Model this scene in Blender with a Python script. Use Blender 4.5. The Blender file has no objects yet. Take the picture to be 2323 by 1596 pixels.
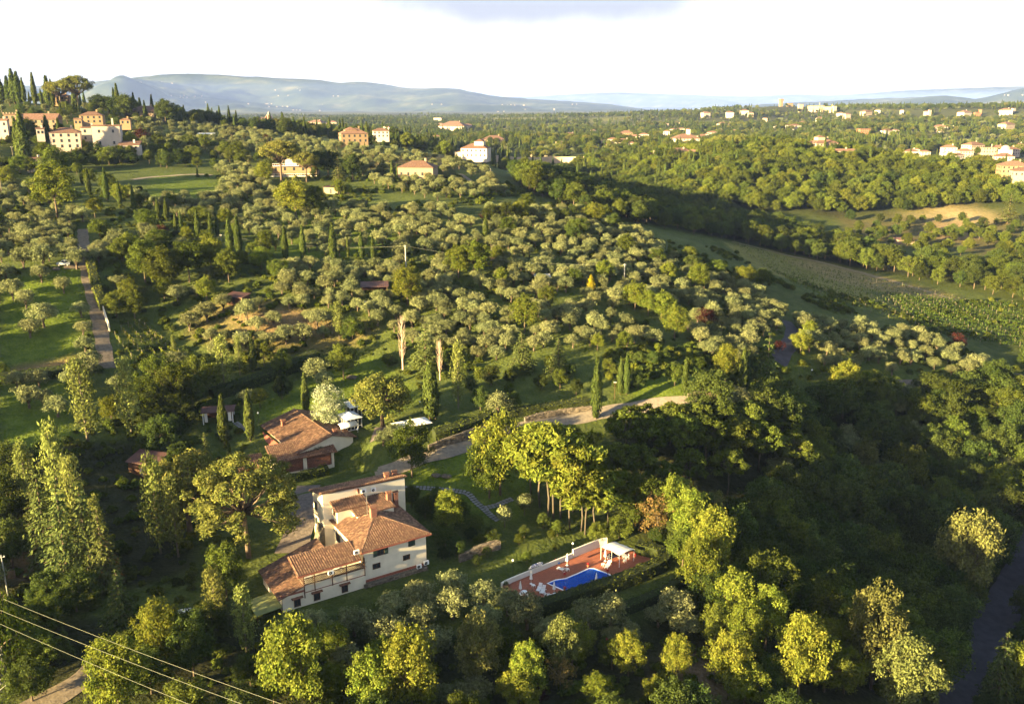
import bpy, math, random
import numpy as np
from mathutils import Vector, Matrix

random.seed(7)
RNG = np.random.default_rng(11)
SC = bpy.context.scene
COL = SC.collection

# ------------------------------------------------------------------ camera
CAM_H = 80.0
PITCH = math.radians(15.7)
F = 2000.0            # focal length in units of a 2323 px wide picture
CP, SP = math.cos(PITCH), math.sin(PITCH)
cam_d = bpy.data.cameras.new('camera')
cam_d.sensor_width = 36.0
cam_d.lens = F / 2323.0 * 36.0
cam_d.clip_start = 1.0
cam_d.clip_end = 60000.0
cam = bpy.data.objects.new('camera', cam_d)
COL.objects.link(cam)
cam.location = (0, 0, CAM_H)
cam.rotation_euler = (math.radians(90) - PITCH, 0, 0)
SC.camera = cam

# ------------------------------------------------------------------ sky, sun, exposure
SUN_EL = math.radians(10.4)
SUN_DIR = Vector((-0.80, -0.60, 0)).normalized()      # towards the sun
SUN_VEC = Vector((SUN_DIR.x * math.cos(SUN_EL), SUN_DIR.y * math.cos(SUN_EL), math.sin(SUN_EL)))
world = bpy.data.worlds.new('World')
SC.world = world
world.use_nodes = True
wn, wl = world.node_tree.nodes, world.node_tree.links
wn.clear()
out = wn.new('ShaderNodeOutputWorld')
bg = wn.new('ShaderNodeBackground')
sky = wn.new('ShaderNodeTexSky')
sky.sky_type = 'NISHITA'
sky.sun_disc = False
sky.sun_elevation = SUN_EL
sky.sun_rotation = math.atan2(SUN_DIR.x, SUN_DIR.y)
sky.altitude = 200
sky.air_density = 1.0
sky.dust_density = 2.0
bg.inputs['Strength'].default_value = 0.05
# thin bright cloud veil over the whole sky, thickest near the horizon
geo = wn.new('ShaderNodeTexCoord')
sep = wn.new('ShaderNodeSeparateXYZ')
wl.new(geo.outputs['Generated'], sep.inputs[0])
ramp = wn.new('ShaderNodeValToRGB')
ramp.color_ramp.elements[0].position = 0.0
ramp.color_ramp.elements[0].color = (0.96, 0.96, 0.96, 1)
ramp.color_ramp.elements[1].position = 0.85
ramp.color_ramp.elements[1].color = (0.05, 0.05, 0.05, 1)
e = ramp.color_ramp.elements.new(0.15)
e.color = (0.94, 0.94, 0.94, 1)
e = ramp.color_ramp.elements.new(0.36)
e.color = (0.30, 0.30, 0.30, 1)
wl.new(sep.outputs['Z'], ramp.inputs[0])
mapn = wn.new('ShaderNodeMapping')
mapn.inputs['Scale'].default_value = (3.0, 3.0, 26.0)
mapn.inputs['Location'].default_value = (0.3, 0.1, 0.35)
wl.new(geo.outputs['Generated'], mapn.inputs[0])
nz = wn.new('ShaderNodeTexNoise')
nz.inputs['Scale'].default_value = 1.15
nz.inputs['Detail'].default_value = 6
nz.inputs['Roughness'].default_value = 0.5
wl.new(mapn.outputs[0], nz.inputs['Vector'])
cr = wn.new('ShaderNodeValToRGB')
cr.color_ramp.elements[0].position = 0.22
cr.color_ramp.elements[0].color = (2.15, 2.3, 2.75, 1)
cr.color_ramp.elements[1].position = 0.52
cr.color_ramp.elements[1].color = (3.2, 3.15, 3.0, 1)
e = cr.color_ramp.elements.new(0.34)
e.color = (2.9, 3.0, 3.25, 1)
wl.new(nz.outputs['Fac'], cr.inputs[0])
mix = wn.new('ShaderNodeMix')
mix.data_type = 'RGBA'
wl.new(ramp.outputs[0], mix.inputs['Factor'])
wl.new(sky.outputs[0], mix.inputs[6])
# one soft grey cloud, a little above the horizon straight ahead
dm_ = wn.new('ShaderNodeMapping'); dm_.vector_type = 'POINT'
dm_.inputs['Location'].default_value = (-0.17, 0, -4.05)
dm_.inputs['Scale'].default_value = (6.2, 0, 38.0)
wl.new(geo.outputs['Generated'], dm_.inputs[0])
ln = wn.new('ShaderNodeVectorMath'); ln.operation = 'LENGTH'
wl.new(dm_.outputs[0], ln.inputs[0])
nz2 = wn.new('ShaderNodeTexNoise'); nz2.inputs['Scale'].default_value = 14; nz2.inputs['Detail'].default_value = 5
wl.new(geo.outputs['Generated'], nz2.inputs['Vector'])
ad = wn.new('ShaderNodeMath'); ad.operation = 'MULTIPLY_ADD'; ad.inputs[1].default_value = 1.1
wl.new(nz2.outputs['Fac'], ad.inputs[0]); wl.new(ln.outputs['Value'], ad.inputs[2])
sm = wn.new('ShaderNodeMapRange'); sm.interpolation_type = 'SMOOTHSTEP'
sm.inputs['From Min'].default_value = 1.15; sm.inputs['From Max'].default_value = 1.85; sm.inputs['To Min'].default_value = 1.0; sm.inputs['To Max'].default_value = 0.0
wl.new(ad.outputs[0], sm.inputs['Value'])
m3_ = wn.new('ShaderNodeMix'); m3_.data_type = 'RGBA'
wl.new(sm.outputs[0], m3_.inputs['Factor']); wl.new(cr.outputs[0], m3_.inputs[6]); m3_.inputs[7].default_value = (1.75, 1.85, 2.25, 1)
wl.new(m3_.outputs[2], mix.inputs[7])
wl.new(mix.outputs[2], bg.inputs['Color'])
wl.new(bg.outputs[0], out.inputs[0])

sun_d = bpy.data.lights.new('sun', 'SUN')
sun_d.energy = 5.0
sun_d.angle = math.radians(0.6)
sun_d.color = (1.0, 0.76, 0.36)
sun = bpy.data.objects.new('sun', sun_d)
COL.objects.link(sun)
sun.rotation_euler = Vector(SUN_VEC).to_track_quat('Z', 'Y').to_euler()

SC.view_settings.view_transform = 'Standard'
SC.view_settings.look = 'None'
SC.view_settings.exposure = 3.0
SC.view_settings.gamma = 1.0
SC.view_settings.use_curve_mapping = False
SC.render.engine = 'CYCLES'
cy = SC.cycles
cy.max_bounces = 5
cy.diffuse_bounces = 2
cy.glossy_bounces = 2
cy.transmission_bounces = 3
cy.transparent_max_bounces = 6
cy.volume_bounces = 0
cy.use_denoising = True
cy.denoiser = 'OPENIMAGEDENOISE'
cy.denoising_input_passes = 'RGB_ALBEDO_NORMAL'
cy.denoising_prefilter = 'FAST'
cy.sample_clamp_indirect = 4.0

# ------------------------------------------------------------------ pixel <-> place helpers
def ray(px, py):
    a = (px - 1161.5) / F
    b = (798.0 - py) / F
    return np.array([a, CP + b * SP, -SP + b * CP])

def place_z(px, py, z):
    d = ray(px, py) * z
    return d[0], d[1], CAM_H + d[2]

def project(x, y, h):
    z = y * CP + (CAM_H - h) * SP
    up = y * SP - (CAM_H - h) * CP
    return 1161.5 + F * x / z, 798.0 - F * up / z, z

# ------------------------------------------------------------------ terrain (surveyed points, smooth interpolation)
CTRL = """830 1345 150;970 1310 155;1200 1350 149;1380 1260 162;1140 1320 152;1500 1290 157;1330 1310 155;950 1400 143;1161 1596 128;700 1596 126;0 1596 122
20 1340 148;250 1500 128;380 1250 162;340 1075 190;620 1065 185;780 1010 195;935 985 190;1000 1040 187;1100 1000 193;1400 935 208;1760 925 212;1000 1090 183;1100 1160 172
1150 1200 166;1250 1170 172;1270 1250 164;640 910 215;800 850 232;780 800 245;490 940 210;480 840 232;350 780 242;300 730 250;235 820 225;225 740 238;205 650 256;190 560 285;145 600 262
90 830 222;90 700 245;10 1000 190;60 960 195;200 1000 188;0 500 315;100 480 325;200 450 350;430 420 395;380 400 415;230 340 490;60 370 440;60 250 600;140 241 640;300 266 640;380 280 640;460 290 650
600 303 660;800 330 570;800 318 600;900 340 560;1000 350 540;950 405 430;850 370 480;650 410 415;600 450 375;800 480 355;780 520 330;500 480 350;921 610 285;560 600 282;650 610 278;650 700 252;560 740 243
800 700 252;1161 740 248;1161 650 275;1161 550 320;1161 470 375;1100 420 430;1161 850 225;1161 920 208;1416 640 290;1400 750 252;1400 850 225;1450 550 345;1300 480 400;1200 420 460;1600 650 305;1600 750 262
1650 850 232;1600 560 370;1780 780 258;1780 700 305;1900 740 295;1950 820 268;2200 865 270;2323 830 290;2200 780 305;1700 600 375;1800 620 400;2000 650 385;2180 680 380;2323 700 365;1650 545 450;1600 510 540
1450 450 640;1350 420 700;1300 395 760;1900 560 500;2150 590 460;2323 600 450;2000 540 520;2150 490 580;2100 530 540;1900 490 580;1900 420 650;1900 360 720;1700 400 650;1700 340 760;1500 370 760;2100 400 670
2250 440 620;2250 400 690;1600 360 740;2250 372 850;2000 320 1200;2200 330 1150;1500 325 1250;1200 345 1000;1100 360 900;1100 310 1500;1400 290 2000;1000 300 1700;1161 275 2700;600 280 2400
1450 262 2500;1600 255 2400;1750 248 2300;1880 246 2300;2000 258 2000;2100 254 2000;2323 244 2000;1900 290 1700;2200 290 1600;2250 320 1250
1750 1000 225;1900 1000 240;1900 1150 215;2150 950 255;2100 1050 235;2300 950 262;2250 1100 235;2300 1250 210;2220 1420 182;2180 1596 155;2323 1500 170;1900 1250 197;1750 1150 195;1650 1250 168;1700 1400 151
1900 1450 155;1950 1596 138;1600 1596 130;1560 1320 154;1500 1100 188;1450 1000 200;1600 930 208"""
pts = []
for row in CTRL.replace('\n', ';').split(';'):
    a = [float(v) for v in row.split()]
    pts.append(place_z(*a))
for q in [(-300, 150, 24), (-300, 300, 46), (-520, 500, 82), (-450, 100, 44), (-700, 300, 88), (-200, 0, 16), (-100, -100, 12), (-400, -200, 40),
          (100, 0, -12), (300, 0, -26), (300, 120, -25), (0, 50, 2), (-900, -600, 60), (0, -600, 10), (900, -600, -20), (900, 100, -20), (900, 500, 5),
          (700, 300, -8), (1500, 1000, 20), (-900, 900, 90), (-700, 700, 96), (-420, 640, 84), (-900, 1600, 40), (-1500, 1000, 70), (-1500, 0, 70), (-500, 1300, 34),
          (-1500, 2600, 28), (1800, 2000, 70), (2600, 2600, 60), (0, 3600, 28), (-2500, 3600, 30), (2500, 3600, 40), (0, 5200, 20), (-3500, 5200, 20), (4000, 5200, 30),
          (3000, 600, 10), (-3000, 600, 60), (0, -1500, 10), (-2500, -1500, 50), (2500, -1500, 0), (-100, 900, 45), (-250, 900, 50), (0, 9000, 0), (-7000, 9000, 0), (8000, 9000, 0), (0, 16000, -20), (-11000, 15000, -20), (12000, 15000, -20), (-11000, 4000, 20), (13000, 4000, 20)]:
    pts.append(q)
pts = np.array(pts)
_c = 14.0
def _phi(dx, dy):
    return np.sqrt(dx * dx + dy * dy + _c * _c)
_n = len(pts)
_A = _phi(pts[:, None, 0] - pts[None, :, 0], pts[:, None, 1] - pts[None, :, 1]) - np.eye(_n) * 3.0
_M = np.zeros((_n + 1, _n + 1)); _M[:_n, :_n] = _A; _M[:_n, _n] = 1; _M[_n, :_n] = 1
_w = np.linalg.solve(_M, np.append(pts[:, 2], 0))

def terrain_raw(x, y):
    x = np.asarray(x, float); y = np.asarray(y, float)
    shp = x.shape
    xf, yf = x.ravel(), y.ravel()
    o = np.empty(len(xf))
    for i in range(0, len(xf), 20000):
        o[i:i + 20000] = _phi(xf[i:i + 20000, None] - pts[None, :, 0], yf[i:i + 20000, None] - pts[None, :, 1]) @ _w[:_n] + _w[_n]
    r = np.hypot(xf, yf)
    o += 0.25 * np.sin(xf * .21 + 1.3 * np.sin(yf * .13)) * np.sin(yf * .17 + 2) * np.clip((r - 60) / 100, 0, 1)
    far = np.clip((r - 700) / 800, 0, 1)
    o += far * (5 * np.sin(xf * .006 + 1) * np.sin(yf * .007) + 3 * np.sin(xf * .017 + yf * .011))
    return o.reshape(shp)

def axis(dense0, dense1, step, lo, hi, growth=1.09):
    a = list(np.arange(dense0, dense1 + .01, step))
    s, v = step, a[-1]
    while v < hi:
        s *= growth; v += s; a.append(v)
    s, v = step, a[0]
    while v > lo:
        s *= growth; v -= s; a.insert(0, v)
    return np.array(a)
GX = axis(-150, 160, 2.0, -12000, 14000, 1.058)
GY = axis(105, 330, 2.0, -1500, 16000, 1.046)
GXX, GYY = np.meshgrid(GX, GY)
GH = terrain_raw(GXX, GYY)

# level building platforms
def flatten(cx, cy, ang, hu, hv, h, soft=5.0):
    """level the ground inside a rotated rectangle (half sizes hu, hv)"""
    ca, sa = math.cos(ang), math.sin(ang)
    dx, dy = GXX - cx, GYY - cy
    u, v = dx * ca + dy * sa, -dx * sa + dy * ca
    d = np.hypot(np.maximum(np.abs(u) - hu, 0), np.maximum(np.abs(v) - hv, 0))
    w = np.clip(1 - d / soft, 0, 1); w = w * w * (3 - 2 * w)
    GH[:] = GH * (1 - w) + h * w

def ground(x, y):
    x = np.asarray(x, float); y = np.asarray(y, float)
    i = np.clip(np.searchsorted(GX, x) - 1, 0, len(GX) - 2)
    j = np.clip(np.searchsorted(GY, y) - 1, 0, len(GY) - 2)
    tx = np.clip((x - GX[i]) / (GX[i + 1] - GX[i]), 0, 1); ty = np.clip((y - GY[j]) / (GY[j + 1] - GY[j]), 0, 1)
    return (GH[j, i] * (1 - tx) + GH[j, i + 1] * tx) * (1 - ty) + (GH[j + 1, i] * (1 - tx) + GH[j + 1, i + 1] * tx) * ty

_zs = np.geomspace(70, 5000, 900)
def spot(px, py):
    """first place where the sight line through a picture point meets the ground"""
    d = ray(px, py)
    X, Y, H = d[0] * _zs, d[1] * _zs, CAM_H + d[2] * _zs
    below = np.nonzero(H < ground(X, Y))[0]
    if len(below) == 0:
        z = _zs[-1]
    else:
        k = below[0]
        lo, hi = _zs[max(k - 1, 0)], _zs[k]
        for _ in range(24):
            m = (lo + hi) / 2
            if CAM_H + d[2] * m < ground(d[0] * m, d[1] * m): hi = m
            else: lo = m
        z = hi
    x, y = d[0] * z, d[1] * z
    return float(x), float(y), float(ground(x, y)), float(z)

# ------------------------------------------------------------------ object helpers
def tag(o, label=None, cat=None, group=None, kind=None):
    if label: o['label'] = label
    if cat: o['category'] = cat
    if group: o['group'] = group
    if kind: o['kind'] = kind
    return o

def empty(name, loc, rz=0.0, label=None, cat=None, group=None):
    o = bpy.data.objects.new(name, None)
    o.empty_display_size = 0.5
    COL.objects.link(o)
    o.location = loc
    o.rotation_euler = (0, 0, rz)
    return tag(o, label, cat, group)

def mesh_np(name, verts, faces, mats=(), smooth=False, mat_idx=None):
    """faces: (n,4) or (n,3) int array, or a list of index lists"""
    me = bpy.data.meshes.new(name)
    if isinstance(faces, np.ndarray):
        nf, k = faces.shape
        me.vertices.add(len(verts)); me.vertices.foreach_set('co', np.asarray(verts, np.float32).ravel())
        me.loops.add(nf * k); me.loops.foreach_set('vertex_index', faces.astype(np.int32).ravel())
        me.polygons.add(nf)
        me.polygons.foreach_set('loop_start', np.arange(0, nf * k, k, dtype=np.int32))
        me.update(calc_edges=True)
    else:
        me.from_pydata([tuple(v) for v in verts], [], faces)
        me.update()
    for m in mats: me.materials.append(m)
    if mat_idx is not None:
        me.polygons.foreach_set('material_index', np.asarray(mat_idx, np.int32))
    if smooth:
        me.polygons.foreach_set('use_smooth', np.ones(len(me.polygons), bool))
    return me

def link(name, me, parent=None, loc=None):
    o = bpy.data.objects.new(name, me)
    COL.objects.link(o)
    if parent is not None: o.parent = parent
    if loc is not None: o.location = loc
    return o

class MB:
    """collects simple solids, links them as one mesh object"""
    def __init__(s): s.v, s.f = [], []
    def add(s, vs, fs):
        n = len(s.v); s.v += [tuple(p) for p in vs]; s.f += [[i + n for i in q] for q in fs]; return s
    def box(s, x0, x1, y0, y1, z0, z1):
        vs = [(x0, y0, z0), (x1, y0, z0), (x1, y1, z0), (x0, y1, z0), (x0, y0, z1), (x1, y0, z1), (x1, y1, z1), (x0, y1, z1)]
        return s.add(vs, [(3, 2, 1, 0), (4, 5, 6, 7), (0, 1, 5, 4), (1, 2, 6, 5), (2, 3, 7, 6), (3, 0, 4, 7)])
    def obox(s, c, ax, ay, az):
        """box from centre and three half-axis vectors"""
        c, ax, ay, az = map(np.array, (c, ax, ay, az))
        vs = [c - ax - ay - az, c + ax - ay - az, c + ax + ay - az, c - ax + ay - az, c - ax - ay + az, c + ax - ay + az, c + ax + ay + az, c - ax + ay + az]
        return s.add(vs, [(3, 2, 1, 0), (4, 5, 6, 7), (0, 1, 5, 4), (1, 2, 6, 5), (2, 3, 7, 6), (3, 0, 4, 7)])
    def prism(s, poly, z0, z1):
        """poly counter-clockwise; z0/z1 number or per-vertex list"""
        n = len(poly)
        a = z0 if hasattr(z0, '__len__') else [z0] * n
        b = z1 if hasattr(z1, '__len__') else [z1] * n
        vs = [(p[0], p[1], a[i]) for i, p in enumerate(poly)] + [(p[0], p[1], b[i]) for i, p in enumerate(poly)]
        fs = [list(range(n))[::-1], list(range(n, 2 * n))] + [[i, (i + 1) % n, n + (i + 1) % n, n + i] for i in range(n)]
        return s.add(vs, fs)
    def slab(s, quad, t):
        """thick sheet under a planar polygon (3-D points, counter-clockwise from above)"""
        n = len(quad)
        vs = [tuple(p) for p in quad] + [(p[0], p[1], p[2] - t) for p in quad]
        fs = [list(range(n)), list(range(n, 2 * n))[::-1]] + [[(i + 1) % n, i, n + i, n + (i + 1) % n] for i in range(n)]
        return s.add(vs, fs)
    def tube(s, pts, r, n=6, cap=True):
        pts = [np.array(p, float) for p in pts]
        rs = r if hasattr(r, '__len__') else [r] * len(pts)
        base = len(s.v)
        for i, p in enumerate(pts):
            t = pts[min(i + 1, len(pts) - 1)] - pts[max(i - 1, 0)]
            t = t / (np.linalg.norm(t) + 1e-9)
            a = np.cross(t, (0, 0, 1.0)) if abs(t[2]) < .95 else np.cross(t, (1.0, 0, 0))
            a /= np.linalg.norm(a); b = np.cross(t, a)
            for k in range(n):
                th = 2 * math.pi * k / n
                s.v.append(tuple(p + rs[i] * (math.cos(th) * a + math.sin(th) * b)))
        for i in range(len(pts) - 1):
            for k in range(n):
                s.f.append([base + i * n + k, base + i * n + (k + 1) % n, base + (i + 1) * n + (k + 1) % n, base + (i + 1) * n + k])
        if cap:
            s.f.append([base + k for k in range(n)][::-1])
            s.f.append([base + (len(pts) - 1) * n + k for k in range(n)])
        return s
    def lathe(s, prof, n=12, c=(0, 0, 0)):
        base = len(s.v)
        for r, z in prof:
            for k in range(n):
                th = 2 * math.pi * k / n
                s.v.append((c[0] + r * math.cos(th), c[1] + r * math.sin(th), c[2] + z))
        for i in range(len(prof) - 1):
            for k in range(n):
                s.f.append([base + i * n + k, base + i * n + (k + 1) % n, base + (i + 1) * n + (k + 1) % n, base + (i + 1) * n + k])
        s.f.append([base + k for k in range(n)][::-1])
        s.f.append([base + (len(prof) - 1) * n + k for k in range(n)])
        return s
    def mesh(s, name, mat, smooth=False):
        return mesh_np(name, s.v, s.f, [mat], smooth)
    def build(s, name, mat, parent=None, loc=None, smooth=False):
        return link(name, s.mesh(name, mat, smooth), parent, loc)

def copy_tree(o, parent=None):
    c = o.copy(); COL.objects.link(c)
    if parent is not None: c.parent = parent
    for ch in o.children: copy_tree(ch, c)
    return c

# ------------------------------------------------------------------ materials
def mat(name, col, rough=0.85, var=0.0, scale=1.0, col2=None, bump=0.0, bscale=8.0, spec=0.2, obj_var=0.0, metallic=0.0, detail=5):
    m = bpy.data.materials.new(name); m.use_nodes = True
    n, l = m.node_tree.nodes, m.node_tree.links
    b = n['Principled BSDF']
    b.inputs['Roughness'].default_value = rough
    b.inputs['Specular IOR Level'].default_value = spec
    b.inputs['Metallic'].default_value = metallic
    b.inputs['Base Color'].default_value = (*col, 1)
    last = None
    if var > 0 or col2:
        tc = n.new('ShaderNodeTexCoord'); t = n.new('ShaderNodeTexNoise')
        t.inputs['Scale'].default_value = scale; t.inputs['Detail'].default_value = detail; t.inputs['Roughness'].default_value = .6
        l.new(tc.outputs['Object'], t.inputs['Vector'])
        r = n.new('ShaderNodeValToRGB')
        c2 = col2 or tuple(c * (1 - var) for c in col)
        r.color_ramp.elements[0].position = .35; r.color_ramp.elements[0].color = (*c2, 1)
        r.color_ramp.elements[1].position = .65; r.color_ramp.elements[1].color = (*col, 1)
        l.new(t.outputs['Fac'], r.inputs[0]); last = r.outputs[0]
    if obj_var > 0:
        oi = n.new('ShaderNodeObjectInfo'); mr = n.new('ShaderNodeMapRange')
        mr.inputs['To Min'].default_value = 1 - obj_var; mr.inputs['To Max'].default_value = 1 + obj_var
        l.new(oi.outputs['Random'], mr.inputs['Value'])
        mx = n.new('ShaderNodeMix'); mx.data_type = 'RGBA'; mx.blend_type = 'MULTIPLY'; mx.inputs[0].default_value = 1
        if last is None: mx.inputs[6].default_value = (*col, 1)
        else: l.new(last, mx.inputs[6])
        l.new(mr.outputs[0], mx.inputs[7]); last = mx.outputs[2]
    if last is not None: l.new(last, b.inputs['Base Color'])
    if bump > 0:
        tc = n.new('ShaderNodeTexCoord'); t = n.new('ShaderNodeTexNoise'); bp = n.new('ShaderNodeBump')
        t.inputs['Scale'].default_value = bscale; t.inputs['Detail'].default_value = 4
        l.new(tc.outputs['Object'], t.inputs['Vector']); l.new(t.outputs['Fac'], bp.inputs['Height'])
        bp.inputs['Strength'].default_value = bump; bp.inputs['Distance'].default_value = .1
        l.new(bp.outputs[0], b.inputs['Normal'])
    return m

def leaf_mat(name, col, hue=0.02, val=0.25, transl=0.3, col2=None):
    """foliage: diffuse + translucent, every tree a little different, patches of another tint"""
    m = bpy.data.materials.new(name); m.use_nodes = True
    n, l = m.node_tree.nodes, m.node_tree.links
    n.clear()
    o = n.new('ShaderNodeOutputMaterial')
    oi = n.new('ShaderNodeObjectInfo')
    tc = n.new('ShaderNodeTexCoord'); t = n.new('ShaderNodeTexNoise')
    t.inputs['Scale'].default_value = .7; t.inputs['Detail'].default_value = 4; t.inputs['Roughness'].default_value = .7
    l.new(tc.outputs['Object'], t.inputs['Vector'])
    r = n.new('ShaderNodeValToRGB')
    c2 = col2 or (col[0] * .72, col[1] * .8, col[2] * .75)
    r.color_ramp.elements[0].position = .36; r.color_ramp.elements[0].color = (*c2, 1)
    r.color_ramp.elements[1].position = .64; r.color_ramp.elements[1].color = (*col, 1)
    l.new(t.outputs['Fac'], r.inputs[0])
    hs = n.new('ShaderNodeHueSaturation')
    mr = n.new('ShaderNodeMapRange'); mr.inputs['To Min'].default_value = .5 - hue; mr.inputs['To Max'].default_value = .5 + hue
    l.new(oi.outputs['Random'], mr.inputs['Value']); l.new(mr.outputs[0], hs.inputs['Hue'])
    m2 = n.new('ShaderNodeMath'); m2.operation = 'MULTIPLY'; m2.inputs[1].default_value = 7.31
    m3 = n.new('ShaderNodeMath'); m3.operation = 'FRACT'
    l.new(oi.outputs['Random'], m2.inputs[0]); l.new(m2.outputs[0], m3.inputs[0])
    mv = n.new('ShaderNodeMapRange'); mv.inputs['To Min'].default_value = 1 - val; mv.inputs['To Max'].default_value = 1 + val
    l.new(m3.outputs[0], mv.inputs['Value'])
    gi_ = n.new('ShaderNodeNewGeometry'); mi = n.new('ShaderNodeMapRange'); mi.inputs['To Min'].default_value = .55; mi.inputs['To Max'].default_value = 1.40
    l.new(gi_.outputs['Random Per Island'], mi.inputs['Value'])
    mm_ = n.new('ShaderNodeMath'); mm_.operation = 'MULTIPLY'
    l.new(mv.outputs[0], mm_.inputs[0]); l.new(mi.outputs[0], mm_.inputs[1]); l.new(mm_.outputs[0], hs.inputs['Value'])
    l.new(r.outputs[0], hs.inputs['Color'])
    d = n.new('ShaderNodeBsdfDiffuse'); tr = n.new('ShaderNodeBsdfTranslucent'); mx = n.new('ShaderNodeMixShader')
    mx.inputs[0].default_value = transl
    l.new(hs.outputs[0], d.inputs['Color']); l.new(hs.outputs[0], tr.inputs['Color'])
    l.new(d.outputs[0], mx.inputs[1]); l.new(tr.outputs[0], mx.inputs[2]); l.new(mx.outputs[0], o.inputs[0])
    return m
# ------------------------------------------------------------------ levelled building sites
VILLA_A = math.radians(32.3)
flatten(-30, 138, VILLA_A, 13, 11, 1.6, 6)
flatten(19, 139.5, math.radians(33), 17, 9.5, 0.0, 5)
flatten(-42.0, 171.0, math.radians(28.3), 10, 3.0, 3.3, 5)
flatten(-55.5, 171.0, math.radians(28.3), 4, 6.0, 3.6, 5)

# ------------------------------------------------------------------ land-use colours of the ground
def in_poly(px, py, poly):
    px, py = np.asarray(px), np.asarray(py)
    r = np.zeros(px.shape, bool)
    n = len(poly); j = n - 1
    for i in range(n):
        xi, yi = poly[i]; xj, yj = poly[j]
        c = ((yi > py) != (yj > py)) & (px < (xj - xi) * (py - yi) / ((yj - yi) if yj != yi else 1e-9) + xi)
        r ^= c; j = i
    return r
GPX, GPY, GPZ = project(GXX, GYY, GH)
GPX = np.where(GPZ > 20, GPX, -9e5)
base = np.empty(GXX.shape + (3,)); base[:] = (.070, .092, .026)
n1 = np.sin(GXX * .05 + np.sin(GYY * .04) * 2) * np.sin(GYY * .06 + 1)
base *= (1 + .18 * n1)[..., None]
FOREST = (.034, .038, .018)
GRASS = (.095, .135, .020)
SOIL = (.19, .135, .08)
DRY = (.125, .11, .05)
ZONES = [
    (GRASS, [(0, 640), (185, 600), (190, 800), (160, 830), (0, 850)]),
    (SOIL, [(0, 838), (150, 812), (190, 800), (180, 830), (0, 856)]),
    (GRASS, [(0, 880), (150, 870), (170, 1000), (0, 1020)]),
    (GRASS, [(340, 398), (480, 402), (510, 430), (470, 455), (330, 450)]),
    (GRASS, [(560, 470), (760, 470), (860, 490), (900, 545), (760, 590), (590, 575)]),
    (GRASS, [(560, 920), (700, 860), (850, 805), (900, 850), (960, 900), (900, 940), (700, 955), (590, 950)]),
    (GRASS, [(920, 1075), (1080, 1010), (1160, 1010), (1220, 1080), (1180, 1180), (1080, 1190), (1000, 1110), (930, 1120)]),
    (GRASS, [(1430, 860), (1640, 850), (1680, 890), (1440, 905)]),
    (GRASS, [(1790, 905), (1900, 890), (1890, 925), (1800, 925)]),
    (DRY, [(440, 690), (640, 680), (760, 720), (880, 740), (800, 790), (620, 810), (540, 800), (420, 760)]),
    (SOIL, [(530, 715), (680, 700), (760, 740), (600, 775)]),
    (DRY, [(830, 360), (1000, 350), (1060, 380), (930, 380), (830, 385)]),
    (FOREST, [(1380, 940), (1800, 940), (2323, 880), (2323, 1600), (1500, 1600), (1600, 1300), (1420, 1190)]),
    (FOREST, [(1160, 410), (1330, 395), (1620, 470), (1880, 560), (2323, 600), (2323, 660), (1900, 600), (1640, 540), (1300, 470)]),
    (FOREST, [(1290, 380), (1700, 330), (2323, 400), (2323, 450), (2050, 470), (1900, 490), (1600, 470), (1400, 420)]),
    ((.11, .10, .045), [(1900, 500), (2080, 480), (2323, 490), (2323, 600), (2150, 560), (1960, 560)]),
    ((.34, .27, .16), [(2060, 480), (2150, 468), (2300, 488), (2250, 500), (2060, 500)]),
    ((.36, .25, .17), [(2100, 520), (2170, 500), (2220, 510), (2200, 540), (2120, 545)]),
    ((.17, .165, .05), [(1640, 548), (1850, 590), (2000, 625), (2200, 682), (2080, 705), (1900, 668), (1720, 612)]),
    ((.22, .18, .085), [(1780, 590), (1850, 592), (2000, 628), (2210, 684), (2050, 668), (1900, 640)]),
    ((.075, .095, .028), [(1960, 660), (2323, 690), (2323, 770), (2150, 750)]),
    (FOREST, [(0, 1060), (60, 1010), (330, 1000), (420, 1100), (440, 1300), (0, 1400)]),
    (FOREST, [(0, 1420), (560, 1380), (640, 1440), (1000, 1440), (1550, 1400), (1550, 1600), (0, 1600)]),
    ((.16, .115, .075), [(30, 1180), (90, 1180), (110, 1290), (20, 1330)]),
    ((.15, .11, .08), [(1500, 1500), (1590, 1480), (1660, 1560), (1640, 1600), (1470, 1600)]),
]
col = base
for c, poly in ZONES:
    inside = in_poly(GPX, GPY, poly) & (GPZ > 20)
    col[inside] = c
# soften borders
for _ in range(1):
    p = np.pad(col, ((1, 1), (1, 1), (0, 0)), mode='edge')
    col = (p[:-2, 1:-1] + p[2:, 1:-1] + p[1:-1, :-2] + p[1:-1, 2:] + 2 * p[1:-1, 1:-1]) / 6
far = np.clip((np.hypot(GXX, GYY) - 800) / 500, 0, 1)[..., None]
fields = (np.sin(GXX * .011 + 2 * np.sin(GYY * .004)) * np.sin(GYY * .008 + np.sin(GXX * .006)))[..., None]
col = col * (1 - far) + far * (np.array([.075, .085, .035]) * (1 + .5 * fields) + np.clip(fields - .5, 0, 1) * np.array([.10, .07, .02]))

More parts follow.
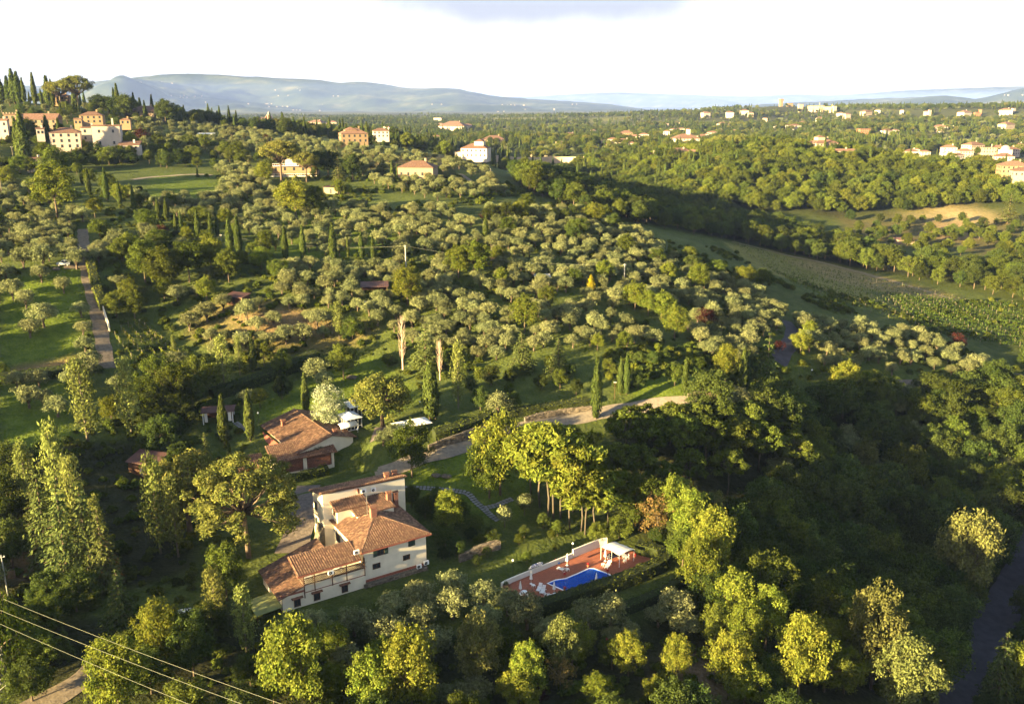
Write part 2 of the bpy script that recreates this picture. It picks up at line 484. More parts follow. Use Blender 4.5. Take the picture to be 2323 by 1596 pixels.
m_ground = bpy.data.materials.new('ground'); m_ground.use_nodes = True
n, l = m_ground.node_tree.nodes, m_ground.node_tree.links
b = n['Principled BSDF']; b.inputs['Roughness'].default_value = .95; b.inputs['Specular IOR Level'].default_value = .1
at = n.new('ShaderNodeAttribute'); at.attribute_name = 'landuse'
tc = n.new('ShaderNodeTexCoord')
t1 = n.new('ShaderNodeTexNoise'); t1.inputs['Scale'].default_value = .35; t1.inputs['Detail'].default_value = 8; t1.inputs['Roughness'].default_value = .7
l.new(tc.outputs['Object'], t1.inputs['Vector'])
r1 = n.new('ShaderNodeValToRGB')
r1.color_ramp.elements[0].position = .3; r1.color_ramp.elements[0].color = (.55, .62, .5, 1)
r1.color_ramp.elements[1].position = .7; r1.color_ramp.elements[1].color = (1.35, 1.25, 1.15, 1)
l.new(t1.outputs['Fac'], r1.inputs[0])
mx = n.new('ShaderNodeMix'); mx.data_type = 'RGBA'; mx.blend_type = 'MULTIPLY'; mx.inputs[0].default_value = 1
l.new(at.outputs['Color'], mx.inputs[6]); l.new(r1.outputs[0], mx.inputs[7])
t3 = n.new('ShaderNodeTexNoise'); t3.inputs['Scale'].default_value = 2.6; t3.inputs['Detail'].default_value = 5; t3.inputs['Roughness'].default_value = .75
l.new(tc.outputs['Object'], t3.inputs['Vector'])
r3 = n.new('ShaderNodeValToRGB'); r3.color_ramp.elements[0].position = .33; r3.color_ramp.elements[0].color = (.6, .62, .5, 1); r3.color_ramp.elements[1].position = .68; r3.color_ramp.elements[1].color = (1.3, 1.25, 1.2, 1)
l.new(t3.outputs['Fac'], r3.inputs[0])
mx3 = n.new('ShaderNodeMix'); mx3.data_type = 'RGBA'; mx3.blend_type = 'MULTIPLY'; mx3.inputs[0].default_value = 1
l.new(mx.outputs[2], mx3.inputs[6]); l.new(r3.outputs[0], mx3.inputs[7])
l.new(mx3.outputs[2], b.inputs['Base Color'])
t2 = n.new('ShaderNodeTexNoise'); t2.inputs['Scale'].default_value = 1.3; t2.inputs['Detail'].default_value = 6
l.new(tc.outputs['Object'], t2.inputs['Vector'])
bp = n.new('ShaderNodeBump'); bp.inputs['Strength'].default_value = .7; bp.inputs['Distance'].default_value = .5
l.new(t2.outputs['Fac'], bp.inputs['Height']); l.new(bp.outputs[0], b.inputs['Normal'])

ny, nx = GXX.shape
idx = np.arange(nx * ny).reshape(ny, nx)
faces = np.stack([idx[:-1, :-1], idx[:-1, 1:], idx[1:, 1:], idx[1:, :-1]], -1).reshape(-1, 4)
me = mesh_np('ground', np.stack([GXX, GYY, GH], -1).reshape(-1, 3), faces, [m_ground], True)
ca = me.color_attributes.new('landuse', 'FLOAT_COLOR', 'POINT')
ca.data.foreach_set('color', np.concatenate([col.reshape(-1, 3), np.ones((nx * ny, 1))], 1).astype(np.float32).ravel())
tag(link('ground', me), kind='structure')

# ------------------------------------------------------------------ distant hills
m_hill = bpy.data.materials.new('hill_woods'); m_hill.use_nodes = True
n, l = m_hill.node_tree.nodes, m_hill.node_tree.links
b = n['Principled BSDF']; b.inputs['Roughness'].default_value = 1; b.inputs['Specular IOR Level'].default_value = 0
tc = n.new('ShaderNodeTexCoord')
t1 = n.new('ShaderNodeTexNoise'); t1.inputs['Scale'].default_value = .0019; t1.inputs['Detail'].default_value = 9; t1.inputs['Roughness'].default_value = .62
l.new(tc.outputs['Object'], t1.inputs['Vector'])
r1 = n.new('ShaderNodeValToRGB')
r1.color_ramp.elements[0].position = .38; r1.color_ramp.elements[0].color = (.024, .038, .018, 1)
r1.color_ramp.elements[1].position = .72; r1.color_ramp.elements[1].color = (.16, .15, .07, 1)
e = r1.color_ramp.elements.new(.54); e.color = (.055, .07, .028, 1)
l.new(t1.outputs['Fac'], r1.inputs[0]); l.new(r1.outputs[0], b.inputs['Base Color'])

def vnoise(x, y, seed):
    g = np.random.default_rng(seed).random((64, 64))
    xi, yi = np.floor(x).astype(int), np.floor(y).astype(int)
    fx, fy = x - xi, y - yi
    fx, fy = fx * fx * (3 - 2 * fx), fy * fy * (3 - 2 * fy)
    a = g[yi % 64, xi % 64]; bb = g[yi % 64, (xi + 1) % 64]; c = g[(yi + 1) % 64, xi % 64]; d = g[(yi + 1) % 64, (xi + 1) % 64]
    return (a * (1 - fx) + bb * fx) * (1 - fy) + (c * (1 - fx) + d * fx) * fy

def fbm(x, y, seed, oct=5):
    s = 0; a = .5
    for k in range(oct):
        s = s + a * (vnoise(x * 2 ** k, y * 2 ** k, seed + k) - .5); a *= .5
    return s

HILLS = {}
def hill(name, sky, dist, depth_front, depth_back, foot, seed, rough=.16, nx=300, ny=70):
    """a hill whose crest follows the surveyed skyline (picture x, picture y) at a given distance"""
    xs = np.array([p[0] for p in sky], float); ys = np.array([p[1] for p in sky], float)
    pxs = np.linspace(xs[0], xs[-1], nx)
    pys = np.interp(pxs, xs, ys)
    k = np.ones(9) / 9
    pys = np.convolve(np.pad(pys, 4, mode='edge'), k, 'valid')
    crest = np.array([place_z(a, c, dist / CP) for a, c in zip(pxs, pys)])
    rows = []
    ts = np.concatenate([np.linspace(-1, 0, int(ny * .75)), np.linspace(0, 1, int(ny * .25) + 1)[1:]])
    for t in ts:
        Yo = t * (depth_front if t < 0 else depth_back)
        prof = (1 - abs(t)) if t > 0 else (1 + t)
        prof = prof ** 1.25 if t < 0 else prof
        sc_ = (dist + Yo) / dist
        X = crest[:, 0] * (1 if t >= 0 else (1 + (sc_ - 1) * .6))
        Y = crest[:, 1] + Yo + 420 * np.sin(crest[:, 0] * .0006 + seed)
        amp = (crest[:, 2] - foot)
        relief = fbm(X / 1500, Y / 1500, seed) * rough * 9 * np.clip(-t * 3, 0, 1) * np.clip((1 + t) * 4, 0, 1)
        H = foot + amp * prof + np.abs(amp) * relief
        spur = np.abs(2 * vnoise(X / 1500 + .5 * Y / 2600 + seed, Y / 5200 + seed * .7, seed + 31) - 1) + .5 * np.abs(2 * vnoise(X / 620 + seed, Y / 1500, seed + 37) - 1)
        H = H - np.abs(amp) * .34 * (1 - spur / 1.5) * np.clip(-t * 2.6, 0, 1) * np.clip((1 + t) * 3, 0, 1)
        H = H + fbm(X / 170, Y / 170, seed + 9, 3) * 26
        rows.append(np.stack([X, Y, H], -1))
    V = np.array(rows); nyy = V.shape[0]
    ii = np.arange(nyy * nx).reshape(nyy, nx)
    fc = np.stack([ii[:-1, :-1], ii[:-1, 1:], ii[1:, 1:], ii[1:, :-1]], -1).reshape(-1, 4)
    HILLS[name] = V
    return tag(link(name, mesh_np(name, V.reshape(-1, 3), fc, [m_hill], True)), kind='structure')
hill('hills', [(-900, 240), (-500, 215), (-100, 190), (90, 195), (215, 182), (300, 172), (376, 164), (440, 168), (486, 166), (520, 172), (575, 172), (640, 178), (690, 179), (755, 186), (800, 190), (850, 193), (910, 200), (960, 202), (1022, 200), (1070, 207), (1110, 217), (1160, 222), (1250, 228), (1330, 232), (1400, 239), (1470, 248), (1530, 262), (1620, 275)], 13500, 6000, 2500, -20, 5)
hill('hills', [(-300, 262), (250, 236), (318, 220), (345, 206), (375, 207), (420, 216), (500, 224), (560, 232), (640, 244), (760, 262), (900, 275)], 10500, 2800, 1500, -20, 15, nx=160, ny=50)
hill('hills', [(600, 215), (770, 187), (825, 184), (900, 196), (1000, 215), (1160, 221), (1220, 219), (1300, 214), (1380, 209), (1460, 212), (1560, 216), (1700, 220), (1800, 214), (1900, 218), (2060, 205), (2200, 200), (2330, 196), (2500, 190), (2900, 200), (3400, 225)], 30000, 7000, 3000, -20, 25)
hill('hills', [(1560, 258), (1700, 240), (1800, 234), (1900, 229), (1990, 224), (2060, 221), (2110, 221), (2170, 228), (2230, 240), (2330, 250)], 12500, 2800, 2000, -20, 37, nx=160, ny=50)
hill('hills', [(1900, 245), (2040, 225), (2080, 218), (2124, 217), (2160, 226), (2200, 224), (2240, 209), (2290, 199), (2340, 198), (2450, 190), (2700, 196), (3100, 232)], 10200, 2800, 2000, -20, 45, nx=160, ny=50)

# ------------------------------------------------------------------ haze
mh = bpy.data.materials.new('haze'); mh.use_nodes = True
n, l = mh.node_tree.nodes, mh.node_tree.links
n.clear()
o = n.new('ShaderNodeOutputMaterial'); pv = n.new('ShaderNodeVolumePrincipled')
pv.inputs['Color'].default_value = (.31, .45, 1.0, 1)
pv.inputs['Density'].default_value = 3.6e-5
pv.inputs['Anisotropy'].default_value = 0.0
l.new(pv.outputs[0], o.inputs['Volume'])
mh.cycles.volume_sampling = 'DISTANCE'
mh.cycles.homogeneous_volume = True
zmin = min(float(GH.min()), -60) - 40
zmax = max(v[..., 2].max() for v in HILLS.values()) + 30
hz = MB().box(-45000, 45000, -3000, 42000, zmin, zmax).build('haze', mh)
tag(hz, kind='stuff')
# ------------------------------------------------------------------ foliage building blocks
def unit(v): return v / (np.linalg.norm(v, axis=-1, keepdims=True) + 1e-9)

def leaf_quads(c, nrm, size, aspect=.6, up=None, rng=RNG):
    """one bent-free quad per leaf spray; nrm = facing, up = optional long axis"""
    n = len(c)
    nrm = unit(nrm)
    a = rng.normal(size=(n, 3)) if up is None else np.asarray(up) + rng.normal(size=(n, 3)) * .25
    a = unit(a - (a * nrm).sum(1, keepdims=True) * nrm)
    b = np.cross(nrm, a)
    s = size * rng.uniform(.6, 1.35, (n, 1))
    a = a * s * .5; b = b * s * .5 * aspect
    tip = a * 1.25
    v = np.stack([c - a, c - b, c + tip, c + b], 1).reshape(-1, 3)
    f = np.arange(n * 4).reshape(n, 4)
    return v, f

def lobe_leaves(lobes, n_sprig, per, sigma, size, aspect=.6, shell=(.55, 1.02), flat=1.0, outw=.9, rng=RNG, clip_low=None):
    """sprigs on the shells of ellipsoid lobes: lobes = (x, y, z, r) rows"""
    lobes = np.asarray(lobes, float)
    w = lobes[:, 3] ** 2; w /= w.sum()
    k = rng.choice(len(lobes), n_sprig, p=w)
    d = unit(rng.normal(size=(n_sprig, 3)))
    d[:, 2] = np.where(rng.random(n_sprig) < .55, np.abs(d[:, 2]), d[:, 2])
    rr = lobes[k, 3:4] * rng.uniform(*shell, (n_sprig, 1))
    c = lobes[k, :3] + d * rr * np.array([1, 1, flat])
    c = np.repeat(c, per, 0) + rng.normal(size=(n_sprig * per, 3)) * sigma
    nn = np.repeat(d, per, 0) * outw + rng.normal(size=(n_sprig * per, 3)) * .6
    nn[:, 2] += .25
    return leaf_quads(c, nn, size, aspect, rng=rng)

def merge(parts):
    V, Fq, n = [], [], 0
    for v, f in parts:
        V.append(v); Fq.append(f + n); n += len(v)
    return np.concatenate(V), np.concatenate(Fq)

def limb_mb(base_pts, r0, r1, limbs, n=6):
    mb = MB()
    k = len(base_pts)
    mb.tube(base_pts, [r0 + (r1 - r0) * i / max(k - 1, 1) for i in range(k)], n)
    for p in limbs:
        mb.tube(p, [r1 * .75, r1 * .5, r1 * .2][:len(p)] if len(p) <= 3 else list(np.linspace(r1 * .75, r1 * .15, len(p))), 5)
    return mb

M = {}
M['bark'] = mat('bark', (.16, .12, .085), .95, .45, 3.0, bump=.6, bscale=6)
M['pale_bark'] = mat('pale_bark', (.22, .185, .14), .9, .4, 3.0, bump=.4, bscale=6)
M['grey_bark'] = mat('grey_bark', (.105, .088, .066), .9, .4, 3.0)
M['bleached_wood'] = mat('bleached_wood', (.62, .46, .36), .9, .35, 4.0)
M['olive_leaf'] = leaf_mat('olive_leaf', (.222, .236, .108), .016, .28, .25, (.122, .140, .058))
M['spring_leaf'] = leaf_mat('spring_leaf', (.175, .185, .030), .016, .28, .35, (.095, .130, .020))
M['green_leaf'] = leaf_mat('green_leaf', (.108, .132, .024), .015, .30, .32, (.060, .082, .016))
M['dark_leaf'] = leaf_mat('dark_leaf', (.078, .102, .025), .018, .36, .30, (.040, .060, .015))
M['cypress_leaf'] = leaf_mat('cypress_leaf', (.075, .096, .024), .015, .22, .10, (.038, .056, .014))
M['poplar_leaf'] = leaf_mat('poplar_leaf', (.205, .225, .060), .018, .2, .3, (.135, .160, .040))
M['fir_leaf'] = leaf_mat('fir_leaf', (.105, .122, .036), .025, .25, .12, (.055, .072, .022))
M['pine_leaf'] = leaf_mat('pine_leaf', (.175, .165, .042), .012, .18, .18, (.090, .110, .026))
M['pale_leaf'] = leaf_mat('pale_leaf', (.150, .155, .050), .02, .22, .3, (.085, .10, .03))
M['red_leaf'] = leaf_mat('red_leaf', (.075, .026, .020), .012, .3, .25, (.034, .014, .012))
M['yellow_leaf'] = leaf_mat('yellow_leaf', (.32, .27, .018), .008, .1, .3, (.22, .19, .014))
M['orange_needle'] = leaf_mat('orange_needle', (.34, .125, .035), .010, .1, .2, (.16, .10, .035))
M['brown_leaf'] = leaf_mat('brown_leaf', (.23, .165, .060), .015, .2, .3, (.15, .12, .04))
M['white_flower'] = leaf_mat('white_flower', (.52, .54, .38), .01, .1, .3, (.14, .18, .05))
M['hedge_leaf'] = leaf_mat('hedge_leaf', (.070, .100, .020), .012, .2, .25, (.038, .060, .012))
M['willow_leaf'] = leaf_mat('willow_leaf', (.125, .155, .022), .012, .2, .35, (.075, .10, .016))

# each template: (trunk mesh, crown mesh, nominal height)
TPL = {}
def template(kind, trunk_mb, crown, height, bark, leaf):
    v, f = crown
    tm = trunk_mb.mesh(kind + '_trunk', M[bark], True)
    cm = mesh_np(kind + '_crown', v, f, [M[leaf]])
    TPL.setdefault(kind, []).append((tm, cm, height))

def lobes_in(rng, n, rx, rz, cz, r0, r1, low=-.5, jit=.25):
    L = []
    for i in range(n):
        u = (i + .5) / n
        zz = 1 - (1 - low) * u
        th = i * 2.399963 + rng.uniform(-.5, .5)
        q = math.sqrt(max(0, 1 - zz * zz)) * rng.uniform(1 - jit, 1 + jit * .6)
        L.append((rx * q * math.cos(th), rx * q * math.sin(th), cz + rz * zz * rng.uniform(.85, 1.05), rng.uniform(r0, r1)))
    return L

def make_olive(seed):
    rng = np.random.default_rng(seed)
    L = lobes_in(rng, 13, 1.75, 1.25, 2.75, .65, 1.05, -.45, .35)
    L += [(rng.uniform(-.8, .8), rng.uniform(-.8, .8), 2.9, 1.1) for _ in range(2)]
    L += [(rng.uniform(-2, 2), rng.uniform(-2, 2), rng.uniform(1.9, 3.9), rng.uniform(.25, .5)) for _ in range(7)]
    c = lobe_leaves(L, 950, 4, .18, .31, .45, (.6, 1.12), .9, .8, rng)
    lim = [[(0, 0, .8), (x * .5, y * .5, z * .7), (x * .9, y * .9, z)] for x, y, z, r in L[:6]]
    template('olive_tree', limb_mb([(0, 0, -.4), (.05, .1, .4), (0, 0, 1.0)], .28, .17, lim), c, 4.4, 'bark', 'olive_leaf')

def make_broad(kind, seed, leaf, n=26, rx=3.4, rz=3.6, cz=6.0, H=10.0, r0=.6, r1=1.55, low=-.75, sprig=2700, per=4, size=.34, jit=.45, flat=.85, bark='bark', tr=.22):
    rng = np.random.default_rng(seed)
    L = lobes_in(rng, n, rx, rz, cz, r0, r1, low, jit)
    for a_, e_ in zip(rng.uniform(0, 6.28, 22), rng.uniform(-.6, 1.45, 22)):      # stray leaders and side sprays breaking the outline
        q_ = rng.uniform(1.0, 1.38)
        L.append((rx * q_ * math.cos(a_) * math.cos(e_), rx * q_ * math.sin(a_) * math.cos(e_), cz + rz * q_ * .95 * math.sin(e_), rng.uniform(.35, .75)))
    L += [(rng.uniform(-rx, rx) * .35, rng.uniform(-rx, rx) * .35, cz + rng.uniform(-.5, .4) * rz, r1 * 1.1) for _ in range(4)]
    c = lobe_leaves(L, sprig, per, .26, size, .6, (.55, 1.1), flat, .85, rng)
    t0 = cz - rz * .55
    lim = [[(0, 0, t0), (x * .45, y * .45, t0 + (z - t0) * .55), (x * .92, y * .92, z)] for x, y, z, r in L[2:13]]
    template(kind, limb_mb([(0, 0, -.6), (.08, .05, t0 * .5), (0, 0, t0), (.1, 0, cz)], tr, tr * .5, lim), c, H, bark, leaf)

def make_tall(seed):           # high bare stems, feathery sprays carried in plates at the top
    rng = np.random.default_rng(seed)
    L = lobes_in(rng, 26, 3.5, 3.0, 8.2, .6, 1.15, -.75, .4)
    c = lobe_leaves(L, 1150, 5, .22, .62, .42, (.5, 1.1), .5, .6, rng)
    lim = [[(.2, 0, 5.6), (x * .5, y * .5, 6.2 + (z - 6) * .45), (x * .95, y * .95, z)] for x, y, z, r in L[:16]]
    template('tall_tree', limb_mb([(0, 0, -.6), (.15, .1, 2.5), (.1, -.1, 4.5), (.2, 0, 6.2)], .13, .10, lim), c, 12, 'grey_bark', 'spring_leaf')

def make_spindle(kind, seed, H, R, leaf, sprig, size, ragged, base=.06, bark='bark', aspect=.35, shape=1.0, lo=0.0, peak=.33):
    rng = np.random.default_rng(seed)
    n = sprig
    t = rng.random(n) ** .85
    prof = np.where(t < peak, .55 + .45 * np.sin(t / peak * math.pi / 2), np.cos((t - peak) / (1 - peak) * math.pi / 2) ** shape)
    th = rng.uniform(0, 2 * math.pi, n)
    wob = 1 + ragged * (np.sin(th * 3 + t * 17 + seed) * .5 + np.sin(th * 5 - t * 31 + seed * 2) * .5)
    r = R * prof * wob * rng.uniform(.72, 1.06, n)
    z = H * (base + (1 - base) * t)
    c = np.stack([r * np.cos(th), r * np.sin(th), z], 1)
    d = np.stack([np.cos(th), np.sin(th), np.full(n, .35)], 1)
    k = 3
    c = np.repeat(c, k, 0) + rng.normal(size=(n * k, 3)) * np.array([.10, .10, .22]) * (size / .45)
    d = np.repeat(d, k, 0) + rng.normal(size=(n * k, 3)) * .35
    up = np.tile(np.array([0, 0, 1.0]), (n * k, 1)) + np.repeat(np.stack([np.cos(th), np.sin(th), 0 * th], 1), k, 0) * .35
    cr = leaf_quads(c, d, size, aspect, up, rng)
    mb = MB().tube([(0, 0, -.5), (0, 0, H * .4), (0, 0, H * .9)], [R * .17 + .05, R * .10 + .03, .03], 6)
    template(kind, mb, cr, H, bark, leaf)

def make_poplar(seed):
    rng = np.random.default_rng(seed)
    H = 15.0; parts = []; lim = []
    for i in range(34):
        t = .10 + .84 * i / 34
        th = i * 2.4 + rng.uniform(-.4, .4)
        rr = 1.9 * math.sin(min(1, (t + .10) / .42) * math.pi / 2) * math.cos(max(0, t - .40) / .6 * math.pi / 2) ** .8 * rng.uniform(.75, 1.15)
        z0, z1 = H * t, min(H * (t + .17), H)
        p1 = np.array([rr * math.cos(th), rr * math.sin(th), z1])
        lim.append([(0, 0, z0), (p1[0] * .7, p1[1] * .7, z0 + (z1 - z0) * .5), tuple(p1)])
        m = 58
        s = rng.random((m, 1)) ** .7
        c = np.array([0, 0, z0]) * (1 - s) + p1 * s + np.array([p1[0], p1[1], 0]) * .25 * np.sin(s * 3.1) + rng.normal(size=(m, 3)) * np.array([.34, .34, .5])
        d = np.array([math.cos(th), math.sin(th), .2]) + rng.normal(size=(m, 3)) * .7
        parts.append(leaf_quads(c, d, .50, .5, np.tile([p1[0] * .3, p1[1] * .3, 1.0], (m, 1)), rng))
    template('poplar', limb_mb([(0, 0, -.5), (0, 0, H * .5), (0, 0, H * .95)], .22, .05, lim, 6), merge(parts), H, 'pale_bark', 'poplar_leaf')

def make_bare(seed):
    rng = np.random.default_rng(seed)
    H = 15.0; mb = MB().tube([(0, 0, -.5), (.05, 0, H * .4), (0, .05, H)], [.26, .16, .04], 6)
    for i in range(34):
        t = .14 + .74 * i / 34
        th = i * 2.4
        rr = 1.75 * math.sin(min(1, (t + .1) / .45) * math.pi / 2) * math.cos(max(0, t - .4) / .6 * math.pi / 2) ** .6 * rng.uniform(.7, 1.1)
        z0, z1 = H * t, min(H * (t + rng.uniform(.18, .30)), H * 1.0)
        x, y = rr * math.cos(th), rr * math.sin(th)
        mb.tube([(0, 0, z0), (x * .7, y * .7, z0 + (z1 - z0) * .45), (x, y, z1)], [.055, .038, .014], 4)
        for q in range(2):
            s = rng.uniform(.3, .8); a = rng.uniform(0, 6.28)
            bx, by, bz = x * s, y * s, z0 + (z1 - z0) * s
            mb.tube([(bx, by, bz), (bx + .35 * math.cos(a), by + .35 * math.sin(a), bz + 1.3)], [.025, .010], 3)
    return mb, H

def make_conifer(kind, seed, H=14.0, R=3.6, leaf='fir_leaf', droop=.25, tiers=15, dens=30, gap=.0, size=.52):
    rng = np.random.default_rng(seed)
    parts = []; lim = []
    for i in range(tiers):
        t = i / (tiers - 1)
        z = H * (.12 + .86 * t)
        rad = R * (1 - t) ** .8 * rng.uniform(.85, 1.12) + .25
        nb = max(4, int(11 * (1 - t) + 4))
        for k in range(nb):
            if rng.random() < gap: continue
            th = 2 * math.pi * (k + rng.uniform(-.3, .3)) / nb + i * 1.1
            rr = rad * rng.uniform(.7, 1.1)
            tip = np.array([rr * math.cos(th), rr * math.sin(th), z - droop * rr])
            m = max(6, int(dens * (rr / R) + 5))
            s = rng.uniform(.2, 1.05, (m, 1))
            wid = .42 * np.sin(np.clip(s, 0, 1) * 2.6 + .3) * (rr / R + .3) + .06
            c = np.array([0, 0, z]) * (1 - s) + tip * s + rng.normal(size=(m, 3)) * np.concatenate([wid, wid, wid * .35], 1)
            c[:, 2] += .25 * np.sin(s[:, 0] * 3) * rr * .2
            d = np.array([math.cos(th) * .4, math.sin(th) * .4, .9]) + rng.normal(size=(m, 3)) * .45
            parts.append(leaf_quads(c, d, size, .5, np.tile(tip - np.array([0, 0, z]), (m, 1)), rng))
            if k % 2 == 0: lim.append([(0, 0, z), tuple(tip * .9 + np.array([0, 0, z]) * .1)])
    mb = MB().tube([(0, 0, -.6), (0, 0, H * .5), (0, 0, H * .97)], [.26, .15, .03], 6)
    for p in lim: mb.tube(p, [.05, .02], 3)
    template(kind, mb, merge(parts), H, 'bark', leaf)

def make_stone_pine(kind, seed, H=14.0, R=6.6, dome=.42, nl=46, sprig=2600, lean=.0, cz=None, low=-.12):
    rng = np.random.default_rng(seed)
    cz = cz or H * .70
    rz = H - cz - .5
    L = lobes_in(rng, nl, R, rz, cz, .75, 1.45, low, .22)
    L += [(R * .6 * math.cos(a), R * .6 * math.sin(a), cz - .4 + rng.uniform(-.6, .5), 1.1) for a in np.linspace(0, 6.0, 9)]
    L += [(R * .75 * math.sqrt(rng.random()) * math.cos(a), R * .75 * math.sqrt(rng.random()) * math.sin(a), cz + rz * rng.uniform(.25, .8), 1.2) for a in rng.uniform(0, 6.28, nl // 3)]
    c = lobe_leaves(L, int(sprig * 1.25), 5, .20, .42, .42, (.55, 1.08), .62, .9, rng)
    f = H * .42
    lim = [[(lean * .5, 0, f + rng.uniform(0, 1.2)), (x * .5, y * .5, f + (z - f) * .5), (x * .9, y * .9, z - r * .3)] for x, y, z, r in L[::2]]
    template(kind, limb_mb([(0, 0, -.6), (lean * .3, 0, H * .22), (lean * .5, 0, f), (lean * .6, .2, H * .6)], .42, .24, lim, 8), c, H, 'bark', 'pine_leaf')

def make_willow(seed):
    rng = np.random.default_rng(seed)
    parts = []; lim = []
    for i in range(70):
        th = i * 2.4; q = math.sqrt((i + .5) / 70)
        x, y = 4.2 * q * math.cos(th), 4.2 * q * math.sin(th)
        ztop = 9.5 * math.sqrt(max(.05, 1 - .75 * q * q)) + rng.uniform(-.5, .6)
        ln = rng.uniform(2.5, 6.5) * (.45 + .55 * q)
        m = int(ln * 16)
        s = rng.random((m, 1))
        c = np.array([x, y, ztop]) + np.concatenate([s * .5 * math.cos(th), s * .5 * math.sin(th), -s * ln], 1) + rng.normal(size=(m, 3)) * .22
        d = np.array([math.cos(th), math.sin(th), .15]) + rng.normal(size=(m, 3)) * .5
        parts.append(leaf_quads(c, d, .55, .3, np.tile([0, 0, -1.0], (m, 1)), rng))
        if i % 4 == 0: lim.append([(0, 0, 3.0), (x * .5, y * .5, ztop * .8), (x, y, ztop)])
    template('willow', limb_mb([(0, 0, -.6), (.1, 0, 2.0), (0, 0, 4.0)], .35, .2, lim), merge(parts), 10, 'bark', 'willow_leaf')

def make_shrub(kind, seed, leaf, sprig=330, size=.40):
    rng = np.random.default_rng(seed)
    L = lobes_in(rng, 9, 1.0, .75, .75, .4, .75, -.3, .4)
    c = lobe_leaves(L, sprig, 4, .18, size, .6, (.5, 1.1), .9, .8, rng)
    mb = MB()
    for i in range(5):
        a = i * 1.3
        mb.tube([(0, 0, -.3), (.3 * math.cos(a), .3 * math.sin(a), .5), (.7 * math.cos(a), .7 * math.sin(a), 1.0)], [.05, .04, .02], 4)
    template(kind, mb, c, 1.9, 'bark', leaf)

for s in range(6): make_olive(100 + s)
for s in range(5): make_broad('spring_tree', 200 + s, 'spring_leaf', n=24 + s, rx=3.3 + .25 * (s % 3), rz=3.7, cz=5.9)
for s in range(6): make_broad('green_tree', 230 + s, 'green_leaf', n=22 + 2 * s, rx=3.3 + .3 * (s % 3), rz=3.5 + .2 * (s % 2), cz=5.8, low=-.8)
for s in range(4): make_broad('dark_tree', 260 + s, 'dark_leaf', n=26, rx=3.5, rz=3.6, cz=5.6, low=-.85)
for s in range(2): make_broad('red_tree', 280 + s, 'red_leaf', n=18, rx=3.6, rz=3.4, cz=5.2, low=-.8, sprig=1000)
for s in range(2): make_broad('brown_tree', 285 + s, 'brown_leaf', n=20, rx=3.6, rz=3.2, cz=5.4, low=-.8, sprig=700, jit=.45, bark='pale_bark')
make_broad('flowering_tree', 290, 'white_flower', n=28, rx=3.2, rz=4.1, cz=5.2, low=-.9, sprig=1700)
for s in range(3): make_tall(300 + s)
for s in range(4): make_spindle('cypress', 320 + s, 12, .95 + .08 * s, 'cypress_leaf', 1300, .55, .10 + .04 * s)
for s in range(3): make_poplar(340 + s)
for s in range(3): make_conifer('fir_tree', 360 + s, 14, 3.4 + .3 * s, 'fir_leaf', .22 + .05 * s)
make_conifer('cedar', 366, 14, 4.6, 'fir_leaf', .12, 11, 44, .12, .6)
make_conifer('yellow_fir', 370, 9, 2.8, 'poplar_leaf', .18, 12, 22)
make_conifer('orange_fir', 372, 11, 2.6, 'orange_needle', .2, 13, 14, .3)
make_stone_pine('big_pine', 380, 16, 7.6, nl=70, sprig=4200, cz=9.2, low=-.55, lean=.4)
make_stone_pine('stone_pine', 381, 13, 5.6, nl=40, sprig=1900)
make_stone_pine('stone_pine', 382, 13, 5.2, nl=36, sprig=1800)
make_stone_pine('round_pine', 383, 10, 4.6, nl=44, sprig=2300, cz=5.3, low=-.55)
make_willow(390)
for s in range(3): make_shrub('shrub', 400 + s, 'green_leaf')
for s in range(2): make_shrub('dark_shrub', 410 + s, 'dark_leaf')
for s in range(2): make_shrub('bright_shrub', 420 + s, 'spring_leaf')
make_shrub('red_shrub', 430, 'red_leaf')
make_shrub('grey_shrub', 431, 'olive_leaf')
make_spindle('yellow_shrub', 435, 5, 1.25, 'yellow_leaf', 900, .45, .10, aspect=.5, shape=.8, peak=.25)
# trimmed ball on a short stem
rng_ = np.random.default_rng(440)
template('trimmed_tree', MB().tube([(0, 0, -.3), (0, 0, 2.0)], [.09, .07], 6), lobe_leaves([(0, 0, 2.6, 1.35), (.2, .1, 2.9, 1.2)], 620, 4, .14, .32, .6, (.85, 1.02), .9, 1.0, rng_), 4.0, 'bark', 'olive_leaf')

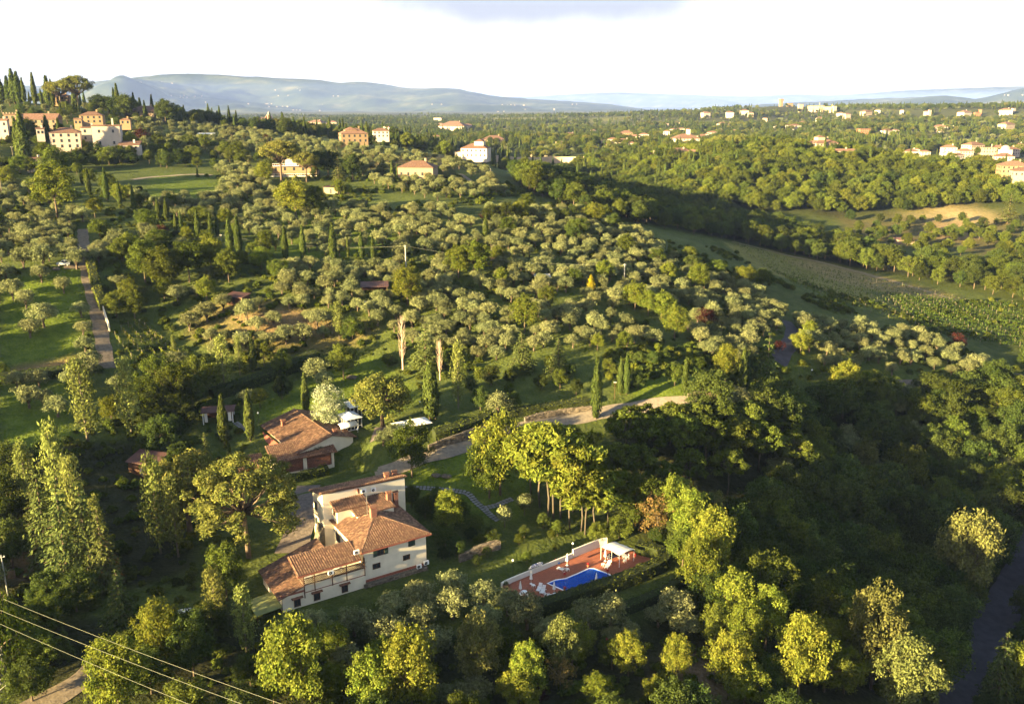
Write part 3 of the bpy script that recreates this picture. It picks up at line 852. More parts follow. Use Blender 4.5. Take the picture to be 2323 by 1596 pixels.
# ------------------------------------------------------------------ planting
TREES = []          # (root, kind, x, y, z-depth, given label or None)
KINDNAME = {'spring_tree': 'broadleaf_tree', 'green_tree': 'broadleaf_tree', 'dark_tree': 'woodland_tree', 'red_tree': 'plum_tree', 'brown_tree': 'dry_tree',
            'tall_tree': 'tall_tree', 'big_pine': 'stone_pine', 'round_pine': 'stone_pine', 'yellow_fir': 'fir_tree', 'orange_fir': 'fir_tree', 'dark_shrub': 'shrub',
            'bright_shrub': 'shrub', 'red_shrub': 'shrub', 'grey_shrub': 'shrub', 'yellow_shrub': 'shrub'}
CATNAME = {'shrub': 'shrub', 'trimmed_tree': 'tree'}
_pick = [0]
class Spec:
    pass
def plant(kind, x, y, H, w=1.0, label=None, group=None, h=None, lean=0.0, variant=None, leaf=None, hero=False):
    """notes a tree; the trees themselves are made in grow_all()"""
    _pick[0] += 1
    t = Spec()
    t.kind, t.x, t.y, t.H, t.w, t.label, t.group, t.lean, t.leaf, t.hero = kind, float(x), float(y), float(H), w, label, group, lean, leaf, hero
    t.h = float(ground(x, y)) if h is None else h
    t.v = (variant if variant is not None else _pick[0] * 7 + int(x * 3)) % len(TPL[kind])
    t.name = KINDNAME.get(kind, kind)
    t.px, t.py, t.z = project(t.x, t.y, t.h)
    t.top = project(t.x, t.y, t.h + t.H)[1]
    t.rz = random.uniform(0, 6.28)
    TREES.append(t)
    return t

def raise_tree(t):
    tm, cm, nom = TPL[t.kind][t.v]
    s = t.H / nom
    root = empty(t.name, (t.x, t.y, t.h), t.rz, t.label, CATNAME.get(t.name, 'tree' if t.name not in ('cypress', 'poplar', 'willow', 'cedar') else t.name), t.group)
    root.rotation_euler[0] = t.lean
    root.scale = (s * t.w, s * t.w, s)
    a = bpy.data.objects.new('stems' if t.name == 'shrub' else 'trunk', tm); COL.objects.link(a); a.parent = root
    c = bpy.data.objects.new('crown', cm); COL.objects.link(c); c.parent = root
    if t.leaf:
        c.material_slots[0].link = 'OBJECT'; c.material_slots[0].material = M[t.leaf]
    t.root = root
    return root

def metres(px, py, hpx, z):
    """height in metres of something hpx picture units tall standing at that spot"""
    x, y, h = place_z(px, py, z)
    lo, hi = 0., 90.
    for _ in range(30):
        m = (lo + hi) / 2
        if py - project(x, y, h + m)[1] < hpx: lo = m
        else: hi = m
    return lo

def grow(kind, px, py, hpx, w=1.0, label=None, group=None, **kw):
    x, y, h, z = spot(px, min(py, 1640))
    if z > 900 and px < 480:                 # crest of the left hill: stand it on the skyline
        d = ray(px, py); x, y = d[0] * 625, d[1] * 625; h = float(ground(x, y)); z = 625
        bx, by, bz = project(x, y, h)
        return plant(kind, x, y, metres(bx, by, by - (py - hpx), bz), w, label, group, hero=True, **kw)
    return plant(kind, x, y, metres(px, py, hpx, z), w, label, group, hero=True, **kw)

HARD = []      # footprints to keep free: (x, y, r)
def keep(px, py, r):
    x, y, h, z = spot(px, py); HARD.append((x, y, r))
def keep_xy(x, y, r): HARD.append((x, y, r))

# ------------------------------------------------------------------ building materials
def tile_mat(name, c1, c2, c3):
    m = bpy.data.materials.new(name); m.use_nodes = True
    n, l = m.node_tree.nodes, m.node_tree.links
    b = n['Principled BSDF']; b.inputs['Roughness'].default_value = .85; b.inputs['Specular IOR Level'].default_value = .2
    g = n.new('ShaderNodeNewGeometry'); oi = n.new('ShaderNodeObjectInfo')
    a = n.new('ShaderNodeMath'); a.operation = 'ADD'; f = n.new('ShaderNodeMath'); f.operation = 'FRACT'
    l.new(g.outputs['Random Per Island'], a.inputs[0]); l.new(oi.outputs['Random'], a.inputs[1]); l.new(a.outputs[0], f.inputs[0])
    r = n.new('ShaderNodeValToRGB')
    r.color_ramp.elements[0].color = (*c1, 1); r.color_ramp.elements[1].color = (*c3, 1)
    e = r.color_ramp.elements.new(.5); e.color = (*c2, 1)
    l.new(f.outputs[0], r.inputs[0])
    tc = n.new('ShaderNodeTexCoord'); t = n.new('ShaderNodeTexNoise'); t.inputs['Scale'].default_value = 1.2; t.inputs['Detail'].default_value = 5
    l.new(tc.outputs['Object'], t.inputs['Vector'])
    r2 = n.new('ShaderNodeValToRGB'); r2.color_ramp.elements[0].position = .35; r2.color_ramp.elements[0].color = (.6, .6, .58, 1); r2.color_ramp.elements[1].position = .7; r2.color_ramp.elements[1].color = (1.1, 1.05, 1, 1)
    l.new(t.outputs['Fac'], r2.inputs[0])
    mx = n.new('ShaderNodeMix'); mx.data_type = 'RGBA'; mx.blend_type = 'MULTIPLY'; mx.inputs[0].default_value = 1
    l.new(r.outputs[0], mx.inputs[6]); l.new(r2.outputs[0], mx.inputs[7]); l.new(mx.outputs[2], b.inputs['Base Color'])
    return m
M['tile'] = tile_mat('clay_tile', (.135, .08, .06), (.215, .125, .085), (.32, .205, .13))
M['tile_bed'] = mat('tile_bed', (.20, .10, .065), .9, .45, 2.0, bump=.5, bscale=7)
M['roof_clay'] = mat('roof_clay', (.20, .115, .08), .9, .4, 1.5, bump=.6, bscale=9, obj_var=.2)
M['stucco'] = mat('stucco', (.74, .665, .52), .92, .13, .55, bump=.15, bscale=12)
M['stucco_white'] = mat('stucco_white', (.74, .70, .62), .92, .12, .5)
M['far_wall'] = mat('far_wall', (.40, .32, .235), .92, .12, .5, obj_var=.16)
M['far_white'] = mat('far_white', (.48, .42, .36), .92, .1, .5, obj_var=.10)
M['far_ochre'] = mat('far_ochre', (.25, .175, .105), .92, .15, .5, obj_var=.10)
M['far_stone'] = mat('far_stone', (.29, .22, .155), .95, .3, 2, obj_var=.1)
M['far_pink'] = mat('far_pink', (.46, .37, .31), .92, .12, .5, obj_var=.08)
M['far_brick'] = mat('far_brick', (.33, .155, .085), .95, .3, 2)
M['dark_glass'] = mat('dark_glass', (.03, .035, .04), .15, spec=.5)
M['shutter'] = mat('shutter_green', (.025, .045, .038), .6)
M['red_band'] = mat('red_band', (.30, .10, .065), .85, .25, 3)
M['wood_dark'] = mat('wood_dark', (.10, .05, .028), .8, .3, 4)
M['brick'] = mat('brick', (.26, .12, .085), .92, .35, 6, obj_var=.2)
M['stone'] = tile_mat('fieldstone', (.11, .09, .07), (.185, .155, .12), (.28, .24, .19))
M['mortar'] = mat('mortar', (.15, .13, .10), .95, .4, 3, bump=.7, bscale=6)
M['white'] = mat('white_paint', (.80, .80, .78), .5)
M['white_metal'] = mat('white_metal', (.78, .78, .76), .4)
M['canvas'] = mat('canvas', (.76, .74, .68), .9, .08, 2)
M['terracotta'] = mat('terracotta', (.42, .18, .09), .85, .25, 3)
M['steel'] = mat('galvanised', (.42, .42, .40), .55, .2, 3, metallic=.3)
M['black'] = mat('black_plastic', (.02, .02, .022), .5)
M['navy'] = mat('navy_fabric', (.018, .022, .05), .8)
M['green_panel'] = mat('green_panel', (.22, .24, .09), .7, .25, 1)
M['brown_sheet'] = mat('brown_sheet', (.13, .07, .06), .6, .3, 1)
M['blue'] = mat('blue_plastic', (.03, .12, .42), .5)
M['red_flower'] = mat('red_flower', (.42, .03, .03), .8, .4, 8)

def local(parent):
    mw = Matrix.Translation(parent.location) @ parent.rotation_euler.to_matrix().to_4x4()
    return mw.inverted()

def coppo(L=.46, w=.13, hgt=.10):
    """one half-round roof tile, length along +y (up the slope)"""
    v, f = [], []
    for k, (y, s) in enumerate(((0, 1.0), (L, .80))):
        for q in range(5):
            a = math.pi * q / 4
            v.append((-math.cos(a) * w * s, y, math.sin(a) * hgt * s + (.045 if k == 0 else 0)))
    for q in range(4): f.append([q, q + 1, 5 + q + 1, 5 + q])
    f.append([0, 1, 2, 3, 4][::-1])
    v += [(0, 0, .02)]
    return v, f
_cv, _cf = coppo()
COPPO = mesh_np('tile', _cv, _cf, [M['tile']])

_tile_count = {}
def tiled_plane(thing, roof, O, e, s, poly, single=0, pitch=.40, step=.38):
    """lay half-round tiles over a sloping polygon. O origin, e along the eave, s up the slope (unit), poly in (a, b)"""
    O, e, s = map(np.array, (O, e, s))
    n = np.cross(e, s); n /= np.linalg.norm(n)
    amin, amax = min(p[0] for p in poly), max(p[0] for p in poly)
    bmin, bmax = min(p[1] for p in poly), max(p[1] for p in poly)
    spots = []
    b = bmin
    while b < bmax - .15:
        a = amin + pitch / 2
        while a < amax:
            if in_poly(np.array(a), np.array(b + .12), poly): spots.append((a, b))
            a += pitch
        b += step
    rng = random.Random(len(spots))
    mb_v, mb_f = [], []
    for i, (a, b) in enumerate(spots):
        c = O + e * (a + rng.uniform(-.02, .02)) + s * (b + rng.uniform(-.02, .02)) + n * .012
        tw = rng.uniform(-.04, .04)
        ex = e * math.cos(tw) + s * math.sin(tw); sy = -e * math.sin(tw) + s * math.cos(tw)
        if i < single:
            o = link('tile', COPPO, roof)
            o.matrix_local = Matrix(((ex[0], sy[0], n[0], c[0]), (ex[1], sy[1], n[1], c[1]), (ex[2], sy[2], n[2], c[2]), (0, 0, 0, 1)))
        else:
            k = len(mb_v)
            mb_v += [tuple(c + ex * v[0] + sy * v[1] + n * v[2]) for v in _cv]
            mb_f += [[q + k for q in f] for f in _cf]
    return mb_v, mb_f

class Roof:
    """a roof part of a thing: bed slabs, single tiles on it, the remaining tiles as one mass"""
    def __init__(s, thing, budget=0):
        s.thing, s.bed, s.v, s.f, s.left = thing, MB(), [], [], budget
        s.part = link('roof', bpy.data.meshes.new('roof'), thing)
    def plane(s, quad, single=0):
        """quad: 3-D corners, first edge = eave left to right as seen from outside"""
        q = [np.array(p, float) for p in quad]
        e = q[1] - q[0]; e /= np.linalg.norm(e)
        nn = np.cross(e, q[2] - q[0]); nn /= np.linalg.norm(nn)
        if nn[2] < 0: nn = -nn
        sl = np.cross(nn, e)
        s.bed.slab([tuple(p) for p in q] if np.cross(q[1] - q[0], q[2] - q[0])[2] > 0 else [tuple(p) for p in q[::-1]], .14)
        poly = [(float((p - q[0]) @ e), float((p - q[0]) @ sl)) for p in q]
        v, f = tiled_plane(s.thing, s.part, q[0], e, sl, poly, single)
        k = len(s.v); s.v += v; s.f += [[i + k for i in g] for g in f]
    def ridge(s, a, b):
        a, b = np.array(a, float), np.array(b, float); n = max(1, int(np.linalg.norm(b - a) / .4))
        for i in range(n):
            p, q = a + (b - a) * i / n, a + (b - a) * (i + 1.12) / n
            t = MB().tube([p, q], [.15, .12], 6)
            k = len(s.v); s.v += t.v; s.f += [[i2 + k for i2 in g] for g in t.f]
    def done(s):
        s.part.data = s.bed.mesh('roof', M['tile_bed'])
        if s.v:
            t = link('tiles', mesh_np('tiles', s.v, s.f, [M['tile']]), s.part); t['kind'] = 'stuff'
        return s.part

def window(th, c, right, out, w, h, frame=M['wood_dark'], shutters=0, sill=True, bars=True, glass=None, ajar=0.0):
    """window part with recessed pane; shutters: 0 none, 1 open pair, 2 closed"""
    c, right, out = map(np.array, (c, right, out)); up = np.array([0, 0, 1.])
    mb = MB()
    for sx in (-1, 1): mb.obox(c + right * sx * (w / 2) + out * .03, right * .05, out * .07, up * (h / 2 + .05))
    for sz in (-1, 1): mb.obox(c + up * sz * (h / 2) + out * .03, right * (w / 2 - .051), out * .07, up * .05)
    if bars:
        mb.obox(c + out * .03, right * .03, out * .04, up * (h / 2 - .051))
    p = mb.build('window', frame, th)
    MB().obox(c - out * .01, right * (w / 2 - .04), out * .02, up * (h / 2 - .04)).build('pane', glass or M['dark_glass'], p)
    if sill: MB().obox(c - up * (h / 2 + .11) + out * .08, right * (w / 2 + .12), out * .12, up * .045).build('sill', M['stucco'], p)
    if shutters:
        for sx in (-1, 1):
            if shutters == 1: cc, rr = c + right * sx * (w / 2 + w * .26) + out * .13, w * .25
            else: cc, rr = c + right * sx * (w * .255) + out * .16, w * .25
            k = MB().obox(cc, right * rr, out * .025, up * (h / 2 + .04))
            for j in range(7): k.obox(cc + up * (h * (-.42 + .14 * j)) + out * .035, right * (rr - .06), out * .012, up * .035)
            k.build('shutter', M['shutter'], p)
    return p

def chimney(th, x, y, z, w=.9, d=.7, h=1.5, col='brick'):
    p = MB().box(x - w / 2, x + w / 2, y - d / 2, y + d / 2, z - 1.2, z + h).build('chimney', M[col], th)
    k = MB()
    for sx in (-1, 1):
        for sy in (-1, 1): k.box(x + sx * (w / 2 - .09) - .08, x + sx * (w / 2 - .09) + .08, y + sy * (d / 2 - .09) - .08, y + sy * (d / 2 - .09) + .08, z + h, z + h + .32)
    k.build('posts', M['brick'], p)
    MB().add([(x - w * .65, y - d * .65, z + h + .32), (x + w * .65, y - d * .65, z + h + .32), (x + w * .65, y + d * .65, z + h + .32), (x - w * .65, y + d * .65, z + h + .32), (x - w * .65, y, z + h + .62), (x + w * .65, y, z + h + .62)],
             [(0, 1, 5, 4), (2, 3, 4, 5), (0, 4, 3), (1, 2, 5), (3, 2, 1, 0)]).build('cap', M['tile_bed'], p)
    return p

def ac_unit(th_name, loc, rz, label, group='air conditioners on the villa'):
    t = empty('air_conditioner', loc, rz, label, 'air conditioner', group)
    MB().box(-.45, .45, -.17, .17, 0, .68).build('casing', M['white_metal'], t)
    g = MB()
    g.lathe([(.27, 0), (.27, .012), (.24, .014), (.24, .0)], 18)
    fan = link('fan_grille', mesh_np('fan_grille', g.v, g.f, [M['black']]), t); fan.location = (-.12, -.172, .34); fan.rotation_euler = (math.radians(90), 0, 0)
    h_ = MB().lathe([(.05, 0), (.05, .03)], 10)
    hub = link('hub', mesh_np('hub', h_.v, h_.f, [M['white_metal']]), t); hub.location = (-.12, -.175, .34); hub.rotation_euler = (math.radians(90), 0, 0)
    b = MB()
    for sx in (-.3, .3): b.box(sx - .025, sx + .025, -.17, .20, -.05, -.002)
    b.build('bracket', M['steel'], t)
    return t

def hit_vertical(px, py, P0, direction):
    """where a sight line meets a vertical plane through P0 along a horizontal direction -> (distance along, height)"""
    d = ray(px, py)
    a = np.array([[direction[0], -d[0]], [direction[1], -d[1]]])
    s, t = np.linalg.solve(a, -np.array(P0[:2]))
    return s, CAM_H + d[2] * t

# ------------------------------------------------------------------ main villa
VO = np.array([-24.8, 132.7]); VU = np.array([math.cos(VILLA_A), math.sin(VILLA_A)]); VV = np.array([-VU[1], VU[0]])
villa = empty('villa', (VO[0], VO[1], 0), VILLA_A, 'large cream villa with hipped clay roof, tall rear wing and lattice terrace', 'villa')
def vfront(px, py, v=0.0):
    s, z = hit_vertical(px, py, VO + VV * v, VU); return s, z
def vside(px, py, u=0.0):
    s, z = hit_vertical(px, py, VO + VU * u, VV); return s, z
EX, EV, EZ = (1., 0, 0), (0, 1., 0), (0, 0, 1.)
w = MB()
w.box(0, 11.6, 0, 13.5, .5, 8.6)
w.prism([(2.6, 8.6), (9.6, 8.6), (9.6, 13.49), (2.6, 13.49)], 8.6, [10.4, 10.4, 10.9, 10.9])
w.prism([(-.2, 10.9), (5.6, 10.9), (5.6, 13.48), (-.2, 13.48)], 8.6, [11.0, 11.0, 11.7, 11.7])
w.build('wall', M['stucco'], villa)
MB().prism([(-1.8, 13.5), (14.2, 13.5), (14.2, 18.7), (-1.8, 18.7)], .5, [13.5, 13.0, 11.6, 12.1]).build('rear_wing_wall', M['stucco'], villa)
fw = MB().box(-10.7, 0, -.35, 4.6, -.6, 5.4)
fw.prism([(-14.3, -.35), (-10.702, -.35), (-10.702, 10.0), (-14.3, 10.0)], -.6, [4.15, 5.2, 5.2, 4.15])
fw.prism([(-10.698, 4.602), (-4.6, 4.602), (-4.6, 10.0), (-10.698, 10.0)], -.3, [5.2, 7.05, 7.05, 5.2])
fw.build('front_wing_wall', M['stucco'], villa)
MB().add([(-3.6, 13.3, .5), (-1.8, 13.3, .5), (-1.8, 16.6, .5), (-3.6, 16.6, .5), (-2.1, 13.4, 7.2), (-1.82, 13.4, 7.2), (-1.82, 16.3, 7.2), (-2.1, 16.3, 7.2)],
         [(3, 2, 1, 0), (4, 5, 6, 7), (0, 1, 5, 4), (1, 2, 6, 5), (2, 3, 7, 6), (3, 0, 4, 7)]).build('buttress', M['mortar'], villa)
MB().box(.0, 11.66, -.07, -.002, 2.3, 2.75).build('base_band', M['red_band'], villa)
MB().box(-9.0, -.3, -.42, -.352, 1.0, 1.22).build('base_band', M['red_band'], villa)
MB().box(-10.6, -.06, -.40, -.352, 3.9, 4.02).build('string_course', M['red_band'], villa)
MB().box(-14.5, -10.6, -.46, -.352, 4.25, 4.55).build('verge', M['red_band'], villa)
# roofs
rf = Roof(villa)
AP = (5.0, 6.6, 10.9)
ea = 8.35
rf.plane([(-.75, -.75, ea), (12.3, -.75, ea), AP], single=215)
rf.plane([(-.75, 13.5, ea), (-.75, -.75, ea), AP])
rf.plane([(12.3, -.75, ea), (12.3, 13.49, ea), AP])
rf.plane([(-.75, 13.5, ea), AP, (12.3, 13.49, ea)])
for c in ((-.75, -.75, ea), (12.3, -.75, ea), (-.75, 13.5, ea)): rf.ridge(c, (AP[0], AP[1], AP[2] + .05))
rf.plane([(2.2, 8.2, 10.55), (10.0, 8.2, 10.55), (10.0, 13.46, 11.25), (2.2, 13.46, 11.25)])
rf.plane([(-.6, 10.5, 11.12), (6.0, 10.5, 11.12), (6.0, 13.45, 11.95), (-.6, 13.45, 11.95)])
rf.plane([(14.6, 19.2, 11.95), (-2.3, 19.2, 12.4), (-2.3, 13.2, 13.95), (14.6, 13.2, 13.5)])
rf.plane([(-11.7, -1.0, 7.45), (-.85, -1.0, 7.45), (-.85, 3.9, 8.75), (-11.7, 3.9, 8.75)], single=80)
rf.plane([(-14.9, 10.4, 4.1), (-14.9, -.7, 4.1), (-10.72, -.7, 5.35), (-10.72, 10.4, 5.35)])
rf.plane([(-10.70, 10.4, 5.36), (-10.70, 4.7, 5.36), (-4.4, 4.7, 7.3), (-4.4, 10.4, 7.3)])
rf.done()
MB().box(-.82, 12.36, -.84, -.76, ea - .22, ea - .02).box(-11.75, -.86, -1.09, -1.01, 7.2, 7.42).build('gutter', M['red_band'], villa)
# terrace with lattice screen under the small roof
lt = MB()
for i in range(44):
    x = -10.6 + i * .242
    for sgn in (-1, 1): lt.obox((x, -.60, 6.0), (.36 * sgn, 0, .52), (0, .012, 0), (.028, 0, -.02 * sgn))
lt.box(-10.7, -.1, -.64, -.56, 5.38, 5.5); lt.box(-10.7, -.1, -.64, -.56, 6.5, 6.62)
for i in range(14):
    y = -.4 + i * .3
    for sgn in (-1, 1): lt.obox((-10.66, y, 6.2), (0, .36 * sgn, .62), (.012, 0, 0), (0, .028, -.02 * sgn))
o = lt.build('lattice', M['wood_dark'], villa)
for x in (-10.66, -8.9, -5.9, -3.4, -.2):
    MB().box(x - .075, x + .075, -.74, -.642, 4.0 if x > -10 else 3.2, 7.35).build('terrace_post', M['wood_dark'], villa)
for x in (-10.66,):
    MB().box(x - .07, x + .07, 3.6, 3.75, 5.4, 8.5).build('terrace_post', M['wood_dark'], villa)
# windows: front wall
def front_window(px, py, wpx, hpx, v=0., **kw):
    s, z = vfront(px, py, v)
    m = 12.9
    return window(villa, (s, v, z), EX, (0, -1., 0), wpx / m / .86, hpx / m / .88, **kw)
front_window(863, 1248.5, 15, 17, shutters=1)
front_window(933.5, 1227.5, 13, 17, shutters=2)
front_window(854, 1282.5, 14.5, 10, sill=False)
front_window(922, 1263, 13.5, 9.5, sill=False)
for px, py in ((674.5, 1366), (719, 1352), (782, 1334)):
    p = front_window(px, py, 11, 14, v=-.36, sill=False)
    s, z = vfront(px, py, -.36)
    MB().prism([(s - .95, -.80), (s + .95, -.80), (s + .95, -.365), (s - .95, -.365)], [z + .82, z + .82, z + .95, z + .95], [z + .90, z + .90, z + 1.05, z + 1.05]).build('hood', M['tile_bed'], p)
s, z = vfront(860, 1125, 13.5)
window(villa, (s, 13.5, z), EX, (0, -1., 0), 1.0, 1.1, frame=M['white'], bars=True)
MB().obox((s + 1.15, 13.42, z), (.55, 0, 0), (0, .03, 0), (0, 0, .6)).build('shutter', M['shutter'], villa)
# windows: west side
for px, py, u, ww, hh in ((717, 1146, -1.8, .9, 1.3), (719.5, 1180, -1.8, .6, 1.1)):
    s, z = vside(px, py, u)
    window(villa, (u, s, z), (0, -1., 0), (-1., 0, 0), ww, hh, shutters=2)
for px, py in ((748.5, 1203.5), (768, 1219)):
    s, z = vside(px, py, 0)
    window(villa, (0, s, z), (0, -1., 0), (-1., 0, 0), .9, 1.5, shutters=1)
window(villa, (-.2, 12.2, 10.3), (0, -1., 0), (-1., 0, 0), .9, 1.0)
window(villa, (-14.3, 2.2, 2.6), (0, -1., 0), (-1., 0, 0), 1.0, 2.2, sill=False)
s, z = vfront(816, 1155, 8.6)
window(villa, (3.6, 8.6, 9.9), EX, (0, -1., 0), .7, .5, sill=False, bars=False)
chimney(villa, 4.6, 6.2, 10.9, 1.05, .8, 1.4)
chimney(villa, 9.6, 10.6, 10.6, .8, .8, 1.5); chimney(villa, 10.9, 10.6, 10.3, .8, .8, 1.5)
chimney(villa, 11.3, 15.2, 12.8, .8, .8, .9); chimney(villa, 13.2, 15.8, 12.5, .8, .8, .9)
# courtyard awning on the left end
MB().slab([(-18.6, -.6, 2.45), (-14.36, -.6, 2.75), (-14.36, 4.8, 2.75), (-18.6, 4.8, 2.45)], .06).build('awning', M['green_panel'], villa)
for x, y in ((-18.4, -.4), (-18.4, 4.6)): MB().box(x - .05, x + .05, y - .05, y + .05, -1.2, 2.38).build('awning_post', M['wood_dark'], villa)
# downpipes
MB().tube([(-14.38, -.45, 4.0), (-14.38, -.45, -.6)], .06, 6).tube([(-.12, -.12, 7.2), (-.12, -.12, -.2)], .06, 6).build('downpipe', M['wood_dark'], villa)
# roof aerial
MB().tube([(4.1, 7.6, 10.4), (4.1, 7.6, 14.6)], .025, 5).tube([(3.5, 7.6, 14.3), (4.7, 7.6, 14.3)], .015, 4).tube([(3.7, 7.6, 14.0), (4.5, 7.6, 14.0)], .015, 4).tube([(3.8, 7.3, 13.2), (4.4, 7.9, 13.2)], .015, 4).build('aerial', M['steel'], villa)
# fieldstone footing, stones set proud of the mortar
def stone_face(parent, P, e, up, L, H, proud=.05, sw=.42, sh=.24, out=None):
    P, e, up = map(np.array, (P, e, up)); nn = np.array(out) if out is not None else np.cross(e, up)
    mb = MB(); rng = random.Random(int(L * 100))
    z = 0
    while z < H - .05:
        hh = min(sh * rng.uniform(.75, 1.3), H - z)
        x = 0
        while x < L - .05:
            ww = min(sw * rng.uniform(.6, 1.5), L - x)
            c = P + e * (x + ww / 2) + up * (z + hh / 2)
            mb.obox(c + nn * rng.uniform(-.02, proud), e * (ww / 2 - .015), nn * .10, up * (hh / 2 - .012))
            x += ww
        z += hh
    t = mb.build('stones', M['stone'], parent); t['kind'] = 'stuff'
    return t
def local_wall(mb, P, e, L, H, th): 
    return mb
st = MB().box(-14.2, -.4, -.75, -.352, -2.4, .75).box(-.4, 11.5, -.6, -.02, -1.5, 2.25).build('stone_base', M['mortar'], villa)
stone_face(st, (-14.2, -.78, -2.4), EX, EZ, 13.7, 3.1, out=(0, -1, 0)); stone_face(st, (-.4, -.66, -1.5), EX, EZ, 11.9, 3.7, out=(0, -1, 0))
# tables and white cloths on the roof terrace
def world_of(th, p):
    a = th.rotation_euler[2]; return (th.location[0] + p[0] * math.cos(a) - p[1] * math.sin(a), th.location[1] + p[0] * math.sin(a) + p[1] * math.cos(a), th.location[2] + p[2])
for i, (x, y, lb) in enumerate([(-4.4, .5, 'white clothed table on the roof terrace behind the lattice screen'), (-9.6, .4, 'white iron table set at the left end of the roof terrace')]):
    t = empty('terrace_table', world_of(villa, (x, y, 5.4)), VILLA_A, lb, 'table', 'tables on the roof terrace')
    MB().box(-.6, .6, -.4, .4, .70, .75).build('tabletop', M['white'], t)
    for sx in (-.5, .5):
        for sy in (-.3, .3): MB().box(sx - .03, sx + .03, sy - .03, sy + .03, 0, .699).build('leg', M['white_metal'], t)
ac_unit('a', world_of(villa, (vfront(824, 1107, 13.5)[0], 13.28, vfront(824, 1116, 13.5)[1])), VILLA_A, 'white air conditioner beside the red satellite dish on the rear wing')
ac_unit('a', world_of(villa, (vfront(846, 1104, 13.5)[0], 13.28, vfront(846, 1113, 13.5)[1])), VILLA_A, 'white air conditioner above the small rear wing window, further from the dish')
ac_unit('a', world_of(villa, (9.9, -.5, 2.3)), VILLA_A, 'white air conditioner low on the front wall, nearer the windows')
ac_unit('a', world_of(villa, (11.3, -.5, 2.6)), VILLA_A, 'white air conditioner low at the right corner of the front wall')
ac_unit('a', world_of(villa, (-1.3, -.2, 8.15)), VILLA_A, 'white air conditioner standing on the terrace roof below the main eave')
ac_unit('a', world_of(villa, (-6.2, -.95, 6.25)), VILLA_A, 'white air conditioner hung on the terrace lattice')
s, z = vfront(809, 1113, 13.5)
dish = empty('satellite_dish', world_of(villa, (s, 13.1, z - .3)), VILLA_A + .9, 'dark red satellite dish on the rear wing of the large villa', 'satellite dish')
k = MB().lathe([(.05, .0), (.25, .04), (.42, .13), (.52, .22), (.54, .20)], 18)
d_ = link('reflector', mesh_np('reflector', k.v, k.f, [M['red_band']], True), dish); d_.rotation_euler = (math.radians(75), 0, 0); d_.location = (0, 0, .4)
MB().tube([(0, .3, .1), (0, 0, .3)], .03, 5).tube([(0, -.1, .35), (0, -.5, .5)], .015, 4).build('arm', M['steel'], dish)
for (u_, v_, r_) in ((5, 6, 11), (-8, 4, 9), (8, 15, 8), (-16, 3, 5), (0, 14, 8), (3, -4, 5), (-6, -4, 5), (11, -3, 4)):
    p = VO + VU * u_ + VV * v_; keep_xy(p[0], p[1], r_)

# ------------------------------------------------------------------ upper villa
UO = np.array([-39.1, 179.5, 0])
UA = math.radians(36)
uv = empty('farmhouse', (UO[0], UO[1], 0), UA, 'cream farmhouse with low gabled clay roof and brick lattice panels', 'house')
# local x = right along the gable front, y = back along the ridge
MB().prism([(-7.6, .2), (5.0, .2), (5.0, 20.6), (-7.6, 20.6)], 3.6, 8.75).build('wall', M['stucco'], uv)
g = MB()
g.add([(-7.6, .199, 8.75), (5.0, .199, 8.75), (5.0, .199, 9.35), (0, .199, 10.7), (-7.6, .199, 8.76)], [(0, 1, 2, 3, 4)])
g.add([(5.001, .2, 8.75), (5.001, 20.6, 8.75), (5.001, 20.6, 9.35), (5.001, .2, 9.35)], [(0, 1, 2, 3)])
g.build('gable', M['stucco'], uv)
ur = Roof(uv)
ur.plane([(-8.4, 21.0, 8.5), (-8.4, -.3, 8.5), (0, -.3, 10.85), (0, 21.0, 10.85)])
ur.plane([(5.7, -.3, 9.2), (5.7, 21.0, 9.2), (0, 21.0, 10.85), (0, -.3, 10.85)])
ur.ridge((0, -.3, 10.92), (0, 21, 10.92))
def ul(x, y):      # world -> local of the farmhouse
    dx, dy = x - UO[0], y - UO[1]; return (dx * math.cos(UA) + dy * math.sin(UA), -dx * math.sin(UA) + dy * math.cos(UA))
P1 = ul(-49.7, 171.1); P2 = ul(-38.0, 177.4)
e2 = np.array(P2) - np.array(P1); L2 = np.linalg.norm(e2); e2 /= L2; v2 = np.array([-e2[1], e2[0]])
def wq(a, b, z): q = np.array(P1) + e2 * a + v2 * b; return (q[0], q[1], z)
wing = MB()
q4 = [wq(.35, .55, 0)[:2], wq(L2 - .35, .55, 0)[:2], wq(L2 - .35, 6.4, 0)[:2], wq(.35, 6.4, 0)[:2]]
wing.prism(q4, 3.0, [7.72, 7.72, 9.15, 9.15]); wing.build('wing_wall', M['stucco'], uv)
ur.plane([wq(-.4, -.1, 7.85), wq(L2 + .3, -.1, 7.85), wq(L2 + .3, 6.3, 9.5), wq(-.4, 6.3, 9.5)], single=290)
ur.plane([wq(-7.6, 5.2, 5.3), wq(-.45, 5.2, 5.3), wq(-.45, 10.2, 6.5), wq(-7.6, 10.2, 6.5)])
ur.done()
MB().prism([wq(-7.2, 5.7, 0)[:2], wq(-.3, 5.7, 0)[:2], wq(-.3, 9.8, 0)[:2], wq(-7.2, 9.8, 0)[:2]], 3.0, [5.2, 5.2, 6.2, 6.2]).build('porch_wall', M['brick'], uv)
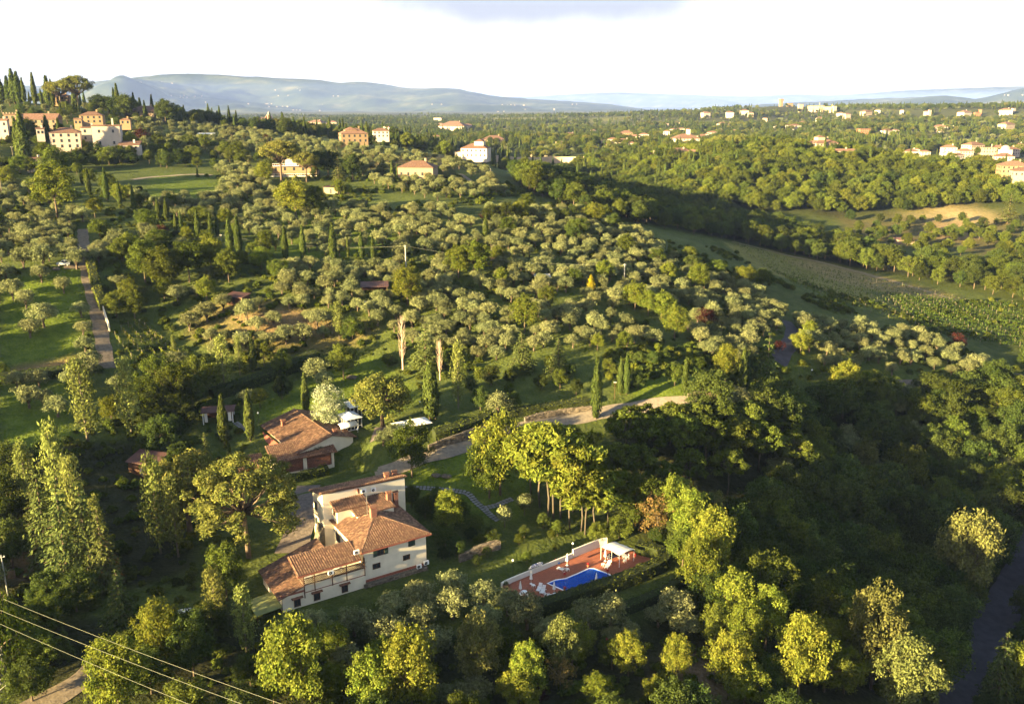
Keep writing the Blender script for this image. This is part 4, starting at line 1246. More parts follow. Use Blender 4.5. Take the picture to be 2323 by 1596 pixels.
# open brickwork panels: single bricks laid with gaps
for a0, a1 in ((.9, 6.2), (7.0, L2 - .9)):
    pn = MB().obox(wq((a0 + a1) / 2, .58, 6.25), (e2[0] * (a1 - a0) / 2, e2[1] * (a1 - a0) / 2, 0), (v2[0] * .05, v2[1] * .05, 0), (0, 0, 1.35)).build('brick_panel', M['wood_dark'], uv)
    bk = MB().obox((0, 0, 0), (e2[0] * .13, e2[1] * .13, 0), (v2[0] * .07, v2[1] * .07, 0), (0, 0, .055)).mesh('brick', M['brick'])
    nn = 0
    row = 0; z = 4.98
    while z < 7.55:
        a = a0 + .16 + (row % 2) * .19
        while a < a1 - .12:
            o = link('brick', bk, pn); o.location = wq(a, .50, z); a += .38; nn += 1
        z += .165; row += 1
# white glazed doors under the left eave, white posts
for i in range(6):
    y = 1.6 + i * 1.75
    window(uv, (-7.62, y, 7.35), (0, -1., 0), (-1., 0, 0), 1.25, 1.7, frame=M['white'], sill=False)
window(uv, (3.2, .18, 6.6), EX, (0, -1., 0), .5, .7, sill=False)
chimney(uv, -5.0, 15.2, 8.9, .8, .8, 1.6); chimney(uv, 1.5, 1.8, 9.9, .8, .8, 1.0)
MB().slab([(-9.6, 9.0, 6.9), (-8.45, 9.0, 7.6), (-8.45, 22.5, 7.6), (-9.6, 22.5, 6.9)], .08).build('porch_roof', M['red_band'], uv)
for (a, b, r) in ((0, 8, 9), (-5, 16, 7), (3, 16, 7), (-6, -3, 7), (-12, -6, 6), (2, -2, 5)):
    keep_xy(UO[0] + a * math.cos(UA) - b * math.sin(UA), UO[1] + a * math.sin(UA) + b * math.cos(UA), r)
# ------------------------------------------------------------------ roads, tracks and paths
def at_h(px, py, h):
    d = ray(px, py); t = (h - CAM_H) / d[2]
    return np.array([d[0] * t, d[1] * t])

def smooth(pts_, step=1.2):
    p = np.array(pts_, float)
    if len(p) > 2:
        q = [p[0]]
        for i in range(len(p) - 1):
            p0, p1, p2, p3 = p[max(i - 1, 0)], p[i], p[i + 1], p[min(i + 2, len(p) - 1)]
            n = max(2, int(np.linalg.norm(p2 - p1) / step))
            for k in range(1, n + 1):
                t = k / n
                q.append(.5 * ((2 * p1) + (-p0 + p2) * t + (2 * p0 - 5 * p1 + 4 * p2 - p3) * t * t + (-p0 + 3 * p1 - 3 * p2 + p3) * t ** 3))
        return np.array(q)
    n = max(2, int(np.linalg.norm(p[1] - p[0]) / step))
    return p[0] + (p[1] - p[0]) * np.linspace(0, 1, n + 1)[:, None]

def normals2(c):
    t = np.gradient(c, axis=0); t /= np.linalg.norm(t, axis=1, keepdims=True) + 1e-9
    return np.stack([t[:, 1], -t[:, 0]], 1)

def track(name, pix, width, m, lift=.10, across=5, world_pts=None):
    c = smooth([spot(*p)[:2] for p in pix] if world_pts is None else world_pts)
    n = normals2(c)
    w = width if hasattr(width, '__len__') else [width, width]
    ww = np.interp(np.linspace(0, 1, len(c)), np.linspace(0, 1, len(w)), w)
    rows = []
    for k in range(across):
        s = (k / (across - 1) - .5)
        wob = .15 * np.sin(np.arange(len(c)) * .9 + k) * (k in (0, across - 1))
        p = c + n * (s * ww + wob)[:, None]
        mid = ground(c[:, 0], c[:, 1])
        h = .5 * ground(p[:, 0], p[:, 1]) + .5 * mid if False else ground(p[:, 0], p[:, 1])
        rows.append(np.stack([p[:, 0], p[:, 1], h + lift], 1))
    V = np.array(rows)
    ii = np.arange(across * len(c)).reshape(across, len(c))
    f = np.stack([ii[:-1, :-1], ii[1:, :-1], ii[1:, 1:], ii[:-1, 1:]], -1).reshape(-1, 4)
    for q in c[::3]: keep_xy(q[0], q[1], max(w) * .5 + .8)
    o = link(name, mesh_np(name, V.reshape(-1, 3), f, [m], True))
    return tag(o, kind='structure'), c
M['gravel'] = mat('gravel', (.27, .225, .17), .95, .35, 1.5, bump=.5, bscale=5)
M['earth_track'] = mat('earth_track', (.20, .16, .115), .95, .4, 1.0, bump=.6, bscale=3)
M['asphalt'] = mat('asphalt', (.060, .056, .066), .8, .3, .6)
M['cobbles'] = mat('cobbled_yard', (.19, .155, .13), .9, .45, 1.6, bump=.6, bscale=4)
track('driveway', [(850, 1072), (900, 1060), (960, 1037), (1040, 1016), (1110, 997), (1200, 966), (1300, 950), (1400, 930), (1500, 915), (1600, 906), (1700, 910), (1775, 922)], [3.6, 4.2, 4.4, 5, 4.5, 5.5], M['gravel'])
track('track', [(188, 520), (190, 560), (198, 620), (208, 660), (218, 700), (228, 750), (238, 800), (246, 835)], [3.4, 3.6, 3.8], M['earth_track'])
track('track', [(300, 408), (345, 402), (400, 398), (450, 396), (480, 398)], 3.2, M['gravel'])
track('road', [(1785, 728), (1797, 750), (1793, 775), (1778, 800), (1765, 822)], [3.4, 4.5, 4.5], M['asphalt'])
track('road', [(2380, 1180), (2323, 1290), (2285, 1360), (2245, 1430), (2205, 1510), (2175, 1600), (2160, 1660)], [7.5, 7.5], M['asphalt'])
track('lane', [(0, 1650), (60, 1612), (140, 1572), (200, 1530), (245, 1480), (275, 1440)], [5, 4.5, 4], M['earth_track'])
track('path', [(1045, 395), (1060, 405), (1075, 420)], 2.5, M['earth_track'])
track('track', [(145, 606), (190, 604)], 3.2, M['earth_track'])
track('track', [(1960, 855), (2050, 870), (2150, 868), (2240, 860), (2323, 852)], 3.0, M['cobbles'])
track('field_edge', [(1660, 548), (1780, 578), (1900, 605), (2050, 645), (2190, 686)], [2, 4, 4], mat('dry_grass', (.26, .20, .11), .95, .3, 1.0))
# cobbled yard between the two villas
cy_ = [at_h(700, 1100, 3.4), at_h(690, 1160, 3.0), at_h(672, 1215, 2.4), at_h(660, 1250, 2.0)]
track('yard', None, [5, 5, 6], M['cobbles'], world_pts=cy_)

# stepping stones: every stone laid one by one on the lawn
path_px = [(918, 1107), (960, 1106.5), (1005, 1110), (1040, 1114), (1062, 1120), (1080, 1139), (1098, 1154), (1115, 1170), (1130, 1180)]
c = smooth([spot(*p)[:2] for p in path_px], .35)
path_obj = tag(link('stepping_stone_path', MB().mesh('stepping_stone_path', M['stucco'])), kind='structure')
rib_v, rib_f = [], []
nn2 = normals2(c)
for i, (p, q) in enumerate(zip(c, nn2)):
    for sgn in (-1, 1):
        x, y = p + q * sgn * .75; rib_v.append((x, y, float(ground(x, y)) + .03))
for i in range(len(c) - 1): rib_f.append((2 * i, 2 * i + 1, 2 * i + 3, 2 * i + 2))
path_obj.data = mesh_np('stepping_stone_path', rib_v, rib_f, [mat('path_turf', (.06, .085, .02), .95, .3, 2)])
pv_mesh = MB().prism([(-.28, -.30), (.28, -.30), (.28, .30), (-.28, .30)], -.05, .06).mesh('paver', mat('paver', (.24, .24, .25), .9, .3, 3, obj_var=.2))
dist = np.concatenate([[0], np.cumsum(np.linalg.norm(np.diff(c, axis=0), axis=1))])
s_ = 0.3; rr = random.Random(3)
def lay(path, c, dist):
    s_ = .3
    while s_ < dist[-1]:
        x, y = np.interp(s_, dist, c[:, 0]), np.interp(s_, dist, c[:, 1])
        x2, y2 = np.interp(s_ + .2, dist, c[:, 0]), np.interp(s_ + .2, dist, c[:, 1])
        a = math.atan2(y2 - y, x2 - x)
        for sg in (-1, 1):
            qx, qy = x - math.sin(a) * sg * .34, y + math.cos(a) * sg * .34
            o = link('paver', pv_mesh, path, (qx, qy, float(ground(qx, qy)) + .05)); o.rotation_euler = (rr.uniform(-.03, .03), rr.uniform(-.03, .03), a + rr.uniform(-.06, .06))
        s_ += .74
lay(path_obj, c, dist)
c2 = smooth([spot(*p)[:2] for p in [(1100, 1152), (1125, 1146), (1145, 1138), (1165, 1130)]], .35)
lay(path_obj, c2, np.concatenate([[0], np.cumsum(np.linalg.norm(np.diff(c2, axis=0), axis=1))]))
for q in c[::4]: keep_xy(q[0], q[1], 1.3)
# flagstones by the garden pergola
c3 = smooth([spot(*p)[:2] for p in [(534, 958), (548, 968), (560, 978)]], .35)
lay(path_obj, c3, np.concatenate([[0], np.cumsum(np.linalg.norm(np.diff(c3, axis=0), axis=1))]))

# ------------------------------------------------------------------ walls
def wall_run(name, label, pix, H, th=.45, m='mortar', stones=True, cap=None, sink=.8, cat='wall', group=None, world_pts=None, top_h=None):
    c = smooth([spot(*p)[:2] for p in pix] if world_pts is None else world_pts, 1.6)
    n = normals2(c)
    x0, y0 = c[0]
    z0 = float(ground(x0, y0))
    t = empty(name, (x0, y0, z0), 0, label, cat, group)
    hg = ground(c[:, 0], c[:, 1]) if top_h is None else np.full(len(c), top_h - (H if not hasattr(H, '__len__') else H[0]))
    Hs = np.interp(np.linspace(0, 1, len(c)), np.linspace(0, 1, len(H)), H) if hasattr(H, '__len__') else np.full(len(c), H)
    mb = MB()
    for i in range(len(c) - 1):
        a, b = c[i], c[i + 1]; q = (n[i] * th / 2, n[i + 1] * th / 2)
        poly = [a + q[0], b + q[1], b - q[1], a - q[0]]
        lo = [hg[i] - sink, hg[i + 1] - sink, hg[i + 1] - sink, hg[i] - sink]
        hi = [hg[i] + Hs[i], hg[i + 1] + Hs[i + 1], hg[i + 1] + Hs[i + 1], hg[i] + Hs[i]]
        if np.cross(poly[1] - poly[0], poly[2] - poly[1]) < 0: poly, lo, hi = poly[::-1], lo[::-1], hi[::-1]
        mb.prism([tuple(p - c[0]) for p in poly], [v - z0 for v in lo], [v - z0 for v in hi])
    body = mb.build('wall_body', M[m], t)
    if stones:
        k = MB(); rng = random.Random(len(c))
        for i in range(len(c) - 1):
            a, b = c[i], c[i + 1]; L = np.linalg.norm(b - a); e = (b - a) / L
            for sgn in (1, -1):
                z = -.3
                while z < Hs[i] - .05:
                    hh = rng.uniform(.18, .32); x = 0
                    while x < L - .05:
                        ww = min(rng.uniform(.25, .65), L - x)
                        cc = a + e * (x + ww / 2) + n[i] * sgn * (th / 2 + rng.uniform(-.03, .05)) - c[0]
                        f_ = (x + ww / 2) / L
                        k.obox((cc[0], cc[1], hg[i] * (1 - f_) + hg[i + 1] * f_ + z + hh / 2 - z0), (e[0] * (ww / 2 - .015), e[1] * (ww / 2 - .015), 0), (n[i][0] * .08, n[i][1] * .08, 0), (0, 0, hh / 2 - .012))
                        x += ww
                    z += hh
        s_o = k.build('stones', M['stone'], t); s_o['kind'] = 'stuff'
    if cap:
        k = MB()
        for i in range(len(c) - 1):
            a, b = c[i], c[i + 1]; q = (n[i] * (th / 2 + .06), n[i + 1] * (th / 2 + .06))
            poly = [a + q[0], b + q[1], b - q[1], a - q[0]]
            hi = [hg[i] + Hs[i] + .003, hg[i + 1] + Hs[i + 1] + .003, hg[i + 1] + Hs[i + 1] + .003, hg[i] + Hs[i] + .003]
            if np.cross(poly[1] - poly[0], poly[2] - poly[1]) < 0: poly, hi = poly[::-1], hi[::-1]
            k.prism([tuple(p - c[0]) for p in poly], [v - z0 for v in hi], [v - z0 + .08 for v in hi])
        k.build('coping', M[cap], t)
    return t
wall_run('stone_wall', 'low fieldstone retaining wall under the garden hedge beside the driveway', [(972, 1022), (1010, 1010), (1050, 1000), (1088, 988), (1106, 985)], [1.2, 1.8, 2.2, 1.6])
wall_run('stone_wall', 'long fieldstone retaining wall on the uphill side of the drive', [(1190, 957), (1250, 945), (1300, 937), (1342, 930)], [1.1, 1.4, 1.3, 1.0])
wall_run('stone_wall', 'fieldstone bank wall beside the tall cypresses above the drive', [(1560, 903), (1620, 893), (1680, 890), (1730, 900)], [1.2, 1.6, 1.3])
wall_run('stone_wall', 'rubble retaining wall standing below the front of the villa', None, 2.4, world_pts=[VO + VU * -.6 + VV * -2.6, VO + VU * 4 + VV * -2.4, VO + VU * 8.0 + VV * -1.9], top_h=1.2, sink=3)
wall_run('stone_wall', 'old rubble wall overgrown with creeper between villa and pool', [(1042, 1274), (1075, 1262), (1110, 1250), (1135, 1243)], [1.3, 1.9, 1.4])
wall_run('garden_wall', 'sunlit rendered wall along the right edge of the straight track', [(236, 712), (243, 735), (249, 752)], [2.3, 2.3], th=.3, m='stucco', stones=False)
wall_run('garden_wall', 'long tan estate wall across the far side of the valley', [(1105, 366), (1180, 372), (1260, 370), (1330, 370), (1410, 370)], 6.0, th=1.0, m='far_wall', stones=False, cat='wall')
wall_run('garden_wall', 'brick garden wall climbing beside the young cypress row on the left', [(332, 470), (370, 480), (418, 496), (448, 507)], 1.4, th=.3, m='far_brick', stones=False) if False else None
wall_run('garden_wall', 'buff terrace wall beneath the stone chapel in the valley', [(1440, 374), (1500, 373), (1600, 372), (1680, 370)], 4.0, th=1.0, m='far_wall', stones=False)
wall_run('garden_wall', 'white roadside wall below the two tall cypresses on the left', [(64, 392), (74, 390), (98, 380)], 3.2, th=.5, m='far_white', stones=False)

# ------------------------------------------------------------------ hedges
def hedge(label, pix, H, W, world_pts=None, base_h=None, leaf='hedge_leaf', dens=34, group='clipped hedges'):
    c = smooth([spot(*p)[:2] for p in pix] if world_pts is None else world_pts, .8)
    n = normals2(c)
    L = np.concatenate([[0], np.cumsum(np.linalg.norm(np.diff(c, axis=0), axis=1))])
    z0 = float(ground(*c[0]))
    t = empty('hedge', (c[0][0], c[0][1], z0), 0, label, 'hedge', group)
    N = int(L[-1] * dens * (2 * H + W) / 4)
    s = RNG.uniform(0, L[-1], N)
    x = np.interp(s, L, c[:, 0]); y = np.interp(s, L, c[:, 1]); nx_ = np.interp(s, L, n[:, 0]); ny_ = np.interp(s, L, n[:, 1])
    face = RNG.choice(3, N, p=[H / (2 * H + W), H / (2 * H + W), W / (2 * H + W)])
    off = np.where(face == 0, W / 2, np.where(face == 1, -W / 2, RNG.uniform(-W / 2, W / 2, N)))
    bump_ = .12 * np.sin(s * 1.7 + face) + .08 * np.sin(s * 4.1)
    zz = np.where(face == 2, H, RNG.uniform(0, H, N)) + bump_ * (face == 2)
    off = off + np.sign(off) * bump_ * (face != 2)
    gx, gy = x + nx_ * off, y + ny_ * off
    P = np.stack([gx, gy, ground(gx, gy) + zz], 1) + RNG.normal(size=(N, 3)) * .07 - np.array([c[0][0], c[0][1], z0])
    nr = np.stack([np.where(face == 2, 0, nx_ * np.sign(off)), np.where(face == 2, 0, ny_ * np.sign(off)), (face == 2) * 1.0], 1) + RNG.normal(size=(N, 3)) * .45
    v, f = leaf_quads(P, nr, .34, .6)
    o = link('foliage', mesh_np('foliage', v, f, [M[leaf]]), t)
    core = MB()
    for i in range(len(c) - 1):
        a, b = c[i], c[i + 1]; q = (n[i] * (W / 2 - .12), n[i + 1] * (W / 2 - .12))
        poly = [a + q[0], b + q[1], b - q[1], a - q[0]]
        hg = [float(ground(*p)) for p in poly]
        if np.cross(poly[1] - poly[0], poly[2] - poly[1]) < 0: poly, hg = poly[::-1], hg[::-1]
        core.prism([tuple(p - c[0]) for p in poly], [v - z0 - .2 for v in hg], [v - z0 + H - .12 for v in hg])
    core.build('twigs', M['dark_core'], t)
    for q in c[::3]: keep_xy(q[0], q[1], W / 2 + .6)
    return t
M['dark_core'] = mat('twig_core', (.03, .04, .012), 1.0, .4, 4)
hedge('long clipped hedge along the near side of the pool terrace', None, 2.3, 2.3, world_pts=[at_h(1218, 1392, 0), at_h(1270, 1377, 0), at_h(1350, 1350, 0), at_h(1430, 1322, 0), at_h(1492, 1295, 0), at_h(1506, 1280, 0), at_h(1490, 1264, 0), at_h(1444, 1252, 0)], leaf='green_leaf')
hedge('lower clipped hedge in shade, outside the pool hedge', None, 1.8, 1.6, world_pts=[at_h(1398, 1402, -.6), at_h(1450, 1383, -.6), at_h(1510, 1357, -.6), at_h(1550, 1330, -.6)])
hedge('sunlit flowering hedge on top of the garden retaining wall', [(985, 996), (1030, 985), (1080, 968), (1115, 950)], 2.2, 2.2, leaf='green_leaf')
hedge('roadside hedge on the bank left of the tall cypress', [(1150, 945), (1200, 938), (1260, 930), (1335, 918)], 1.8, 2.2, leaf='green_leaf')
hedge('tall leafy hedge along the right side of the straight track', [(203, 590), (214, 640), (224, 675), (236, 705)], 2.8, 2.2, leaf='spring_leaf')
hedge('hedge along the lower edge of the sunlit lawn on the left', [(0, 866), (60, 862), (150, 850), (200, 832)], 2.2, 2.5, leaf='green_leaf')
hedge('dark hedge below the brick lattice wing of the farmhouse', [(660, 1092), (700, 1083), (745, 1072)], 1.6, 1.6, leaf='green_leaf')
hedge('hedge bordering the upper lawn along its left side', [(480, 905), (560, 880), (640, 850), (720, 815)], 2.6, 3.0, leaf='green_leaf')

# ------------------------------------------------------------------ pool terrace
def PT(zx, zy, h=0.0): return at_h(1161.5 + .2502 * zx, 1196.6 + .2502 * zy, h)
M['pool_tiles'] = mat('terracotta_paving', (.34, .115, .065), .85, .22, .8)
n_, l_ = M['pool_tiles'].node_tree.nodes, M['pool_tiles'].node_tree.links
br = n_.new('ShaderNodeTexBrick'); br.offset = 0; br.inputs['Scale'].default_value = 1.0; br.inputs['Brick Width'].default_value = .42; br.inputs['Row Height'].default_value = .42; br.inputs['Mortar Size'].default_value = .025
br.inputs['Color1'].default_value = (.36, .12, .068, 1); br.inputs['Color2'].default_value = (.29, .095, .055, 1); br.inputs['Mortar'].default_value = (.22, .10, .07, 1)
tc_ = n_.new('ShaderNodeTexCoord'); mp_ = n_.new('ShaderNodeMapping'); mp_.inputs['Rotation'].default_value = (0, 0, math.radians(33))
l_.new(tc_.outputs['Object'], mp_.inputs[0]); l_.new(mp_.outputs[0], br.inputs['Vector']); l_.new(br.outputs['Color'], n_['Principled BSDF'].inputs['Base Color'])
deck = [PT(-95, 560), PT(250, 735), PT(640, 590), PT(1010, 440), PT(1330, 310), PT(1180, 235), PT(870, 170), PT(780, 184), PT(550, 278), PT(0, 500)]
pool = [PT(330, 508), PT(400, 480), PT(490, 468), PT(610, 418), PT(700, 375), PT(740, 376), PT(870, 424), PT(892, 440), PT(880, 460), PT(700, 532), PT(545, 586), PT(495, 578), PT(430, 548)]
def grown(poly, d):
    p = np.array(poly); c = p.mean(0)
    out = []
    for i in range(len(p)):
        a, b, q = p[i - 1], p[i], p[(i + 1) % len(p)]
        e1 = (b - a) / np.linalg.norm(b - a); e2_ = (q - b) / np.linalg.norm(q - b)
        n1, n2_ = np.array([e1[1], -e1[0]]), np.array([e2_[1], -e2_[0]])
        m_ = n1 + n2_; m_ /= np.linalg.norm(m_)
        if m_ @ (b - c) < 0: m_ = -m_
        out.append(b + m_ * d)
    return out
def flat_with_hole(name, outer, hole, z, m, parent=None):
    from mathutils.geometry import delaunay_2d_cdt
    pts2 = [Vector(p) for p in outer] + [Vector(p) for p in hole]
    no, nh = len(outer), len(hole)
    ed = [(i, (i + 1) % no) for i in range(no)] + [(no + i, no + (i + 1) % nh) for i in range(nh)]
    vs, es, fs, *_ = delaunay_2d_cdt(pts2, ed, [], 0, 1e-6)
    V = [(v.x, v.y, z) for v in vs]; keepf = []
    for f in fs:
        cx = sum(vs[i].x for i in f) / len(f); cy = sum(vs[i].y for i in f) / len(f)
        if in_poly(np.array(cx), np.array(cy), outer) and not in_poly(np.array(cx), np.array(cy), hole): keepf.append(list(f))
    me = mesh_np(name, V, keepf, [m])
    if me.polygons[0].normal.z < 0: me.flip_normals()
    return link(name, me, parent)
rim = grown(pool, .32)
tag(flat_with_hole('pool_terrace', deck, rim, .10, M['pool_tiles']), kind='structure')
# sink the ground under the basin is hidden: basin built as a shallow tub
pool_t = empty('swimming_pool', (float(np.mean([p[0] for p in pool])), float(np.mean([p[1] for p in pool])), .1), 0, 'bright blue swimming pool set in the red terracotta terrace', 'swimming pool')
pc = np.array(pool_t.location[:2])
cop = flat_with_hole('coping', rim, pool, .125, M['white'], pool_t)
for v_ in cop.data.vertices: v_.co.x -= pc[0]; v_.co.y -= pc[1]; v_.co.z -= .1
k = MB(); pl = [p - pc for p in pool]
if sum(pl[i][0] * pl[(i + 1) % len(pl)][1] - pl[(i + 1) % len(pl)][0] * pl[i][1] for i in range(len(pl))) < 0: pl = pl[::-1]
np_ = len(pl)
k.add([(p[0], p[1], .022) for p in pl] + [(p[0], p[1], -1.3) for p in pl], [[i, i + np_, (i + 1) % np_ + np_, (i + 1) % np_] for i in range(np_)] + [list(range(np_, 2 * np_))])
k.build('basin', mat('pool_liner', (.015, .15, .85), .6, .12, 1.2), pool_t)
M['pool_step'] = mat('pool_step', (.06, .30, .90), .6)
mw_ = bpy.data.materials.new('pool_water'); mw_.use_nodes = True
b_ = mw_.node_tree.nodes['Principled BSDF']; b_.inputs['Base Color'].default_value = (.015, .13, .80, 1); b_.inputs['Roughness'].default_value = .06; b_.inputs['Specular IOR Level'].default_value = .22
nt = mw_.node_tree; wv = nt.nodes.new('ShaderNodeTexNoise'); wv.inputs['Scale'].default_value = 2.5; bq = nt.nodes.new('ShaderNodeBump'); bq.inputs['Strength'].default_value = .08
tq = nt.nodes.new('ShaderNodeTexCoord'); nt.links.new(tq.outputs['Object'], wv.inputs['Vector']); nt.links.new(wv.outputs['Fac'], bq.inputs['Height']); nt.links.new(bq.outputs[0], b_.inputs['Normal'])
MB().add([(p[0], p[1], -.03) for p in pl], [list(range(np_))]).build('water', mw_, pool_t)
b_.inputs['Alpha'].default_value = .5
tip, ea_, eb_ = PT(340, 508) - pc, PT(488, 472) - pc, PT(492, 574) - pc
for i, (t_, z_) in enumerate(((.40, -.22), (.66, -.48), (.92, -.78))):
    st_ = MB(); q_ = [tip, tip + (eb_ - tip) * t_, tip + (eb_ + ea_ - 2 * tip) * .5 * t_ * 1.12, tip + (ea_ - tip) * t_]
    if sum(q_[k_][0] * q_[(k_ + 1) % 4][1] - q_[(k_ + 1) % 4][0] * q_[k_][1] for k_ in range(4)) < 0: q_ = q_[::-1]
    st_.prism([tuple(p) for p in q_], -1.28 + .002 * i, z_).build('step', M['pool_step'], pool_t)
# pool wall with stepped rendered top
wall_run('garden_wall', 'cream rendered wall along the uphill side of the pool terrace', None, 0.95, th=.3, m='stucco_white', stones=False, world_pts=[PT(-95, 552), PT(0, 495), PT(270, 385), PT(545, 272)], sink=.5)
wall_run('garden_wall', 'higher end of the pool wall, behind the white canopy', None, 1.7, th=.3, m='stucco_white', stones=False, world_pts=[PT(550, 272), PT(700, 212), PT(780, 180), PT(860, 163)], sink=.5)
for p in deck: keep_xy(p[0], p[1], 1.5)
for a_, b2_ in ((300, 450), (600, 300), (850, 300), (600, 480), (900, 380), (200, 560), (1100, 300), (750, 420)):
    q = PT(a_, b2_); keep_xy(q[0], q[1], 4.5)

# furniture of the terrace
def lounger(p, ang, label):
    t = empty('sun_lounger', (p[0], p[1], .1), ang, label, 'sun lounger', 'white sun loungers by the pool')
    s = MB()
    for i in range(8): s.box(-.30, .30, -.95 + i * .155, -.95 + i * .155 + .125, .30, .34)
    for sx in (-.33, .31): s.box(sx, sx + .02, -.98, .30, .27, .35)
    s.build('seat', M['white'], t)
    b = MB()
    for i in range(5): 
        c0 = np.array([0, .34 + i * .125, .36 + i * .115]); b.obox(c0, (.30, 0, 0), (0, .042, .039), (0, -.012, .012))
    b.build('backrest', M['white'], t)
    for x, y in ((-.28, -.8), (.28, -.8), (-.28, .25), (.28, .25)): MB().box(x - .03, x + .03, y - .03, y + .03, 0, .299).build('leg', M['white'], t)
    for x in (-.36, .34): MB().box(x, x + .04, -.1, .32, .46, .50).box(x, x + .04, -.08, -.04, .351, .459).box(x, x + .04, .26, .30, .351, .459).build('armrest', M['white'], t)
    for x in (-.36, .36):
        w_ = MB().lathe([(.03, -.02), (.12, -.02), (.12, .02), (.03, .02)], 12); o = link('wheel', mesh_np('wheel', w_.v, w_.f, [M['white']]), t); o.location = (x, .75, .12); o.rotation_euler = (0, math.radians(90), 0)
    return t
def side_table(p, ang, label, h=.45):
    t = empty('side_table', (p[0], p[1], .1), ang, label, 'table', 'small white tables by the pool')
    MB().box(-.28, .28, -.28, .28, h - .04, h).build('tabletop', M['white'], t)
    for x in (-.23, .23):
        for y in (-.23, .23): MB().box(x - .025, x + .025, y - .025, y + .025, 0, h - .041).build('leg', M['white'], t)
def closed_umbrella(p, label):
    t = empty('closed_umbrella', (p[0], p[1], .1), 0, label, 'umbrella', 'closed cream umbrellas by the pool')
    MB().tube([(0, 0, 0), (0, 0, 2.45)], .025, 6).build('pole', M['white_metal'], t)
    MB().lathe([(.26, 0), (.26, .06), (.05, .09)], 10).build('base', M['white'], t)
    k = MB(); n = 14; base_i = 0
    prof = [(.30, .95), (.24, 1.25), (.20, 1.55), (.14, 1.9), (.07, 2.3), (.02, 2.42)]
    for r, z in prof:
        for i in range(n):
            a = 2 * math.pi * i / n; rr_ = r * (1 if i % 2 else .68); k.v.append((rr_ * math.cos(a), rr_ * math.sin(a), z))
    for j in range(len(prof) - 1):
        for i in range(n): k.f.append([j * n + i, j * n + (i + 1) % n, (j + 1) * n + (i + 1) % n, (j + 1) * n + i])
    k.build('canopy', M['canvas'], t)
PA = math.radians(33)
lounger(PT(452, 392), PA + 3.5, 'white sun lounger facing the pool from the wall side')
lounger(PT(868, 358), PA + 1.15 - 2.2, 'white sun lounger at the far right end of the pool')
lounger(PT(248, 565), PA - .9, 'white sun lounger, upper left of the pair at the near end')
lounger(PT(280, 585), PA - .9, 'white sun lounger, lower right of the pair at the near end')
lounger(PT(335, 628), PA + .9, 'white sun lounger lying flat in front of the side tables')
lounger(PT(395, 645), PA + 1.4, 'white sun lounger partly hidden behind the pool hedge')
side_table(PT(503, 395), PA, 'small white table beside the lounger near the wall')
side_table(PT(828, 350), PA, 'small white table beside the far right lounger')
side_table(PT(194, 542), PA, 'small white table under the umbrella left of the lounger pair')
side_table(PT(388, 622), PA, 'small white table under the umbrella nearest the hedge')
for q, lb in (((499, 345), 'closed cream umbrella behind the pool by the wall'), ((845, 305), 'closed cream umbrella near the white canopy'), ((173, 512), 'closed cream umbrella left of the lounger pair'), ((76, 600), 'closed cream umbrella beside the round white table'), ((381, 604), 'closed cream umbrella next to the flat loungers'), ((763, 525), 'closed cream umbrella at the near edge of the pool')):
    closed_umbrella(PT(*q), lb)
def chair(p, ang, label, grp='white garden chairs', m='white', z=.1):
    t = empty('garden_chair', (p[0], p[1], z), ang, label, 'chair', grp)
    MB().box(-.24, .24, -.24, .24, .41, .45).build('seat', M[m], t)
    k = MB()
    for i in range(5): k.box(-.22 + i * .095, -.22 + i * .095 + .06, .22, .25, .46, .90)
    k.box(-.24, .24, .22, .25, .901, .95).build('backrest', M[m], t)
    for x in (-.21, .21):
        for y in (-.21, .21): MB().box(x - .025, x + .025, y - .025, y + .025, 0, .409).build('leg', M[m], t)
        MB().box(x - .03, x + .03, -.2, .22, .62, .65).build('armrest', M[m], t)
def round_table(p, label, z=.1):
    t = empty('round_table', (p[0], p[1], z), 0, label, 'table', 'round white garden tables')
    MB().lathe([(.02, .70), (.50, .70), (.52, .73), (.50, .75), (.02, .75)], 20).build('tabletop', M['white'], t)
    for i in range(4):
        a = i * math.pi / 2 + .6; MB().tube([(.12 * math.cos(a), .12 * math.sin(a), .70), (.36 * math.cos(a), .36 * math.sin(a), 0)], .03, 5).build('leg', M['white'], t)
round_table(PT(110, 615), 'round white table at the near left end of the terrace')
chair(PT(135, 640), PA + 2.6, 'white garden chair on the hedge side of the round table')
chair(PT(86, 632), PA + 1.0, 'white garden chair on the wall side of the round table')
round_table(PT(1016, 285), 'round white table in the shade of the white canopy')
chair(PT(1022, 318), PA + 2.9, 'white garden chair in front of the canopy table')
chair(PT(1045, 285), PA + 4.4, 'white garden chair right of the canopy table')
